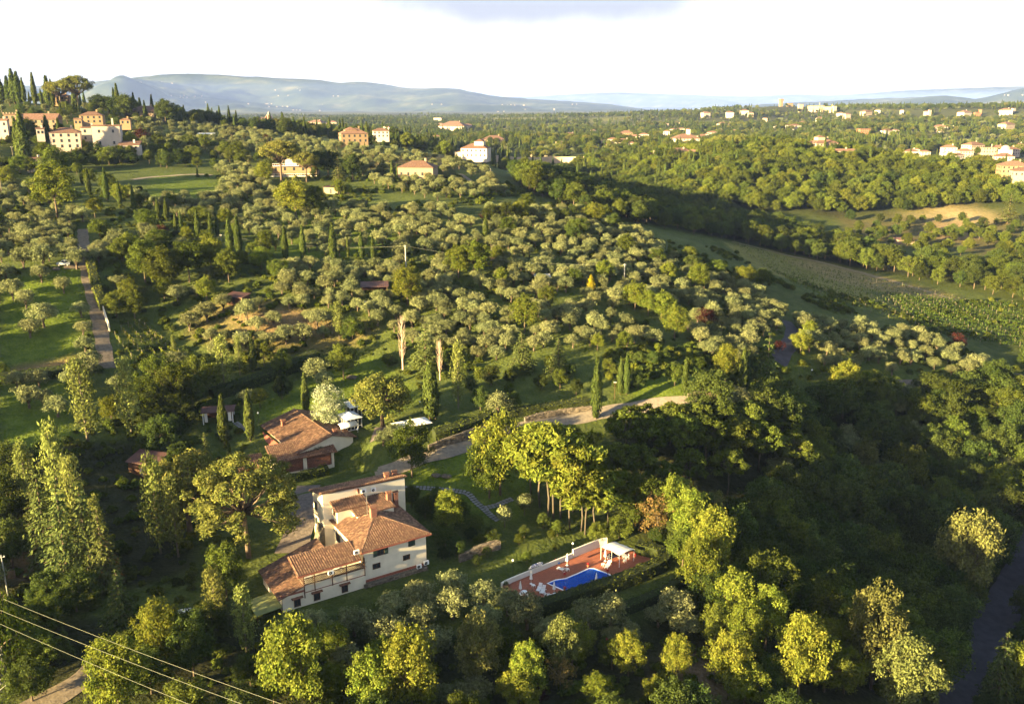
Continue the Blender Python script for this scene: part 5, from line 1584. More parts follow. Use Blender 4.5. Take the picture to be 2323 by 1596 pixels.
# canopy
cv_p = [PT(905, 300), PT(1085, 260), PT(1010, 195), PT(845, 235)]
cc_ = np.mean(cv_p, 0)
can = empty('canopy', (cc_[0], cc_[1], .1), 0, 'white double fabric canopy at the far corner of the pool terrace', 'canopy')
def sheet(name, q, zs, t, m, parent, sag=.22, n=7):
    q = [np.array([p[0] - cc_[0], p[1] - cc_[1]]) for p in q]
    V = []
    for layer in (0, -.03):
        for i in range(n + 1):
            for j in range(n + 1):
                a, b = i / n, j / n
                p = (q[0] * (1 - a) + q[1] * a) * (1 - b) + (q[3] * (1 - a) + q[2] * a) * b
                z = (zs[0] * (1 - a) + zs[1] * a) * (1 - b) + (zs[3] * (1 - a) + zs[2] * a) * b
                V.append((p[0], p[1], z + sag * math.sin(math.pi * b) * 1.0 + .05 * math.sin(math.pi * a * 3) + layer))
    F_ = []; m1 = n + 1; off = m1 * m1
    for i in range(n):
        for j in range(n):
            F_.append([i * m1 + j, (i + 1) * m1 + j, (i + 1) * m1 + j + 1, i * m1 + j + 1]); F_.append([off + i * m1 + j, off + i * m1 + j + 1, off + (i + 1) * m1 + j + 1, off + (i + 1) * m1 + j])
    return link(name, mesh_np(name, V, F_, [m], True), parent)
half = lambda a, b: (np.array(a) + np.array(b)) / 2
A_, B_, C_, D_ = [PT(x, y, 2.45) for x, y in ((905, 212), (975, 252), (1108, 195), (1020, 158))]
E_, F2_, G_, H_ = [PT(x, y, 2.55) for x, y in ((808, 175), (905, 208), (1025, 160), (935, 125))]
sheet('fabric_roof', [A_, B_, C_, D_], [2.35] * 4, .03, M['canvas'], can)
sheet('fabric_roof', [E_, F2_, G_, H_], [2.45] * 4, .03, M['canvas'], can)
for q in (B_, C_, A_, D_, E_, H_):
    MB().tube([(q[0] - cc_[0], q[1] - cc_[1], 0), (q[0] - cc_[0], q[1] - cc_[1], 2.38)], .04, 6).build('post', M['white_metal'], can)
b_t = empty('swing_seat', (*PT(915, 285), .1), PA, 'navy cushioned garden swing seat beneath the white canopy', 'swing seat')
MB().box(-1.0, 1.0, -.35, .35, .38, .52).build('seat', M['navy'], b_t); MB().obox((0, .38, .8), (1.0, 0, 0), (0, .07, .02), (0, -.1, .36)).build('backrest', M['navy'], b_t)
for x in (-.95, .95): MB().tube([(x, -.4, 0), (x, 0, 1.3), (x, .45, 0)], .03, 5).build('leg', M['white_metal'], b_t)
# flower pots
def flowerpot(p, label, h=.4, z=.1, col='red_flower'):
    t = empty('flower_pot', (p[0], p[1], z), 0, label, 'flower pot', 'terracotta flower pots by the pool')
    MB().lathe([(.14, 0), (.20, h * .9), (.23, h * .9), (.23, h), (.19, h), (.18, h * .93)], 12).build('pot', M['terracotta'], t)
    v, f = lobe_leaves([(0, 0, h + .14, .24)], 60, 3, .05, .14, .6, (.3, 1.1))
    link('plant', mesh_np('plant', v, f, [M[col]]), t)
for q, lb in (((402, 325), 'big terracotta pot of red geraniums against the pool wall'), ((478, 445), 'pot of red geraniums at the near left bend of the pool'), ((688, 358), 'pot of red geraniums at the far left corner of the pool'), ((868, 415), 'terracotta pot at the far right corner of the pool'), ((477, 572), 'pot of red geraniums at the near edge of the pool'), ((1115, 275), 'terracotta pot at the end of the clipped hedge')):
    flowerpot(PT(*q), lb)
bk_ = empty('bucket', (*PT(426, 330), .1), 0, 'light blue bucket beside the big geranium pot', 'bucket')
MB().lathe([(.13, 0), (.17, .34), (.19, .34), (.16, .33), (.12, .04)], 12).build('pail', M['blue'], bk_); MB().tube([(-.17, 0, .34), (0, 0, .48), (.17, 0, .34)], .012, 4).build('handle', M['white_metal'], bk_)
mos = empty('mosaic_ornament', (*PT(215, 405), .1), PA, 'curved blue and white mosaic panel on top of the pool wall', 'mosaic')
rr = random.Random(5); k1, k2 = MB(), MB()
for i in range(22):
    for j in range(5):
        x = -1.4 + i * .128; ht = .55 * math.sqrt(max(0, 1 - (x / 1.45) ** 2))
        z = .05 + j * .13
        if z > ht + .12: continue
        (k1 if rr.random() < .5 else k2).box(x, x + .11, -.19 - .01, -.12, 1.1 + z, 1.1 + z + .115)
k1.build('blue_tiles', mat('mosaic_blue', (.05, .10, .32), .4), mos)['kind'] = 'stuff'; k2.build('white_tiles', M['white'], mos)['kind'] = 'stuff'
MB().prism([(-1.45, -.12), (1.45, -.12), (1.45, .12), (-1.45, .12)], 1.05, 1.14).build('backing', M['stucco_white'], mos)
# lamp posts with round globes
def lamp(px, py, h, label, hpost=2.2):
    p = at_h(px, py, h) if h is not None else spot(px, py)[:2]
    z = h if h is not None else float(ground(*p))
    t = empty('lamp_post', (p[0], p[1], z), 0, label, 'lamp post', 'globe lamp posts')
    MB().tube([(0, 0, -.3), (0, 0, hpost)], .045, 6).build('post', M['black'], t)
    MB().lathe([(.02, 0), (.15, .06), (.20, .2), (.15, .34), (.02, .4)], 12, (0, 0, hpost)).build('globe', M['white'], t, smooth=True)
lamp(1299, 1263, 0, 'globe lamp post against the step in the pool wall', 2.6); lamp(1163.5, 1300, 0.3, 'globe lamp post at the left end of the pool wall', 2.4)
lamp(812, 1000, None, 'globe lamp post beside the cream gable of the farmhouse', 2.6); lamp(587, 960, None, 'globe lamp post at the left corner of the farmhouse roof', 2.4)
lamp(953, 935, None, 'globe lamp post on the lawn behind the patio umbrellas', 2.4); lamp(1104, 1120, None, 'small globe lamp standing on the lawn by the stepping stones', 1.2); lamp(1840, 860, None, 'globe lamp post among the olives near the parking area', 2.6)
lt_ = empty('street_lamp', (*spot(1394, 905)[:2], spot(1394, 905)[2]), 0, 'slim lamp post with flat head beside the pair of cypresses', 'street lamp')
MB().tube([(0, 0, -.3), (0, 0, 4.2)], .06, 6).build('post', M['wood_dark'], lt_); MB().box(-.35, .35, -.18, .18, 4.2, 4.4).build('lamp_head', M['steel'], lt_)
# barbecue, chair and small things by the villa
bq_ = empty('planter', (*PT(-60, 540), .1), PA, 'square brick planter with grey plants at the near end of the pool wall', 'planter')
MB().box(-.6, .6, -.4, .4, 0, .55).build('box', M['brick'], bq_); v, f = lobe_leaves([(0, 0, .6, .5)], 60, 3, .08, .2); link('plant', mesh_np('plant', v, f, [M['olive_leaf']]), bq_)
chair(at_h(619, 1432, -.8), 2.2, 'white plastic chair on the grass by the lean-to awning', z=-.9)
w_t = empty('stone_well', (*(VO + VU * -3.0 + VV * -2.0), -1.0), 0, 'round stone planter against the foot of the villa wall', 'planter')
MB().lathe([(1.1, 0), (1.15, 1.3), (1.2, 1.35), (.95, 1.35), (.9, 1.1), (.02, 1.1)], 18).build('ring', M['mortar'], w_t); v, f = lobe_leaves([(0, 0, 1.2, .7)], 60, 4, .1, .3); link('plant', mesh_np('plant', v, f, [M['dark_leaf']]), w_t)
# ------------------------------------------------------------------ upper terrace: umbrellas, conservatory, sheds
def patio_umbrella(px, py, h, label, size=2.1):
    p = spot(px, py); t = empty('patio_umbrella', (p[0], p[1], p[2]), .5, label, 'umbrella', 'open white patio umbrellas')
    MB().tube([(0, 0, 0), (0, 0, 3.0)], .04, 6).build('pole', M['wood_dark'], t)
    s = size; z0, z1 = 2.35, 3.1
    v = [(-s, -s, z0), (s, -s, z0), (s, s, z0), (-s, s, z0), (0, 0, z1), (-s, -s, z0 - .03), (s, -s, z0 - .03), (s, s, z0 - .03), (-s, s, z0 - .03), (0, 0, z1 - .04)]
    MB().add(v, [(0, 1, 4), (1, 2, 4), (2, 3, 4), (3, 0, 4), (6, 5, 9), (7, 6, 9), (8, 7, 9), (5, 8, 9), (0, 5, 6, 1), (1, 6, 7, 2), (2, 7, 8, 3), (3, 8, 5, 0)]).build('canopy', M['canvas'], t)
    for sx, sy in ((-1, -1), (1, -1), (1, 1), (-1, 1)): MB().tube([(0, 0, z1 - .08), (sx * s * .98, sy * s * .98, z0 - .06)], .015, 4).build('rib', M['wood_dark'], t)
    MB().box(-.4, .4, -.4, .4, 0, .1).build('base', M['mortar'], t)
    keep_xy(p[0], p[1], 3)
    return p
patio_umbrella(914, 985, 0, 'open white patio umbrella, left of the two on the upper terrace', 2.0)
patio_umbrella(952, 978, 0, 'open white patio umbrella, right of the two on the upper terrace', 2.2)
track('patio', [(845, 985), (900, 978), (960, 985)], 6, M['cobbles'])
def conservatory():
    x, y, h, z = spot(795, 968)
    t = empty('conservatory', (x, y, h), math.radians(35), 'white framed glass conservatory with pale roof beside the flowering tree', 'conservatory')
    W, D, H = 3.6, 4.6, 2.7
    fr = MB()
    for i in range(5):
        xx = -W / 2 + W * i / 4
        fr.box(xx - .05, xx + .05, -D / 2 - .05, -D / 2 + .05, 0, H)
    for i in range(6):
        yy = -D / 2 + D * i / 5
        fr.box(-W / 2 - .05, -W / 2 + .05, yy - .051, yy + .051, 0, H - .001); fr.box(W / 2 - .05, W / 2 + .05, yy - .052, yy + .052, 0, H - .002)
    for zz in (.05, .9, H - .05): fr.box(-W / 2, W / 2, -D / 2 - .045, -D / 2 + .045, zz - .05, zz + .049)
    fr.build('frame', M['white_metal'], t)
    MB().box(-W / 2 + .06, W / 2 - .06, -D / 2 + .06, D / 2 - .06, .02, H - .1).build('glazing', M['dark_glass'], t)
    r = MB(); e = .25
    r.add([(-W / 2 - e, -D / 2 - e, H), (W / 2 + e, -D / 2 - e, H), (W / 2 + e, D / 2 + e, H), (-W / 2 - e, D / 2 + e, H), (0, -D / 4, H + .75), (0, D / 4, H + .75)], [(0, 1, 4), (1, 2, 5, 4), (2, 3, 5), (3, 0, 4, 5), (3, 2, 1, 0)])
    r.build('roof', mat('polycarbonate', (.62, .66, .70), .35), t)
    x2, y2 = x + 2.3 * math.cos(2.2) * 2, y + 2.3 * math.sin(2.2) * 2
    t2 = empty('conservatory', (x + .2, y + 5.6, float(ground(x, y + 5.6))), math.radians(35), 'second white conservatory bay with pale roof, half hidden by the round pine', 'conservatory')
    f2 = MB()
    for i in range(5): f2.box(-1.9 + .95 * i - .05, -1.9 + .95 * i + .05, -1.55, -1.45, 0, 2.6)
    f2.box(-1.9, 1.9, -1.54, -1.46, 2.55, 2.65); f2.build('frame', M['white_metal'], t2)
    MB().box(-1.85, 1.85, -1.43, 1.5, .02, 2.5).build('glazing', M['dark_glass'], t2)
    MB().slab([(-2.1, -1.8, 2.66), (2.1, -1.8, 2.66), (2.1, 1.8, 3.2), (-2.1, 1.8, 3.2)], .08).build('roof', M['canvas'], t2)
    keep_xy(x, y, 5); keep_xy(x, y + 5, 4)
conservatory()
x, y, h, z = spot(790, 985)
aw = empty('awning', (x, y, h), math.radians(35), 'white barrel awning over the doorway right of the farmhouse', 'awning')
k = MB(); n = 8; 
V = []; 
for i in range(n + 1):
    a = math.pi * .5 * i / n
    for xx in (-2.1, 2.1): V.append((xx, -1.5 * math.sin(a) + .6, 2.0 + .75 * math.cos(a)))
Fq = [[2 * i, 2 * i + 1, 2 * i + 3, 2 * i + 2] for i in range(n)]
me = mesh_np('fabric', V, Fq, [M['canvas']], True); o = link('fabric', me, aw); sm_ = o.modifiers.new('thickness', 'SOLIDIFY'); sm_.thickness = .03
for xx in (-2.0, 2.0): MB().tube([(xx, -.85, 0), (xx, -.85, 2.1)], .035, 5).build('post', M['white_metal'], aw)

def shed(name, px, py, W, D, H, rise, ang, label, wall, roof, open_front=False, over=.35, cat='shed', z=None):
    x, y, h, zz = spot(px, py)
    t = empty(name, (x, y, h), math.radians(ang), label, cat)
    if open_front:
        for xx in (-W / 2 + .1, 0, W / 2 - .1):
            for yy in (-D / 2 + .1, D / 2 - .1): MB().box(xx - .09, xx + .09, yy - .09, yy + .09, -.4, H + (rise * (yy / D + .5))).build('post', M[wall], t)
        MB().box(-W / 2 + .2, W / 2 - .2, D / 2 - .3, D / 2 - .2, 0, H).build('back_wall', M['wood_dark'], t)
    else:
        MB().prism([(-W / 2, -D / 2), (W / 2, -D / 2), (W / 2, D / 2), (-W / 2, D / 2)], -.6, [H, H, H + rise, H + rise]).build('wall', M[wall], t)
        MB().box(-.45, .45, -D / 2 - .04, -D / 2 - .002, 0, 2.0).build('door', M['black'], t)
    W2, D2 = W / 2 + over, D / 2 + over
    sl = rise / D
    q = [(-W2, -D2, H + .12 - sl * over), (W2, -D2, H + .12 - sl * over), (W2, D2, H + .12 + rise + sl * over), (-W2, D2, H + .12 + rise + sl * over)]
    rf_ = MB().slab(q, .08).build('roof', M[roof], t)
    nr = int(W2 * 2 / .5); rb = MB()
    for i in range(nr + 1):
        xx = -W2 + i * 2 * W2 / nr
        rb.obox((xx, 0, H + .12 + rise / 2 + .03), (.04, 0, 0), (0, D2, sl * D2), (0, 0, .03))
    rb.build('roof_rib', M[roof], rf_)['kind'] = 'stuff'
    keep_xy(x, y, max(W, D) * .6)
    return t
g = shed('garden_pergola', 497, 952, 6.8, 3.4, 2.5, .2, 12, 'white posted garden pergola with dark flat roof and white curtains', 'white', 'brown_sheet', True, cat='pergola')
MB().box(-3.0, -2.3, -1.72, -1.66, .2, 2.4).box(2.3, 3.0, -1.72, -1.66, .2, 2.4).build('curtain', M['canvas'], g)
shed('tin_shed', 338, 1072, 6.6, 4.2, 3.0, .9, -18, 'brown metal roofed shed among dark trees on the left', 'wood_dark', 'brown_sheet')
shed('lean_to_shed', 378, 1062, 4.0, 3.0, 2.0, .4, -18, 'low brown lean-to on the right of the metal shed', 'wood_dark', 'brown_sheet')
shed('field_shed', 850, 664, 7.5, 4, 2.2, .7, 8, 'dark plank roofed open shed among the olives by the blue tarpaulin', 'wood_dark', 'brown_sheet', True)
shed('field_shed', 1120, 604, 5.5, 3.5, 2.0, .6, 15, 'dark open field shed behind the spreading round tree', 'wood_dark', 'brown_sheet', True)
shed('field_shed', 540, 686, 6, 3.4, 2.0, .5, -25, 'brown roofed shed half buried in ivy', 'wood_dark', 'brown_sheet')
shed('tool_shed', 756, 438, 7, 4, 2.6, .4, -20, 'small grey stone hut beside the lone bright tree', 'far_stone', 'brown_sheet')
shed('field_shed', 1230, 642, 4.5, 3, 2.0, .5, 5, 'small pale roofed shed among dark olives', 'wood_dark', 'steel')
shed('greenhouse', 468, 312, 10, 5, 2.2, .4, 5, 'long pale greenhouse roof among the ridge olives', 'white', 'white_metal')
shed('hut', 2050, 552, 10, 6, 2.5, .4, 5, 'low stone hut on the bare earth by the valley wood', 'far_stone', 'brown_sheet')
tp = empty('tarpaulin', (*spot(845, 697)[:2], spot(845, 697)[2]), .2, 'blue tarpaulin sheet over a low frame below the plank shed', 'tarpaulin')
MB().slab([(-2.2, -1.2, 1.4), (2.2, -1.2, 1.2), (2.2, 1.2, 1.6), (-2.2, 1.2, 1.7)], .04).build('sheet', mat('blue_tarp', (.03, .10, .45), .5, .2, 2), tp)
for x_, y_ in ((-2, -1), (2, -1), (2, 1), (-2, 1)): MB().box(x_ - .04, x_ + .04, y_ - .04, y_ + .04, -.2, 1.15).build('post', M['wood_dark'], tp)
gt = empty('tarpaulin', (*spot(231, 572)[:2], spot(231, 572)[2]), .2, 'teal tarpaulin draped over a heap by the straight track', 'tarpaulin')
me = MB().lathe([(2.2, 0), (2.0, 1.0), (1.5, 2.0), (.7, 2.5), (.02, 2.6)], 10).mesh('sheet', mat('teal_tarp', (.015, .10, .12), .6, .3, 1.5), False)
for v_ in me.vertices: v_.co += Vector((random.uniform(-.2, .2), random.uniform(-.2, .2), random.uniform(-.15, .15) if v_.co.z > .1 else 0))
link('sheet', me, gt)
# pallets by the pole at the left edge
pl_ = empty('pallet_stack', (*spot(27, 1310)[:2], spot(27, 1310)[2]), .3, 'wooden pallets leaning in a stack near the bottom left pole', 'pallets')
pm = MB()
for i in range(7): pm.box(-.6, .6, -.05, .0, .02 + i * .2, .14 + i * .2)
for xx in (-.55, 0, .5): pm.box(xx, xx + .08, .001, .1, 0, 1.36)
pm.build('slats', mat('pallet_wood', (.30, .20, .12), .9, .3, 4), pl_)
# stacked sunbed and things on the left lawn
bx = empty('garden_table', (*spot(420, 1393)[:2], spot(420, 1393)[2]), .4, 'pale garden table on the dark lawn left of the lean-to', 'table')
MB().box(-1.0, 1.0, -.6, .6, .68, .74).build('tabletop', M['stucco_white'], bx)
for x_ in (-.85, .85):
    for y_ in (-.45, .45): MB().box(x_ - .04, x_ + .04, y_ - .04, y_ + .04, -.1, .679).build('leg', M['white'], bx)
for px, py, lb in ((872, 1452, 'red ball lying under the olive in front of the villa'), (1379, 1452, 'red ball lying under the olive below the pool hedges')):
    x, y, h, z = spot(px, py); t = empty('garden_ball', (x, y, h), 0, lb, 'ball', 'red garden balls')
    k = MB(); k.lathe([(.02, 0), (.22, .07), (.34, .3), (.22, .53), (.02, .6)], 12); k.build('ball', mat('red_gloss', (.5, .01, .04), .35), t, smooth=True)
# boulders on the lawns
def boulder(px, py, s, label):
    x, y, h, z = spot(px, py); rng = random.Random(int(px))
    k = MB().lathe([(.6, -.1), (.95, .2), (.85, .6), (.4, .85), (.02, .9)], 9)
    me = k.mesh('boulder', M['mortar'])
    for v_ in me.vertices: v_.co = Vector((v_.co.x * s * 1.3, v_.co.y * s * .8, v_.co.z * s * .8)) + Vector((rng.uniform(-.15, .15), rng.uniform(-.15, .15), rng.uniform(-.1, .1))) * s
    tag(link('boulder', me, None, (x, y, h)), label, 'boulder', 'boulders on the lawns')
boulder(990, 1080, .9, 'grey boulder, left of the pair on the lawn by the driveway'); boulder(1012, 1082, .9, 'grey boulder, right of the pair on the lawn by the driveway')
boulder(726, 892, 1.5, 'long pale boulder on the upper lawn by the small olive'); boulder(797, 858, 1.2, 'boulder at the foot of the lone lawn tree'); boulder(128, 612, 1.0, 'pale boulder below the parked silver car')

# ------------------------------------------------------------------ silver off-road car
x, y, h, z = spot(146, 603)
car = empty('parked_car', (x, y, h + .12), math.radians(8), 'silver three-door off-road car parked at the end of the track', 'car')
m_paint = mat('silver_paint', (.50, .53, .56), .35, spec=.5, metallic=.25)
b = MB()
def loft(mb, secs):
    base = len(mb.v); n = len(secs[0])
    for s in secs: mb.v += s
    for i in range(len(secs) - 1):
        for k in range(n): mb.f.append([base + i * n + k, base + i * n + (k + 1) % n, base + (i + 1) * n + (k + 1) % n, base + (i + 1) * n + k])
    mb.f.append([base + k for k in range(n)][::-1]); mb.f.append([base + (len(secs) - 1) * n + k for k in range(n)])
def sec(x_, w, z0, z1, c=.08): return [(x_, -w, z0), (x_, w, z0), (x_, w, z1 - c), (x_, w - c, z1), (x_, -w + c, z1), (x_, -w, z1 - c)]
loft(b, [sec(-1.95, .74, .45, .85), sec(-1.85, .80, .40, .98), sec(-.75, .82, .38, 1.06), sec(1.75, .82, .38, 1.08), sec(1.88, .78, .42, 1.0)])
b.build('body', m_paint, car)
c_ = MB(); loft(c_, [sec(-.75, .72, 1.061, 1.09, .01), sec(-.35, .70, 1.061, 1.62, .08), sec(1.55, .70, 1.061, 1.66, .08), sec(1.78, .72, 1.061, 1.12, .02)]); c_.build('cabin', m_paint, car)
for sy in (-1, 1):
    MB().add([(-.42, sy * .745, 1.10), (.35, sy * .745, 1.10), (.35, sy * .735, 1.54), (-.22, sy * .735, 1.54), (-.42, sy * .70, 1.10), (.35, sy * .70, 1.10), (.35, sy * .70, 1.54), (-.22, sy * .70, 1.54)], [(0, 1, 2, 3), (4, 7, 6, 5), (0, 4, 5, 1), (1, 5, 6, 2), (2, 6, 7, 3), (3, 7, 4, 0)]).build('side_window', M['dark_glass'], car)
    MB().add([(.48, sy * .745, 1.10), (1.5, sy * .745, 1.10), (1.42, sy * .735, 1.54), (.48, sy * .735, 1.54), (.48, sy * .70, 1.10), (1.5, sy * .70, 1.10), (1.42, sy * .70, 1.54), (.48, sy * .70, 1.54)], [(0, 1, 2, 3), (4, 7, 6, 5), (0, 4, 5, 1), (1, 5, 6, 2), (2, 6, 7, 3), (3, 7, 4, 0)]).build('side_window', M['dark_glass'], car)
    for xx in (-1.25, 1.15):
        w_ = MB().lathe([(.02, -.11), (.36, -.11), (.38, -.07), (.38, .07), (.36, .11), (.02, .11)], 18); o = link('wheel', mesh_np('wheel', w_.v, w_.f, [M['black']]), car); o.location = (xx, sy * .76, .26); o.rotation_euler = (math.radians(90), 0, 0)
        r_ = MB().lathe([(.02, -.125), (.2, -.125), (.22, -.112), (.22, .112), (.2, .125), (.02, .125)], 14); link('rim', mesh_np('rim', r_.v, r_.f, [M['steel']]), o)
    MB().box(-1.99, -1.93, sy * .5 - .12, sy * .5 + .12, .66, .84).build('headlight', M['white'], car)
    MB().box(-.55, -.40, sy * .80 + (0 if sy < 0 else .0) - .06, sy * .80 + .06, 1.08, 1.2).build('mirror', M['black'], car)
MB().box(-2.06, -1.96, -.7, .7, .36, .54).box(1.89, 1.98, -.7, .7, .36, .54).build('bumper', M['black'], car)
sp = MB().lathe([(.02, -.1), (.36, -.1), (.36, .1), (.02, .1)], 16); o = link('spare_wheel', mesh_np('spare_wheel', sp.v, sp.f, [M['black']]), car); o.location = (1.98, 0, .85); o.rotation_euler = (0, math.radians(90), 0)
keep_xy(x, y, 4)

# ------------------------------------------------------------------ utility poles, wires and pylon
WIRE = mat('wire', (.26, .27, .20), .6)
def pole(px, py, top, label, arm=True, m='pale_bark', group='utility poles', r=.16):
    x, y, h, z = spot(px, py); H = metres(px, py, py - top, z)
    t = empty('utility_pole', (x, y, h), random.uniform(0, 3), label, 'utility pole', group)
    MB().tube([(0, 0, -.5), (0, 0, H)], [r, r * .7], 8).build('post', M[m], t)
    if arm:
        MB().box(-.5, .5, -.05, .05, H - .45, H - .35).build('crossarm', M['steel'], t)
        for xx in (-.42, .42): MB().lathe([(.05, 0), (.07, .08), (.04, .18)], 8, (xx, 0, H - .349)).build('insulator', M['white'], t)
    return np.array([x, y, h + H - .2])
p1 = pole(921, 610, 556, 'concrete utility pole standing in the middle of the olive slope', m='steel', r=.22)
p2 = pole(1416, 640, 598, 'pale utility pole among the shaded olives on the right', m='steel', r=.2)
p3 = pole(503, 562, 531, 'slim utility pole beside the row of small cypresses', r=.14)
p4 = pole(276, 592, 545, 'leaning utility pole behind the teal tarpaulin', r=.14)
p5 = pole(7, 455, 390, 'tall wooden utility pole at the left edge of the picture', r=.16)
p6 = pole(1113, 400, 382, 'small distant utility pole above the stone farmhouse', r=.2)
p7 = pole(18, 1348, 1258, 'white utility pole beside the pallets at the bottom left', m='steel', r=.13)
p8 = pole(32, 372, 332, 'wooden utility pole between the dark trees on the far left', r=.16)
def wire(a, b, sag, r, label, group='overhead wires', n=24):
    a, b = np.array(a), np.array(b)
    pts_ = [a + (b - a) * i / n - np.array([0, 0, sag * 4 * (i / n) * (1 - i / n)]) for i in range(n + 1)]
    o = MB().tube([p - a for p in pts_], r, 4).build('wire', WIRE, None, tuple(a))
    return tag(o, label, 'wire', group)
x0, y0, h0, z0 = spot(-60, 640)
wire((x0, y0, h0 + 8), p4, 1.2, .022, 'overhead wire crossing the left lawn and the straight track'); wire(p4, p3, 1.0, .022, 'overhead wire from the leaning pole to the cypress row'); wire(p3, p1, 2.0, .022, 'overhead wire above the row of small cypresses')
wire(p1, p2, 2.0, .022, 'overhead wire across the shaded olives between the two concrete poles')
# lattice pylon at the bottom left and its three lines
pyx, pyy = at_h(2, 1560, 1.0)
py_t = empty('lattice_pylon', (pyx, pyy, float(ground(pyx, pyy))), .3, 'rusty steel lattice pylon at the left edge of the picture', 'pylon')
PH = metres(2, 1560, 215, spot(2, 1560)[3])
lg = []
def leg_at(i, t): 
    s = .95 * (1 - t) + .28 * t; return np.array([(-s, s)[i in (1, 2)], (-s, s)[i in (2, 3)], PH * t])
for i in range(4): MB().tube([leg_at(i, 0), leg_at(i, 1)], .045, 5).build('leg', M['steel'], py_t)
br_ = MB()
for j in range(11):
    for i in range(4):
        a, b = leg_at(i, j / 11), leg_at((i + 1) % 4, (j + 1) / 11); br_.tube([a, b], .022, 4, False)
        a, b = leg_at((i + 1) % 4, j / 11), leg_at(i, (j + 1) / 11); br_.tube([a, b], .022, 4, False)
br_.build('bracing', M['steel'], py_t)
for k_, z_ in enumerate((.80, .90, .99)): MB().box(-1.3, 1.3, -.05, .05, PH * z_, PH * z_ + .1).build('crossarm', M['steel'], py_t)
for (pa, pb, lb) in (((8, 1358, 120.0), (700, 1617, 92.0), 'highest of the three power lines crossing the bottom left corner'), ((-5, 1381, 119.0), (700, 1650, 91.0), 'middle of the three power lines crossing the bottom left corner'), ((-5, 1412, 118.0), (700, 1703, 90.0), 'lowest of the three power lines crossing the bottom left corner')):
    a = np.array(place_z(*pa)); b = np.array(place_z(*pb)); wire(a, b, .35, .013, lb, 'power lines')
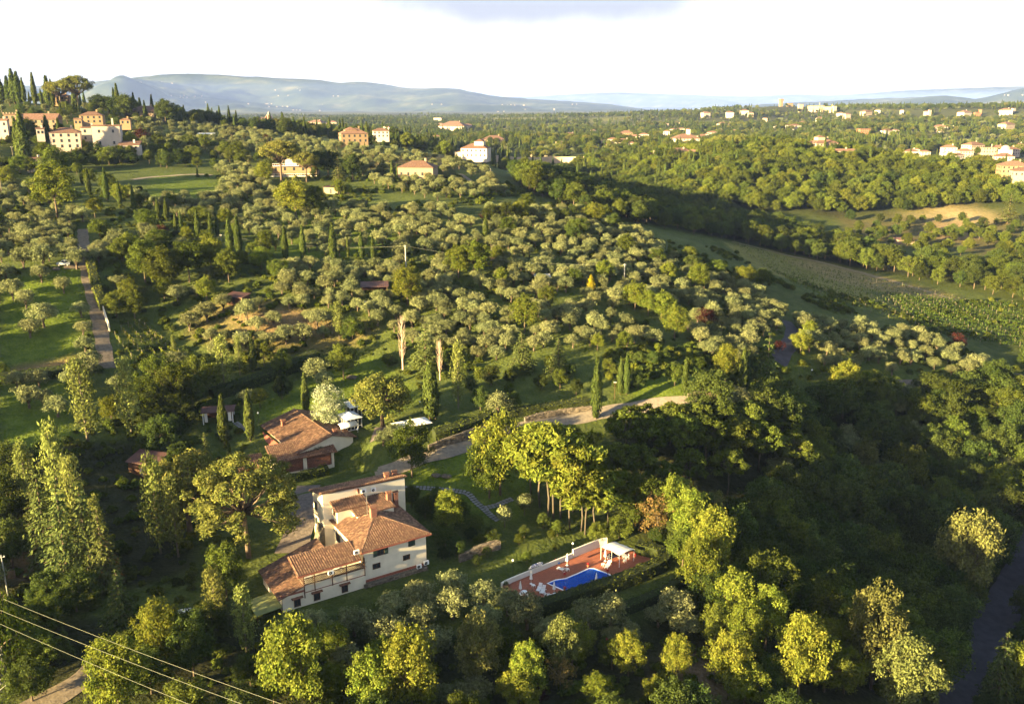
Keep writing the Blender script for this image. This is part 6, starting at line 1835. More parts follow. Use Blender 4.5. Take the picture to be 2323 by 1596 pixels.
# ------------------------------------------------------------------ houses on the hill, in the valley and on the far side
WALLS = {'w': 'far_white', 'c': 'far_wall', 'o': 'far_ochre', 's': 'far_stone', 'p': 'far_pink', 'b': 'far_brick'}
WALLWORD = {'w': 'white', 'c': 'cream', 'o': 'ochre', 's': 'stone', 'p': 'pale pink', 'b': 'red brick'}
ROOFWORD = {'h': 'hipped clay roof', 'g': 'gabled clay roof', 'f': 'flat roof', 'm': 'single pitch clay roof'}
HOUSES = []
GARDEN = []
def house(px, py, wpx, hpx, roof='h', wall='c', ang=None, label=None, depth=.7, wins=None, storeys=None, group='houses across the valley', z=None, sink=3.0, chim=True, tower=None, name='house', lift=0.0):
    """a house whose base middle shows at (px, py); wpx, hpx = its width and wall height in the view"""
    if z is None: x, y, h, zz = spot(px, py)
    else:
        x, y, h = place_z(px, py, z); zz = z
    W = wpx * zz / F; H = hpx * zz / F / .96
    D = max(W * depth, 3.0)
    if ang is None: ang = random.Random(int(px * 7 + py)).uniform(-.45, .5)
    t = empty(name, (x, y, h + lift), ang, label, 'house' if name == 'house' else name, group)
    MB().box(-W / 2, W / 2, -D / 2, D / 2, -sink, H).build('wall', M[WALLS[wall]], t)
    ov = max(.35, W * .03); W2, D2 = W / 2 + ov, D / 2 + ov; rz_ = max(.25 * min(W, D), .8)
    r = MB()
    if roof == 'h':
        k = min(D2, W2) * .98
        if W >= D: a, b = (-W2 + k, 0, H + rz_), (W2 - k, 0, H + rz_)
        else: a, b = (0, -D2 + k, H + rz_), (0, D2 - k, H + rz_)
        v = [(-W2, -D2, H + .02), (W2, -D2, H + .02), (W2, D2, H + .02), (-W2, D2, H + .02), a, b]
        f = [(0, 1, 5, 4), (1, 2, 5), (2, 3, 4, 5), (3, 0, 4), (3, 2, 1, 0)] if W >= D else [(0, 1, 4), (1, 2, 5, 4), (2, 3, 5), (3, 0, 4, 5), (3, 2, 1, 0)]
        r.add(v, f)
    elif roof == 'g':
        r.add([(-W2, -D2, H + .02), (W2, -D2, H + .02), (W2, D2, H + .02), (-W2, D2, H + .02), (-W2, 0, H + rz_), (W2, 0, H + rz_)], [(0, 1, 5, 4), (2, 3, 4, 5), (1, 2, 5), (3, 0, 4), (3, 2, 1, 0)])
    elif roof == 'm':
        r.slab([(-W2, -D2, H + .25), (W2, -D2, H + .25), (W2, D2, H + .25 + rz_), (-W2, D2, H + .25 + rz_)], .2)
    else:
        r.box(-W2, W2, -D2, D2, H + .003, H + .4)
    rp = r.build('roof', M['roof_clay'], t)
    if chim and wpx > 14:
        cx = W * .22; MB().box(cx - .45, cx + .45, -.3, .45, H + .4, H + rz_ + 1.1).build('chimney', M[WALLS[wall]], rp)
    st_ = storeys or max(1, int(round(H / 3.1)))
    if wins is None: wins = max(2, int(round(W / 3.2)))
    if wpx >= 14 and wins:
        for fl in range(st_):
            zc = H * (fl + .55) / st_
            hh = min(.75, H / st_ * .28)
            for i in range(wins):
                xx = -W / 2 + W * (i + .5) / wins
                MB().box(xx - .5, xx + .5, -D / 2 - .07, -D / 2 - .003, zc - hh, zc + hh).build('window', M['dark_glass'], t)
            nd = max(1, int(wins * D / W))
            for i in range(nd):
                yy = -D / 2 + D * (i + .5) / nd
                MB().box(-W / 2 - .07, -W / 2 - .003, yy - .5, yy + .5, zc - hh, zc + hh).build('window', M['dark_glass'], t)
    if tower:
        tx, tw, th = tower
        tp_ = MB().box(W * tx - W * tw / 2, W * tx + W * tw / 2, -W * tw / 2, W * tw / 2, H - .5, H + H * th).build('tower', M[WALLS[wall]], t)
        e_ = W * tw / 2 + .3; zt = H + H * th
        MB().add([(W * tx - e_, -e_, zt), (W * tx + e_, -e_, zt), (W * tx + e_, e_, zt), (W * tx - e_, e_, zt), (W * tx, 0, zt + e_ * .5)], [(0, 1, 4), (1, 2, 4), (2, 3, 4), (3, 0, 4), (3, 2, 1, 0)]).build('tower_roof', M['roof_clay'], tp_)
    keep_xy(x, y, max(W, D) * .45)
    if wpx < 120:                       # garden trees round the house
        rg = random.Random(int(px * 3 + py)); ca_, sa_ = math.cos(ang), math.sin(ang)
        for q_ in range(6 if px < 480 and wpx > 12 else 4 if wpx > 12 else 2):
            u_ = rg.uniform(-.8, .8) * W; v_ = -D / 2 - rg.uniform(2.5, 6) if q_ % 3 else D / 2 + 4
            if q_ == 0: u_ = (W / 2 + 3) * rg.choice((-1, 1)); v_ = rg.uniform(-.5, .5) * D
            gx_, gy_ = x + u_ * ca_ - v_ * sa_, y + u_ * sa_ + v_ * ca_
            GARDEN.append((gx_, gy_, float(ground(gx_, gy_)) - .2, min(rg.uniform(.7, 1.35) * H, 12) if v_ > 0 or q_ == 0 else (rg.uniform(.45, .9) if px < 480 or 760 < px < 900 else rg.uniform(.3, .7)) * H, rg.choice((0, 2, 2, 1, 3, 6, 6))))
    HOUSES.append((t, px, py - hpx / 2, wall, roof, label))
    return t, W, D, H
HG = 'houses on the left hilltop'
t, W, D, H = house(38, 312, 34, 48, 'f', 's', .25, 'crenellated square stone tower house on the left hill', group=HG, z=490)
for i in range(6): MB().box(-W / 2 - .3 + i * W / 5.5, -W / 2 - .3 + i * W / 5.5 + W * .09, -D / 2 - .3, -D / 2 + .3, H + .41, H + 1.3).build('merlon', M['far_stone'], t)
house(8, 306, 26, 30, 'g', 'p', .25, 'pale house cut by the left picture edge beside the crenellated tower', group=HG, z=480)
house(98, 292, 72, 20, 'g', 's', .2, 'long low stone house with brown roof behind the crenellated tower', group=HG, z=520)
house(93, 308, 16, 14, 'g', 'w', .4, 'little white gabled house between the cypresses on the left hill', group=HG, z=470)
house(153, 337, 62, 34, 'h', 'p', .35, 'pinkish white two storey house left of the flat roofed block', group=HG, z=455, wins=4)
house(207, 337, 32, 44, 'f', 'w', .35, 'tall white link house joined to the flat roofed block', group=HG, z=468)
house(248, 337, 58, 48, 'f', 'w', .30, 'big white flat roofed block on the left hill', group=HG, z=458, wins=2, storeys=2, depth=.8)
house(296, 339, 44, 9, 'm', 'w', .2, 'low shed with red roof right of the flat roofed block', group=HG, z=455)
house(179, 284, 16, 12, 'g', 'o', .2, 'small ochre house between villa roofs and the flat block', group=HG, z=500, chim=False)
house(211, 280, 48, 17, 'h', 'o', .25, 'ochre house with hipped roof above the flat roofed block', group=HG, z=530)
house(286, 283, 22, 10, 'h', 'o', .2, 'small ochre outbuilding right of the hipped ochre house', group=HG, z=530)
house(143, 236, 40, 15, 'h', 'o', .1, 'hilltop villa with low hipped roof under the umbrella pines', group=HG, z=640)
house(332, 267, 64, 14, 'h', 's', -.1, 'long low stone house on the skyline right of the lone cypress', group=HG, z=640)
house(84, 378, 26, 16, 'g', 'w', .7, 'small white house beneath the two tall cypresses', group=HG)
HG = 'houses on the olive hill'
t, W, D, H = house(672, 414, 100, 36, 'f', 'o', .1, 'modern orange villa with terraces behind two umbrella pines', group=HG, z=432, wins=5, depth=.45)
for zz_, x0_, x1_ in ((H + .41, -W / 2 + 1, W * .12), (H * .45, -W / 2 - .5, W / 2)):
    rl = MB()
    n = int((x1_ - x0_) / 1.0)
    for i in range(n + 1): rl.box(x0_ + i * (x1_ - x0_) / n - .03, x0_ + i * (x1_ - x0_) / n + .03, -D / 2 - 1.5, -D / 2 - 1.44, zz_, zz_ + 1.0)
    rl.box(x0_, x1_, -D / 2 - 1.51, -D / 2 - 1.43, zz_ + .95, zz_ + 1.05); rl.box(x0_, x1_, -D / 2 - 1.5, -D / 2 - .01, zz_ - .25, zz_ - .05)
    rl.build('balcony', M['white_metal'], t)
MB().box(-W * .2, W * .05, -D * .3, D * .3, H + .41, H + 3.2).build('upper_storey', M['far_white'], t)
house(949, 410, 80, 30, 'h', 's', -.12, 'stone farmhouse with small dark windows on the olive hill', group=HG, z=428, wins=5, storeys=1)
t, W, D, H = house(802, 324, 60, 20, 'h', 'o', .3, 'big yellow farmhouse with stepped roofs on the ridge', group=HG, z=560, depth=.8, tower=(-.1, .45, .35))
house(864, 312, 36, 14, 'h', 'w', .2, 'white house right of the big yellow farmhouse', z=640)
t, W, D, H = house(1080, 357, 60, 20, 'h', 'w', -.2, 'white villa with arched loggia and square roof tower', z=640, tower=(.15, .35, .7), wins=6)
house(1050, 357, 32, 12, 'h', 'w', -.2, 'low white wing left of the towered villa', z=650)
# the church dome on the horizon
dx, dy, dh = place_z(610, 272, 2600)
dm = empty('cathedral_dome', (dx, dy, dh), 0, 'red ribbed dome with white lantern on the horizon', 'dome')
R_ = 11.5
MB().lathe([(R_ * 1.0, -18), (R_ * 1.0, 0), (R_ * 1.05, 0), (R_ * 1.05, .8)], 8).build('drum', M['far_white'], dm)
k = MB(); k.lathe([(R_ * math.cos(a) + .6, .81 + R_ * 1.25 * math.sin(a)) for a in np.linspace(0, 1.45, 8)], 8); k.build('dome', M['far_brick'], dm)
k = MB()
for i in range(8):
    a = 2 * math.pi * i / 8; k.tube([((R_ * math.cos(b) + .7) * math.cos(a), (R_ * math.cos(b) + .7) * math.sin(a), .9 + R_ * 1.25 * math.sin(b)) for b in np.linspace(0, 1.45, 7)], .45, 4)
k.build('ribs', M['far_white'], dm)['kind'] = 'stuff'
MB().lathe([(1.9, R_ * 1.25), (1.9, R_ * 1.25 + 5), (2.3, R_ * 1.25 + 5.2), (.3, R_ * 1.25 + 9), (.5, R_ * 1.25 + 9.6), (.02, R_ * 1.25 + 10.4)], 8).build('lantern', M['far_white'], dm)
# the rest of the far houses: x, base y, width, wall height, roof, wall, distance
FAR = """595 288 15 16 h c 1100|720 292 34 11 h c 1000|755 290 18 10 h c 1050|994 279 18 9 f w 2000|1030 300 60 11 h p 1150|990 326 22 11 h c 800|1120 330 52 9 h c 820|1237 319 26 7 h c 1100|1273 336 22 9 f w 900|1243 354 20 7 h c 780|1293 317 33 7 h p 1150
1345 306 12 7 h w 1500|1420 317 28 12 h o 1080|1390 330 24 9 h w 950|1415 334 30 9 g p 940|1440 325 26 11 h w 1000|1362 322 20 8 g p 1050|1460 318 20 9 h w 1050|1378 340 16 7 g w 880|1400 342 14 7 h w 880|1430 338 22 8 h w 900|1372 330 14 7 h p 960
1512 312 14 10 h w 1150|1530 306 18 9 h p 1250|1545 305 16 9 h w 1250|1604 318 14 9 h w 1100|1615 314 22 9 h w 1120|1592 322 24 9 h p 1050|1666 305 12 6 h w 1300|1705 324 18 9 h c 1000|1690 330 12 8 h c 950
1600 268 18 9 h w 2100|1655 267 16 9 h w 2100|1688 262 18 8 h w 2150|1702 266 12 7 h c 2150|1735 277 9 6 h c 2000|1640 290 24 6 h p 1700|1660 288 10 7 h w 1700|1510 288 12 5 h p 1800|1535 286 12 5 h p 1800
1763 298 16 7 h w 1500|1785 296 10 8 h w 1500|1802 298 24 9 h w 1480|1815 254 10 14 f c 2250|1850 253 34 10 f c 2250|1880 255 26 10 f c 2250|1892 256 8 12 f w 2200|1905 270 16 10 h w 1900|1920 274 14 12 h p 1880|1822 287 18 6 h c 1600|1860 276 18 5 h w 1800
1964 262 22 6 h c 2000|1990 260 12 7 h w 2050|2045 259 8 6 h p 2050|2100 262 10 6 h c 2000|2108 263 6 10 f c 2000|2187 265 26 7 h w 1950|2215 268 12 9 h b 1900|2222 262 6 10 f b 1950|2280 260 26 7 h w 1950|2298 255 8 6 h w 2000
2280 304 30 18 h c 1450|2130 300 30 8 h p 1500|2155 300 26 6 h w 1500|1957 314 24 17 f b 1150|2010 306 22 6 h w 1250|2030 304 14 5 h w 1250
2065 358 30 9 h w 850|2095 360 22 10 h w 840|2075 352 16 8 h p 900|2150 352 34 12 h w 880|2185 360 32 12 h p 860|2205 348 40 14 h c 900|2240 352 30 12 f c 900|2228 340 22 10 f w 960|2260 352 26 13 h o 880|2290 356 32 12 h p 860|2310 346 26 12 h p 920|2275 368 40 8 h p 800|2245 382 26 11 h c 760|2170 366 26 9 h w 830
703 286 8 7 h c 1200|740 289 10 6 h c 1150|1000 290 14 6 h p 1500|1060 296 20 9 h p 1180|880 302 16 9 h w 900|1210 356 12 6 h c 780""".replace('\n', '|').split('|')
for a in FAR:
    q = a.split(); px, py, wp, hp = map(float, q[:4])
    zz_ = spot(px, py)[3]
    ok_ = 600 < zz_ < 3600
    house(px, py, wp, hp, q[4], q[5], z=None if ok_ else float(q[6]), sink=6, chim=wp > 24, lift=2.2 if ok_ else 0)
house(1554, 331, 58, 16, 'h', 'w', .1, 'large white villa with orange hipped roof and square tower in the valley', z=1000, tower=(.1, .13, 1.2), wins=7, sink=10)
house(1571, 362, 44, 14, 'h', 's', -.3, 'long stone house on the buff wall across the valley', z=745, sink=8)
house(1545, 360, 24, 18, 'm', 'c', .3, 'tall cream house beside the long stone house across the valley', z=750, sink=8)
t, W, D, H = house(1480, 362, 18, 11, 'g', 'w', .4, 'small chapel with a bell gable across the valley', z=760, sink=8)
MB().box(-W * .1, W * .1, -D / 2, -D / 2 + .5, H, H + 3.2).build('bell_gable', M['far_wall'], t)
house(1864, 340, 56, 15, 'h', 'c', .25, 'large cream villa with roof terrace tower on the wooded hill', z=735, tower=(-.15, .3, .8), wins=6, sink=6)
house(1895, 357, 96, 14, 'g', 'c', -.15, 'long cream wing in front of the towered villa on the wooded hill', z=715, wins=9, depth=.2, sink=6)
house(2296, 392, 58, 16, 'h', 'o', -.2, 'nearest house of the right village with bright red roof', z=640, sink=6)
house(2318, 402, 46, 14, 'h', 'c', -.2, 'cream house with red roof at the right picture edge', z=620, sink=6)
ct = empty('castle_tower', place_z(1771, 244, 2350), .2, 'slender battlemented tower standing on the skyline of the right hill', 'tower')
MB().box(-4, 4, -4, 4, -10, 17).box(-5, 5, -5, 5, 17.003, 20).build('tower', M['far_ochre'], ct)
k = MB()
for i in range(4): k.box(-5 + i * 2.8, -5 + i * 2.8 + 1.5, -5, 5, 20.001, 22)
k.build('battlement', M['far_ochre'], ct)
house(1791, 243, 12, 8, 'f', 'o', .2, 'square castle block beside the battlemented tower on the skyline', z=2350, sink=10)
wt = empty('water_tower', spot(2135, 376)[:3], 0, 'slender white water tower in front of the right village', 'water tower')
zw = spot(2135, 376)[3]; HW = metres(2135, 376, 40, zw)
MB().tube([(0, 0, -2), (0, 0, HW * .72)], [1.0, .8], 10).build('shaft', M['far_white'], wt)
MB().lathe([(.8, HW * .70), (1.9, HW * .78), (1.9, HW * .84), (1.0, HW * .86), (1.0, HW * .9), (1.7, HW * .93), (1.7, HW), (.1, HW * 1.02)], 12).build('tank', M['far_white'], wt)
dmx = empty('church_dome', place_z(2280, 346, 930), 0, 'pale church dome rising among the village roofs on the right', 'dome')
MB().box(-5, 5, -5, 5, -8, 3).build('drum', M['far_white'], dmx); MB().lathe([(4.6 * math.cos(a), 3.01 + 4.6 * math.sin(a)) for a in np.linspace(0, 1.5, 7)], 14).build('dome', M['far_wall'], dmx)
# names for the houses that have none yet: told apart by what they look like and the landmark beside them
LM_FAR = [(610, 260, 'the red dome'), (802, 305, 'the big yellow farmhouse'), (1080, 345, 'the white towered villa'), (1554, 318, 'the large white valley villa'), (1571, 352, 'the long stone house'), (1420, 310, 'the village pines'), (1864, 325, 'the towered cream villa'),
          (1771, 235, 'the skyline tower'), (1957, 305, 'the red brick block'), (2135, 355, 'the water tower'), (2280, 340, 'the church dome'), (2296, 385, 'the bright red roof'), (1655, 335, 'the umbrella pines'), (2280, 295, 'the right hillside woods'), (1280, 365, 'the estate wall')]
ORD = ['', 'second ', 'third ', 'fourth ', 'fifth ', 'sixth ', 'seventh ', 'eighth ', 'ninth ', 'tenth ', 'eleventh ', 'twelfth ']
def side(dx, dy):
    if abs(dx) > 1.4 * abs(dy): return 'right of' if dx > 0 else 'left of'
    return 'above' if dy < 0 else 'below'
seen = {}
for (t, px, py, wall, roof, label) in HOUSES:
    if label: continue
    d = sorted((math.hypot(px - a, (py - b) * 1.5), a, b, n_) for a, b, n_ in LM_FAR)[0]
    key = (wall, roof, side(px - d[1], py - d[2]), d[3])
    seen.setdefault(key, []).append((d[0], t))
SIZE = lambda t: 1
for (wall, roof, sd, n_), lst in seen.items():
    lst.sort(key=lambda q: q[0])
    for i, (_, t) in enumerate(lst):
        t['label'] = f"{WALLWORD[wall]} house with {ROOFWORD[roof]}, {ORD[i] if i else ''}{'nearest ' if i == 0 else 'closest '}{sd} {n_}".replace('  ', ' ')
# specks of houses on the distant slopes: too small and too many to pick apart
def specks(name, V, n, rows, seed, m):
    rng = np.random.default_rng(seed); mb = MB()
    nyy, nx_ = V.shape[:2]
    for _ in range(n):
        i = int(nyy * rng.uniform(*rows)); j = int(rng.uniform(.02, .98) * nx_)
        for _k in range(rng.integers(1, 7)):
            x, y, z = V[i, j] + np.array([rng.normal() * 120, rng.normal() * 120, 0])
            w_, d_, h_ = rng.uniform(9, 18), rng.uniform(8, 13), rng.uniform(5, 8)
            a = rng.uniform(0, 3); e_ = np.array([math.cos(a), math.sin(a), 0])
            mb.obox((x, y, z + h_ * .3), e_ * w_ / 2, np.array([-e_[1], e_[0], 0]) * d_ / 2, (0, 0, h_))
    tag(mb.build(name, m), kind='stuff')
_hv = [o for o in COL.objects if o.name.startswith('hills')]
def hv(o):
    co = np.empty(len(o.data.vertices) * 3, np.float32); o.data.vertices.foreach_get('co', co); return co.reshape(-1, 3)
specks('distant_houses', hv(_hv[0]).reshape(-1, 300, 3), 70, (.22, .62), 1, M['far_wall'])
specks('distant_houses', hv(_hv[1]).reshape(-1, 160, 3), 45, (.25, .72), 2, M['far_wall'])
specks('distant_houses', hv(_hv[4]).reshape(-1, 160, 3), 30, (.3, .7), 3, M['far_wall'])
# ------------------------------------------------------------------ trees one can single out in the view
G = 'cypresses'
for a in """1352 950 135|1407 893 80|1421 894 92|1553 893 80|1682 896 104|1692 896 96|575 842 82|695 937 90|510 1010 112|569 1000 112|976 952 130|988 950 104|525 1078 72
649 597 84|689 595 82|757 595 87|790 583 45|821 590 64|847 593 57|874 583 42|1102 550 62|400 528 44|412 528 48|450 540 63|480 540 58|494 538 48|523 578 82|543 582 92
305 480 57|273 470 60|243 455 72|203 442 58|187 419 46|360 500 50|379 502 52|45 366 98|59 375 118|109 322 58|139 340 70|153 354 48
33 226 68|20 224 50|44 228 64|55 228 50|5 223 42|79 226 60|94 228 26|111 236 62|120 234 52|171 236 45|268 245 54|331 275 46|139 264 36|154 264 36|169 254 28|180 256 24|448 400 23|420 295 24
821 296 30|902 405 33|1790 345 30|1826 345 26|2080 400 30|2110 395 34|2135 400 28""".replace('\n', '|').split('|'):
    px, py, hp = map(float, a.split())
    w = {59: 1.25, 33: 1.3, 44: 1.4, 20: 1.5, 5: 1.6, 111: 1.5, 109: 1.5, 153: 1.5, 976: 1.25, 171: 1.3, 1352: .95}.get(int(px), 1.0)
    grow('cypress', px, py, hp, w, group=G)
G = 'poplars'
for px, py, hp, w in [(200, 1005, 190, 1.15), (300, 990, 170, 1.05), (510, 890, 125, 1.15), (545, 850, 85, .9), (1040, 925, 146, .8), (770, 768, 82, 1.05), (365, 1255, 215, .85), (405, 1262, 180, .85), (492, 1417, 124, 1.25), (560, 1485, 152, 1.05), (150, 1230, 264, .85), (188, 1290, 250, .8), (72, 1180, 170, .9), (235, 1300, 170, .8), (395, 800, 40, 1.0)]:
    grow('poplar', px, py, hp, w, group=G)
G = 'firs and cedars'
for k, px, py, hp, w in [('fir_tree', 208, 1327, 235, .8), ('fir_tree', 115, 1300, 225, .8), ('fir_tree', 243, 1337, 190, .85), ('fir_tree', 160, 1336, 250, .8), ('cedar', 60, 1110, 120, .9), ('fir_tree', 98, 1240, 175, .85), ('cedar', 85, 1165, 150, .85), ('fir_tree', 280, 1434, 142, 1.15), ('orange_fir', 252, 1318, 100, 1.0),
                         ('fir_tree', 1266, 852, 88, 1.25), ('fir_tree', 1183, 842, 92, 1.3), ('cedar', 966, 840, 106, 1.1), ('cedar', 1735, 905, 152, .62), ('fir_tree', 470, 1062, 82, .75), ('yellow_fir', 594, 592, 52, 1.0),
                         ('fir_tree', 2252, 1640, 206, .8), ('cedar', 2285, 507, 70, 1.0), ('cedar', 768, 412, 58, .9), ('cedar', 868, 403, 46, 1.1), ('fir_tree', 100, 1500, 82, 1.0), ('fir_tree', 152, 1492, 72, 1.0), ('cedar', 600, 350, 45, 1.0), ('fir_tree', 690, 360, 40, 1.0), ('fir_tree', 1390, 625, 34, 1.2)]:
    grow(k, px, py, hp, w, group=G)
G = 'stone pines'
for k, px, py, hp, w in [('big_pine', 565, 1264, 226, 1.0), ('round_pine', 432, 1215, 182, .8), ('round_pine', 868, 968, 116, 1.02), ('stone_pine', 639, 411, 92, 1.05), ('stone_pine', 696, 413, 68, .95), ('stone_pine', 137, 232, 48, 1.2), ('stone_pine', 178, 240, 68, 1.15), ('stone_pine', 1635, 348, 42, 1.3), ('stone_pine', 1668, 347, 40, 1.3)]:
    grow(k, px, py, hp, w, group=G)
grow('willow', 2, 1535, 195, .9, 'weeping willow with drooping yellow green strands beside the lattice pylon', 'lone trees')
grow('yellow_shrub', 1340, 660, 34, 1.1, 'bright yellow cone-shaped shrub among the olives below the utility pole', 'lone trees')
grow('flowering_tree', 745, 968, 92, .95, 'tree covered in creamy white blossom between tiled roof and conservatory', 'lone trees')
for px, py, w, lb in [(1145, 1195, 1.0, 'round trimmed small tree beside the paved garden path'), (1190, 1167, 1.0, 'round trimmed small tree closest to the tall bare stems')]:
    grow('trimmed_tree', px, py, 46, w, lb, 'trimmed garden trees')

G = 'leafy trees'
BIG = """s 130 495 118 1.1|g 130 420 85 1|s 600 418 48 1|s 672 497 88 1.05|g 715 492 66 1|s 640 470 40 1|s 925 692 84 .95|s 1075 628 76 1.25|s 1040 630 70 1|s 1137 652 42 1|g 780 860 76 .95|s 1180 507 50 1|s 1335 502 26 1|s 1190 752 78 .9
s 1515 642 44 1.1|s 1585 662 62 .9|s 1690 650 46 1.3|s 1730 650 40 1.2|s 1500 722 58 1.1|s 1440 702 60 1.1|s 1470 715 52 1|s 1530 772 74 .85|g 935 1082 120 .85|s 1835 770 40 1|s 1815 802 50 1.05|s 1912 907 82 1|s 1963 895 56 1|s 1645 872 86 .75
s 1018 1215 98 .8|s 1135 1122 172 .85|g 1110 1130 130 .9|b 1490 1222 112 1|s 1530 1215 130 .85|s 1560 1250 130 .9|g 1450 1200 120 .9|b 1600 1235 115 .8|s 1580 1352 124 1|s 1612 1300 140 .8|s 1660 1425 124 1.05|s 1735 1475 136 1|s 1690 1500 130 .9|s 1650 1585 142 1
s 1810 1592 184 .9|o 1975 1562 218 .85|o 2045 1690 176 1.1|s 2300 1690 168 1|o 2190 1372 202 .95|s 2255 1162 84 1.1|o 1955 1112 104 .85|o 2000 1142 78 .9|o 1605 1232 112 .8|s 680 1645 232 .85|s 850 1650 158 1|s 935 1650 208 .85|g 871 1522 72 .95
o 1085 1562 160 .85|o 1275 1542 134 .8|g 1388 1517 68 .95|s 1425 1532 92 .8|s 1535 1547 100 .9|s 1195 1592 128 .9|b 1270 1570 90 .7|s 1485 1600 62 .9|s 1524 1612 44 1|s 275 1650 190 1|s 370 1522 152 .85|d 440 1532 142 1|g 515 1362 122 1|d 20 1190 110 1|d 30 1290 110 1|d 75 1590 90 1.1
d 800 410 60 1|d 745 402 60 1|d 225 249 34 1.1|d 245 249 30 1.1|d 262 250 32 1.1|d 285 251 37 1|d 375 266 40 .95|d 720 400 58 .9|s 770 445 36 1|s 790 442 24 1|g 2040 1200 80 1|s 590 925 44 1|s 20 430 50 1|d 110 1060 70 1|g 330 640 90 1|g 375 660 95 1.1|g 430 640 90 1|s 480 620 80 1|s 300 590 60 1|s 470 680 50 1|g 520 640 70 1
g 265 720 56 1|g 280 600 60 1|s 545 610 40 1|g 1240 700 50 1|s 1130 600 40 1|s 1370 640 46 1|g 1300 650 40 1|s 1415 800 46 .8|s 1355 795 36 1|d 640 905 50 1|g 395 935 100 1|g 360 900 90 1|d 410 985 80 1|g 450 900 90 1|s 255 960 60 1|g 640 850 50 .9|g 600 830 60 .9|g 800 770 50 1|d 1090 930 50 1|d 720 1040 30 1"""
for a in BIG.replace('\n', '|').split('|'):
    k, px, py, hp, w = a.split()
    kind = {'s': 'spring_tree', 'g': 'green_tree', 'd': 'dark_tree', 'b': 'brown_tree', 'o': 'spring_tree'}[k]
    w = float(w) * (.74 if float(hp) > 95 and float(py) > 1300 else .9 if float(hp) > 95 else 1)
    grow(kind, float(px), float(py), float(hp), w, group=G, leaf='pale_leaf' if k == 'o' else None)
G = 'tall trees with bare stems'
for a in """1243 1170 205 1.1|1256 1174 216 1.0|1272 1176 200 1.15|1293 1200 196 1.0|1318 1204 150 1.15|1327 1212 165 1.0|1345 1210 140 1.3|1225 1150 190 1.1|1205 1120 160 1.15|1300 1160 190 1.1|1380 1190 120 1.3
1420 1040 140 1|1455 1010 120 1|1480 1060 150 1|1520 1010 125 1|1545 1060 150 1|1580 1000 112 1|1600 1060 150 1|1640 1000 112 1|1660 1060 140 1|1700 1010 118 1|1720 1070 140 1|1770 1020 110 1|1790 1080 130 1|1400 1110 130 1|1560 1120 130 1|1450 1120 140 1|1650 1120 130 1|1500 1150 130 .9""".replace('\n', '|').split('|'):
    px, py, hp, w = map(float, a.split())
    if px > 1390: hp, w = hp * .8, w * 1.12
    grow('tall_tree', px, py, hp, w, group=G, leaf='green_leaf' if px > 1390 else None)
G = 'red-leaved plum trees'
for px, py, hp in [(1105, 505, 34), (1130, 500, 30), (368, 537, 30), (1600, 745, 50), (1765, 800, 30), (2170, 790, 38), (388, 990, 54), (322, 325, 36), (1225, 1590, 40), (605, 320, 16)]:
    grow('red_tree', px, py, hp, 1.1, group=G)

# ------------------------------------------------------------------ olives in front of the villa and on the lawns
G = 'olive trees'
for a in """805 1440 57|872 1460 66|890 1404 54|955 1430 58|951 1384 58|1027 1404 60|1026 1354 54|1097 1377 54|1103 1432 55|714 1432 46|758 1464 46|783 1520 56|978 1492 62|1195 1427 70|1335 1424 60|1385 1424 66|1530 1402 58|1492 1420 42|1550 1442 50|1388 1458 34|1075 1600 58|998 1618 60
1150 1395 52|1240 1450 44|1430 1460 44|720 865 48|560 915 30|67 925 48|133 945 44|100 925 40|70 765 40|100 742 52|60 700 42|145 665 36|95 640 38|185 720 34|190 760 30|195 800 36|205 840 42|175 610 44|100 610 54|30 680 44|55 610 46|15 640 40|200 870 50|170 880 46|40 880 36|90 880 40
480 780 34|560 730 46|470 730 42|430 750 40|610 790 34|650 780 40|585 755 36|690 775 40|550 790 36|720 745 42|1130 945 50|895 1000 36|870 1010 30|735 885 40""".replace('\n', '|').split('|'):
    px, py, hp = map(float, a.split())
    grow('olive_tree', px, py, hp, random.uniform(.95, 1.15), group=G)

# ------------------------------------------------------------------ groves and woods filled in from the surveyed outlines
def fill(poly, step, jitter=.35, ang=0.3):
    """places on the ground inside a picture-space outline, on a loose planting grid"""
    xs = [spot(*p) for p in poly]
    x0, x1 = min(p[0] for p in xs) - 5, max(p[0] for p in xs) + 5
    y0, y1 = min(p[1] for p in xs) - 5, max(p[1] for p in xs) + 5
    n = int(max(x1 - x0, y1 - y0) / step) + 2
    cx, cy = (x0 + x1) / 2, (y0 + y1) / 2
    i, j = np.meshgrid(np.arange(-n, n + 1), np.arange(-n, n + 1))
    u = (i + (j % 2) * .5) * step; v = j * step * .9
    u = u + RNG.uniform(-jitter, jitter, u.shape) * step; v = v + RNG.uniform(-jitter, jitter, u.shape) * step
    x = cx + u * math.cos(ang) - v * math.sin(ang); y = cy + u * math.sin(ang) + v * math.cos(ang)
    x, y = x.ravel(), y.ravel()
    h = ground(x, y)
    px, py, z = project(x, y, h)
    ok = in_poly(px, py, poly) & (z > 60)
    r = np.stack([x, y, h, z, px, py], 1)[ok]
    if len(HARD):
        hd = np.array(HARD)
        d = np.hypot(r[:, None, 0] - hd[None, :, 0], r[:, None, 1] - hd[None, :, 1]) - hd[None, :, 2]
        r = r[d.min(1) > 0]
    return r
def free_of_trees(r, dist):
    if not len(r): return r
    t = np.array([[q.x, q.y] for q in TREES])
    d = np.hypot(r[:, None, 0] - t[None, :, 0], r[:, None, 1] - t[None, :, 1])
    return r[d.min(1) > dist]

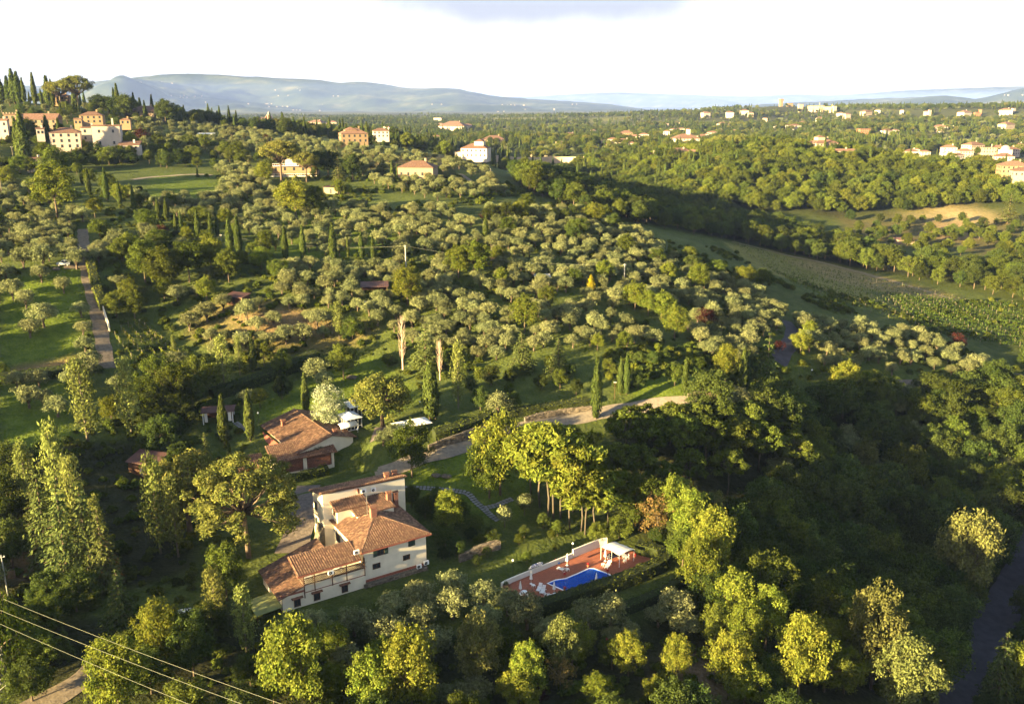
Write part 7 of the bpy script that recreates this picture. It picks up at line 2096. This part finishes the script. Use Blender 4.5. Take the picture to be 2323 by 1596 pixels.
OLIVE_POLYS = [
    ([(460, 385), (560, 385), (640, 440), (760, 470), (1060, 490), (1090, 560), (900, 600), (860, 560), (760, 600), (690, 560), (560, 540), (420, 500), (300, 450), (500, 450), (510, 420)], 6.34, .9),
    ([(560, 478), (760, 478), (860, 495), (900, 545), (760, 590), (590, 570)], 9.68, .6),
    ([(640, 612), (870, 612), (1020, 640), (1160, 760), (1150, 830), (960, 800), (850, 740), (720, 715), (620, 700)], 4.93, 1),
    ([(520, 690), (700, 700), (800, 740), (850, 800), (600, 800), (420, 760)], 7.48, .8),
    ([(1080, 480), (1320, 480), (1500, 560), (1560, 620), (1620, 680), (1420, 720), (1200, 640), (1090, 560)], 5.63, .9),
    ([(1160, 690), (1400, 720), (1500, 790), (1240, 800), (1100, 780)], 5.10, .9),
    ([(1560, 640), (1680, 640), (1780, 720), (1760, 800), (1640, 850), (1560, 780)], 5.46, 1),
    ([(1800, 730), (2000, 750), (2160, 795), (2280, 850), (1960, 858), (1830, 840)], 5.81, 1),
    ([(0, 420), (90, 420), (190, 500), (180, 600), (0, 600)], 5.72, .8),
    ([(300, 268), (460, 285), (760, 330), (880, 350), (760, 365), (560, 380), (400, 345), (300, 330)], 8.36, .9),
    ([(760, 362), (900, 345), (1080, 380), (1160, 440), (1000, 460), (860, 430)], 7.48, .8),
    ([(880, 600), (1160, 600), (1300, 660), (1170, 690), (1040, 640)], 5.81, .9),
    ([(200, 560), (300, 520), (420, 540), (600, 620), (520, 680), (250, 700)], 6.60, .5),
    ([(210, 800), (300, 830), (420, 830), (430, 780), (520, 800), (420, 860), (260, 900)], 7.48, .5)]
BROAD_POLYS = [   # outline, spacing, share, mix of kinds, height range, group
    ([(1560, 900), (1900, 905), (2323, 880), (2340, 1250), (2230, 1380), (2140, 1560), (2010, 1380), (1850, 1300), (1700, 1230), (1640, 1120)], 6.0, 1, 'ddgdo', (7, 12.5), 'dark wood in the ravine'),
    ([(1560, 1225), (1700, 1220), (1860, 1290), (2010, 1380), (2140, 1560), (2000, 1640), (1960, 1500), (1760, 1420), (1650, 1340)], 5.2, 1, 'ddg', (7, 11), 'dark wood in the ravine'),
    ([(1160, 405), (1320, 395), (1600, 470), (1900, 560), (2060, 610), (2323, 620), (2340, 690), (2150, 650), (1900, 600), (1640, 545), (1400, 500), (1200, 445)], 8.0, .95, 'dgdg', (7, 12), 'valley wood'),
    ([(820, 800), (960, 810), (1150, 840), (1400, 800), (1640, 850), (1620, 900), (1440, 890), (1180, 940), (1020, 950), (900, 880)], 6.4, .5, 'gdgd', (3.0, 5.5), 'thicket above the drive'),
    ([(1090, 470), (1330, 480), (1560, 580), (1640, 640), (1560, 640), (1300, 560), (1090, 520)], 11, .5, 'gds', (5, 9), 'leafy trees'),
    ([(200, 420), (460, 470), (640, 600), (620, 700), (470, 700), (260, 740), (215, 600)], 10, .5, 'gsg', (5, 8), 'leafy trees'),
    ([(0, 850), (200, 850), (210, 900), (0, 880)], 6.5, .6, 'gd', (3, 5), 'leafy trees'),
    ([(320, 900), (450, 900), (470, 1000), (430, 1090), (330, 1030)], 6.5, .7, 'dgd', (6, 9), 'trees around the shed'),
    ([(0, 1040), (60, 1020), (60, 1180), (0, 1200)], 6, .9, 'dd', (7, 10), 'trees around the shed'),
    ([(0, 1400), (200, 1380), (330, 1420), (640, 1480), (640, 1600), (0, 1640)], 6.2, .6, 'dgd', (5, 8), 'trees along the lower lane'),
    ([(640, 1480), (1000, 1500), (1500, 1480), (1560, 1640), (600, 1640)], 7, .7, 'gds', (4, 7), 'trees below the villa garden'),
    ([(1560, 1330), (1640, 1330), (1900, 1500), (1950, 1640), (1640, 1640), (1560, 1440)], 6.8, .6, 'gsd', (6, 9), 'trees along the garden edge'),
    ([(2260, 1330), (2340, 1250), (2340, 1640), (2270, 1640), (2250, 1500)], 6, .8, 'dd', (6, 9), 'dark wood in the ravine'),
    ([(980, 1130), (1060, 1140), (1100, 1200), (1160, 1190), (1240, 1190), (1420, 1210), (1420, 1250), (1200, 1220), (1010, 1290), (985, 1230)], 5.5, .7, 'dg', (2.5, 4.5), 'garden bushes by the villa'),
    ([(1150, 1215), (1300, 1205), (1420, 1228), (1300, 1256), (1140, 1302), (1040, 1290), (1040, 1240)], 3.4, .8, 'dgg', (1.6, 3.2), 'garden bushes by the villa'),
    ([(925, 1125), (1010, 1122), (1090, 1185), (1150, 1215), (1040, 1240), (1040, 1300), (985, 1300), (978, 1190), (930, 1160)], 3.3, .85, 'dgdg', (2.0, 4.4), 'garden bushes by the villa'),
    ([(960, 1240), (1010, 1250), (1000, 1300), (985, 1300)], 3.5, .9, 'dd', (3, 5), 'garden bushes by the villa'),
    ([(1960, 505), (2323, 500), (2340, 600), (2150, 585), (1960, 560)], 12, .7, 'gdg', (4, 8), 'valley wood'),
    ([(1390, 1200), (1560, 1240), (1580, 1330), (1520, 1260), (1400, 1225)], 5.0, .8, 'dg', (4, 7), 'trees behind the pool'),
    ([(1960, 855), (2323, 835), (2323, 870), (1960, 890)], 6.5, .6, 'gd', (3.5, 6), 'leafy trees'),
    ([(0, 300), (300, 335), (420, 330), (640, 375), (480, 385), (300, 380), (180, 400), (0, 400)], 9, .6, 'gdg', (5, 9), 'trees below the hilltop houses'),
    ([(0, 235), (250, 255), (330, 280), (330, 330), (100, 290), (0, 260)], 11, .6, 'dgo', (5, 8), 'trees below the hilltop houses')]
for poly, step, share in OLIVE_POLYS:
    r = free_of_trees(fill(poly, step), 3.0)
    for x, y, h, z, px, py in r:
        if random.random() > share: continue
        plant('olive_tree', x, y, random.uniform(3.1, 4.9), random.uniform(.95, 1.22), group='olive trees')
for poly, step, share, mixk, (h0, h1), grp in BROAD_POLYS:
    r = free_of_trees(fill(poly, step, .4), 2.2)
    for x, y, h, z, px, py in r:
        if random.random() > share: continue
        k = {'d': 'dark_tree', 'g': 'green_tree', 's': 'spring_tree', 'o': 'olive_tree'}[random.choice(mixk)]
        hh = random.uniform(h0, h1)
        if k == 'olive_tree': hh = min(hh, 5)
        plant(k, x, y, hh, random.uniform(.9, 1.2), group=grp)

# ------------------------------------------------------------------ woods too far or too many to tell apart: scattered masses
def scatter(name, pts_, sources, label=None):
    """one object whose points each carry one of the given crowns (pts_ rows: x, y, h, size, kind index)"""
    pts_ = np.asarray(pts_)
    for k, (cm, nom) in enumerate(sources):
        p = pts_[pts_[:, 4].astype(int) == k]
        if not len(p): continue
        me = bpy.data.meshes.new(name)
        me.vertices.add(len(p)); me.vertices.foreach_set('co', p[:, :3].astype(np.float32).ravel())
        a = me.attributes.new('size', 'FLOAT', 'POINT'); a.data.foreach_set('value', (p[:, 3] / nom).astype(np.float32))
        a = me.attributes.new('turn', 'FLOAT', 'POINT'); a.data.foreach_set('value', RNG.uniform(0, 6.28, len(p)).astype(np.float32))
        o = link(name, me); tag(o, kind='stuff')
        src = bpy.data.objects.new('crown', cm)
        ng = bpy.data.node_groups.new(name, 'GeometryNodeTree')
        ng.interface.new_socket('Geometry', in_out='INPUT', socket_type='NodeSocketGeometry')
        ng.interface.new_socket('Geometry', in_out='OUTPUT', socket_type='NodeSocketGeometry')
        N, L = ng.nodes, ng.links
        gi, go = N.new('NodeGroupInput'), N.new('NodeGroupOutput')
        iop = N.new('GeometryNodeInstanceOnPoints'); ob = N.new('GeometryNodeObjectInfo'); ob.inputs['Object'].default_value = src
        ob.inputs['As Instance'].default_value = True
        sz = N.new('GeometryNodeInputNamedAttribute'); sz.data_type = 'FLOAT'; sz.inputs['Name'].default_value = 'size'
        tn = N.new('GeometryNodeInputNamedAttribute'); tn.data_type = 'FLOAT'; tn.inputs['Name'].default_value = 'turn'
        cx = N.new('ShaderNodeCombineXYZ')
        L.new(tn.outputs['Attribute'], cx.inputs['Z'])
        L.new(gi.outputs[0], iop.inputs['Points']); L.new(ob.outputs['Geometry'], iop.inputs['Instance'])
        L.new(cx.outputs[0], iop.inputs['Rotation']); L.new(sz.outputs['Attribute'], iop.inputs['Scale'])
        L.new(iop.outputs[0], go.inputs[0])
        md = o.modifiers.new('scatter', 'NODES'); md.node_group = ng

def crown(kind, v): return (TPL[kind][v][1], TPL[kind][v][2])
SRC = [crown('green_tree', 0), crown('green_tree', 3), crown('dark_tree', 1), crown('spring_tree', 2), crown('olive_tree', 1), crown('olive_tree', 4), crown('cypress', 1), crown('stone_pine', 0), crown('poplar', 1)]
def mass(poly, step, mixk, h0, h1, share=1.0, jitter=.45):
    r = fill(poly, step, jitter)
    r = r[RNG.random(len(r)) < share]
    k = RNG.choice(list(mixk), len(r))
    size = RNG.uniform(h0, h1, len(r))
    size = np.where((k == 4) | (k == 5), np.minimum(size, 6.0), size)
    size = np.where(k == 6, size * 1.25, size)
    return np.stack([r[:, 0], r[:, 1], r[:, 2] - .2 * (k != 6), size, k], 1)
wood = [mass([(1290, 385), (1500, 360), (1700, 335), (1900, 352), (2140, 385), (2330, 395), (2340, 470), (2150, 474), (1900, 492), (1600, 475), (1400, 425)], 8.2, [0, 1, 3, 0, 1, 2, 3], 7, 13),
        mass([(2000, 560), (2330, 500), (2340, 600), (2150, 590)], 12, [0, 1, 3], 4, 8, .5),
        mass([(1900, 500), (2060, 505), (2060, 560), (1900, 560)], 13, [0, 2], 4, 8, .4)]
scatter('hillside_wood', np.concatenate(wood), SRC)
scatter('garden_trees', GARDEN, SRC)
# beyond the ridge: open country with groves
xs = RNG.uniform(-1600, 3400, 60000); ys = 640 + (4200 - 640) * RNG.random(60000) ** 1.25
hh = ground(xs, ys); px, py, z = project(xs, ys, hh)
clump = np.sin(xs * .013 + 2 * np.sin(ys * .006)) + np.sin(ys * .011 + xs * .004) + .8 * np.sin(xs * .04) * np.sin(ys * .037)
ok = (px > -60) & (px < 2400) & (z > 640) & (clump > -.55) & (RNG.random(60000) < np.clip(.55 + .3 * clump, .15, 1))
ok &= ~in_poly(px, py, [(2110, 308), (2230, 316), (2210, 330), (2090, 322)])
q = np.stack([xs, ys, hh, px, py, z, clump], 1)[ok]
keepn = 15000
q = q[:keepn]
kk = np.where(q[:, 6] > .9, RNG.choice([0, 2, 2, 7, 6, 1], len(q)), RNG.choice([0, 1, 2, 3, 4, 5, 4, 5, 6], len(q)))
cyp = (np.sin(q[:, 0] * .009 + 1) * np.sin(q[:, 1] * .008 + 2) > .62); kk = np.where(cyp & (RNG.random(len(q)) < .75), 6, kk)
sz = RNG.uniform(6, 12.5, len(q)); sz = np.where((kk == 4) | (kk == 5), RNG.uniform(4, 6, len(q)), sz); sz = np.where(kk == 6, RNG.uniform(10, 18, len(q)), sz)
scatter('distant_woodland', np.stack([q[:, 0], q[:, 1], q[:, 2] - .3, sz, kk], 1), SRC)
out_ = [mass([(2330, 640), (2700, 660), (3000, 1000), (3000, 1700), (2330, 1700), (2345, 1300)], 7.0, [0, 1, 2, 2, 2], 6, 11, .9), mass([(2335, 390), (2800, 400), (2800, 660), (2335, 640)], 9, [0, 1, 3, 2], 6, 11, .8),
        mass([(-700, 330), (0, 330), (0, 600), (-700, 700)], 8, [0, 1, 4, 5, 4], 4, 8, .7), mass([(-700, 700), (-5, 640), (-10, 1640), (-500, 1700)], 7.5, [0, 1, 2, 4, 5], 5, 9, .6), mass([(300, 1660), (2350, 1660), (2500, 2300), (200, 2300)], 6.5, [0, 1, 2, 2], 5, 9, .7)]
scatter('surrounding_woodland', np.concatenate(out_), SRC)
belt = [mass([(1090, 300), (1500, 285), (2000, 275), (2330, 268), (2330, 345), (2000, 345), (1700, 335), (1420, 370), (1180, 366), (1090, 350)], 15, [0, 1, 2, 2, 3, 4, 5, 6, 7], 6, 12, .8), mass([(460, 280), (1090, 275), (1090, 345), (900, 330), (700, 300)], 15, [0, 1, 2, 2, 4, 5, 6, 6], 6, 11, .75)]
scatter('valley_woodland', np.concatenate(belt), SRC)
# low growth between the trees
r = []
for poly, st in [([(0, 400), (1100, 400), (1800, 640), (2323, 840), (2323, 900), (1600, 880), (1000, 930), (560, 850), (0, 850)], 4.0), ([(0, 1000), (560, 900), (560, 1640), (0, 1640)], 3.6), ([(560, 1460), (1560, 1440), (2323, 900), (2340, 1640), (560, 1640)], 3.4), ([(1000, 800), (1800, 780), (1780, 900), (1100, 930)], 2.8), ([(1960, 655), (2330, 690), (2330, 780), (2150, 760)], 3.0), ([(1600, 560), (1790, 600), (2000, 680), (2150, 760), (1960, 740), (1780, 680)], 3.4)]:
    r.append(fill(poly, st, .5))
r = np.concatenate(r)
noise = vnoise(r[:, 0] * .06 + 40, r[:, 1] * .06 + 40, 77)
greens = [in_poly(r[:, 4], r[:, 5], z_[1]) for z_ in ZONES if z_[0] in (GRASS, SOIL)] + [in_poly(r[:, 4], r[:, 5], [(1640, 545), (1850, 585), (2210, 680), (2080, 705), (1900, 668), (1720, 612)])]
r = r[(noise > .40) & ~np.any(greens, 0)]
SH = [(TPL['shrub'][0][1], 1.9), (TPL['shrub'][1][1], 1.9), (TPL['dark_shrub'][0][1], 1.9), (TPL['bright_shrub'][0][1], 1.9)]
scatter('undergrowth', np.stack([r[:, 0], r[:, 1], r[:, 2] - .1, RNG.uniform(.5, 1.7, len(r)), RNG.choice([0, 0, 1, 1, 2, 3], len(r))], 1), SH)

# ------------------------------------------------------------------ raise the trees: the largest in view one by one, the rest as grove masses
LIMIT = {'olive_tree': 295, 'broadleaf_tree': 295, 'woodland_tree': 250}
def standing(kind_filter):
    return [t for t in TREES if kind_filter(t)]
def joined(kind, v):
    """crown and trunk of one template as one mesh"""
    tm, cm, nom = TPL[kind][v]
    def arr(me):
        co = np.empty(len(me.vertices) * 3, np.float32); me.vertices.foreach_get('co', co)
        return co.reshape(-1, 3), [list(p.vertices) for p in me.polygons]
    v1, f1 = arr(cm); v2, f2 = arr(tm)
    me = bpy.data.meshes.new(kind)
    n1 = len(v1)
    me.from_pydata(np.concatenate([v1, v2]).tolist(), [], f1 + [[i + n1 for i in f] for f in f2])
    me.materials.append(cm.materials[0]); me.materials.append(tm.materials[0])
    me.polygons.foreach_set('material_index', np.array([0] * len(f1) + [1] * len(f2), np.int32))
    return me, nom
rest = []
by = {}
for t in TREES: by.setdefault(t.name, []).append(t)
for name, ts in by.items():
    lim = LIMIT.get(name, 10 ** 6)
    ts.sort(key=lambda t: (not t.hero, -(t.H * t.w / t.z) if -20 < t.px < 2345 and t.top < 1600 else 1))
    rest += ts[lim:]
    by[name] = ts[:lim]
TREES = [t for ts in by.values() for t in ts]
for t in TREES: raise_tree(t)
groves = {}
for t in rest:
    if not (-80 < t.px < 2420 and t.top < 1640): continue
    groves.setdefault({'olive_tree': 'olive_grove', 'broadleaf_tree': 'leafy_woodland', 'woodland_tree': 'dark_woodland'}[t.name], []).append(t)
for gname, ts in groves.items():
    keys = sorted({(t.kind, t.v) for t in ts})
    scatter(gname, [(t.x, t.y, t.h, t.H, keys.index((t.kind, t.v))) for t in ts], [joined(*k) for k in keys])
print('TREES', len(TREES), 'rest', len(rest), 'undergrowth', len(r), 'far', len(q), {k: len(v) for k, v in by.items()})
# ------------------------------------------------------------------ leafless poplars, snag, vineyard rows
bare, BH = make_bare(500)
for px, py, hp, w, lb in ((914, 838, 122, .85, 'tall leafless pale poplar, taller of two on the slope above the lawn'), (998, 862, 90, .8, 'smaller leafless pale poplar right of the taller one')):
    x, y, h, z = spot(px, py); H_ = metres(px, py, hp, z)
    t = empty('bare_poplar', (x, y, h), random.uniform(0, 6), lb, 'tree', 'leafless poplars'); t.scale = (H_ / BH * w, H_ / BH * w, H_ / BH)
    if 'bare_me' not in globals(): bare_me = bare.mesh('branches', M['bleached_wood'])
    link('branches', bare_me, t)
x, y, h, z = spot(2230, 1092); H_ = metres(2230, 1092, 64, z)
sn = empty('dead_snag', (x, y, h), 0, 'dead reddish snag with short broken limbs above the dark wood', 'tree', None)
MB().tube([(0, 0, -1), (.2, 0, H_ * .4), (.1, .1, H_ * .7), (.7, 0, H_)], [.32, .24, .18, .05], 7).build('trunk', mat('snag_wood', (.34, .16, .09), .9, .3, 3), sn)
for i, (zf, a, L) in enumerate(((.45, 3.3, 1.8), (.6, 3.0, 2.2), (.62, .1, 1.2), (.8, .3, 1.6), (.9, .2, 1.2), (.5, .0, 1.3))):
    MB().tube([(.15, 0, H_ * zf), (.15 + L * .6 * math.cos(a), L * .3 * math.sin(a + 1), H_ * zf + .3), (.15 + L * math.cos(a), L * .4 * math.sin(a), H_ * zf + .9 * (i % 2))], [.10, .06, .02], 5).build('limb', M['snag_wood'] if 'snag_wood' in M else bpy.data.materials['snag_wood'], sn)

def vine_row(p, q, label, group, leaf='spring_leaf', dens=5.0, post=4.5, H=1.5, bare=.0):
    p, q = np.array(p[:2]), np.array(q[:2]); L = np.linalg.norm(q - p)
    if L < 3: return
    z0 = float(ground(*p)); t = empty('vine_row', (p[0], p[1], z0), 0, label, 'vine row', group)
    n = int(L * dens); s = RNG.random(n)
    s = s[vnoise(s * L * .35 + p[0], s * 0 + p[1], 5) > bare]
    n = len(s)
    if n < 4: n, s = 4, np.array([.1, .4, .6, .9])
    x = p[0] + (q - p)[0] * s + RNG.normal(size=n) * .16; y = p[1] + (q - p)[1] * s + RNG.normal(size=n) * .16
    P_ = np.stack([x - p[0], y - p[1], ground(x, y) - z0 + RNG.uniform(.4, H, n)], 1)
    v, f = leaf_quads(P_, RNG.normal(size=(n, 3)), .55, .7)
    link('vines', mesh_np('vines', v, f, [M[leaf]]), t)
    k = MB()
    for i in range(int(L / post) + 1):
        xx, yy = p + (q - p) * min(1, i * post / L); zz = float(ground(xx, yy)) - z0
        k.box(xx - p[0] - .05, xx - p[0] + .05, yy - p[1] - .05, yy - p[1] + .05, zz - .2, zz + H + .25)
    k.build('posts', M['pale_bark'], t)['kind'] = 'stuff'
LV = 'vine rows of the small plot left of centre'
for i, (a, b) in enumerate([((292, 742), (400, 860)), ((306, 735), (425, 858)), ((318, 738), (450, 850)), ((330, 745), (440, 830)), ((276, 750), (370, 860)), ((262, 765), (345, 870))]):
    vine_row(spot(*a), spot(*b), ['sparse', 'leafy', 'bright'][i % 3] + ' vine row, ' + ['fourth', 'third', 'second', 'first', 'fifth', 'sixth'][i] + ' from the right in the small plot by the straight track', LV, dens=8, post=3.0)
RV = 'vine rows of the valley vineyard'
A1, A2, B1, B2 = [np.array(spot(*q)[:2]) for q in ((1665, 552), (1790, 640), (2195, 682), (2050, 735))]
for i in range(16):
    f_ = i / 15
    vine_row(A1 * (1 - f_) + A2 * f_, B1 * (1 - f_) + B2 * f_, ('pale' if i < 8 else 'dense') + f' vine row in the valley vineyard, ' + ['topmost', 'second', 'third', 'fourth', 'fifth', 'sixth', 'seventh', 'eighth', 'ninth', 'tenth', 'eleventh', 'twelfth', 'thirteenth', 'fourteenth', 'fifteenth', 'lowest'][i] + (' from the top' if 0 < i < 15 else ' of all'), RV, 'green_leaf', 2.2 if i < 11 else 6, 7, 1.4)
L2V = 'vine rows of the lower right vineyard'
A1, A2, B1, B2 = [np.array(spot(*q)[:2]) for q in ((2010, 668), (2090, 752), (2345, 690), (2345, 790))]
for i in range(14):
    f_ = i / 13
    vine_row(A1 * (1 - f_) + A2 * f_, B1 * (1 - f_) + B2 * f_, 'dense green vine row at the right edge, ' + ['first', 'second', 'third', 'fourth', 'fifth', 'sixth', 'seventh', 'eighth', 'ninth', 'tenth', 'eleventh', 'twelfth', 'thirteenth', 'last'][i] + ' from the top', L2V, 'hedge_leaf', 12, 7, 1.5)
# ------------------------------------------------------------------ a label for every tree, shrub: look + nearest landmark + rank
LANDMARKS = [(155, 604, 'the silver car'), (750, 1150, 'the rear wing of the villa'), (905, 1240, 'the villa front wall'), (610, 1330, 'the lean-to roof'), (1310, 1318, 'the blue pool'), (1405, 1243, 'the white canopy'), (1350, 1350, 'the pool hedge'),
             (670, 990, 'the farmhouse roof'), (645, 1040, 'the brick lattice wing'), (800, 940, 'the conservatory'), (932, 955, 'the patio umbrellas'), (497, 940, 'the white pergola'), (340, 1050, 'the metal shed'), (1352, 880, 'the tall drive cypress'),
             (1760, 920, 'the parking area'), (1200, 965, 'the gravel drive'), (1270, 1180, 'the bare-stemmed trees'), (921, 585, 'the middle concrete pole'), (1416, 620, 'the right concrete pole'), (850, 660, 'the plank shed'), (950, 395, 'the stone farmhouse'),
             (672, 395, 'the orange villa'), (802, 310, 'the yellow farmhouse'), (248, 310, 'the flat roofed block'), (38, 285, 'the crenellated tower'), (143, 225, 'the hilltop villa'), (332, 260, 'the skyline stone house'), (231, 560, 'the teal tarpaulin'),
             (225, 730, 'the straight track'), (8, 1480, 'the lattice pylon'), (25, 1300, 'the pallet stack'), (2245, 1430, 'the dark asphalt road'), (1790, 765, 'the bend in the road'), (1990, 640, 'the pale vineyard'), (2100, 520, 'the bare earth'),
             (565, 1150, 'the big umbrella pine'), (745, 920, 'the white blossom tree'), (1340, 640, 'the yellow cone shrub'), (400, 425, 'the small meadow'), (90, 740, 'the sunlit lawn'), (250, 1270, 'the orange dead fir'), (480, 395, 'the upper gravel track'),
             (1571, 352, 'the long stone house'), (1864, 325, 'the towered cream villa'), (2135, 355, 'the water tower'), (640, 740, 'the bare brown plot'), (915, 780, 'the taller leafless poplar'), (1110, 1140, 'the stepping stones'), (2230, 1060, 'the dead snag'), (1900, 860, 'the shaded orchard'), (1800, 1080, 'the heart of the dark wood'), (2120, 1120, 'the upper edge of the dark wood'), (2080, 1420, 'the pale tree by the asphalt road'), (1700, 1330, 'the bright trees below the pool'), (1500, 480, 'the valley bottom'), (1250, 500, 'the crest of the olive slope'), (440, 640, 'the thicket right of the track'), (870, 470, 'the grassy gap in the olives'), (1160, 740, 'the middle olive slope'), (1560, 720, 'the right olive slope')]
LOOK = {'olive_tree': 'silvery olive tree', 'spring_tree': 'yellow-green leafy tree', 'green_tree': 'mid-green leafy tree', 'dark_tree': 'dark green woodland tree', 'red_tree': 'dark red plum tree', 'brown_tree': 'half-bare brownish tree',
        'cypress': 'slender dark cypress', 'poplar': 'upright pale poplar', 'fir_tree': 'conical dark fir', 'cedar': 'broad layered dark conifer', 'yellow_fir': 'pale yellow fir', 'orange_fir': 'dying fir with orange branches', 'big_pine': 'great umbrella pine',
        'stone_pine': 'umbrella pine', 'round_pine': 'dome-shaped pine', 'tall_tree': 'tall tree on a bare stem'}
def side8(dx, dy):
    a = math.degrees(math.atan2(-dy, dx)) % 360
    return ['right of', 'up and right of', 'above', 'up and left of', 'left of', 'down and left of', 'below', 'down and right of'][int((a + 22.5) // 45) % 8]
NUM = ['nearest', 'second', 'third', 'fourth', 'fifth', 'sixth', 'seventh', 'eighth', 'ninth', 'tenth', 'eleventh', 'twelfth', 'thirteenth', 'fourteenth', 'fifteenth', 'sixteenth', 'seventeenth', 'eighteenth', 'nineteenth', 'twentieth']
used = {}
for t in TREES:
    if t.label: continue
    cx, cy_2 = t.px, (t.py + t.top) / 2
    d = sorted((math.hypot(cx - a, cy_2 - b), a, b, n_) for a, b, n_ in LANDMARKS)[0]
    look = LOOK.get(t.kind, t.name.replace('_', ' '))
    if t.kind == 'spring_tree' and t.leaf: look = 'pale grey-green leafy tree'
    if t.kind == 'tall_tree' and t.leaf: look = 'tall dark feathery tree'
    used.setdefault((look, side8(cx - d[1], cy_2 - d[2]), d[3]), []).append((d[0], t))
for (look, sd, n_), lst in used.items():
    lst.sort(key=lambda q: q[0])
    for i, (_, t) in enumerate(lst):
        r_ = NUM[i] if i < len(NUM) else 'last' if i == len(lst) - 1 else 'twenty-' + ['first', 'second', 'third', 'fourth', 'fifth', 'sixth', 'seventh', 'eighth', 'ninth'][min(i - 20, 8)]
        t.root['label'] = f"{look}, {r_} {sd} {n_}" if len(lst) > 1 else f"{look} {sd} {n_}"
print('labels', len(used), max(len(v) for v in used.values()))
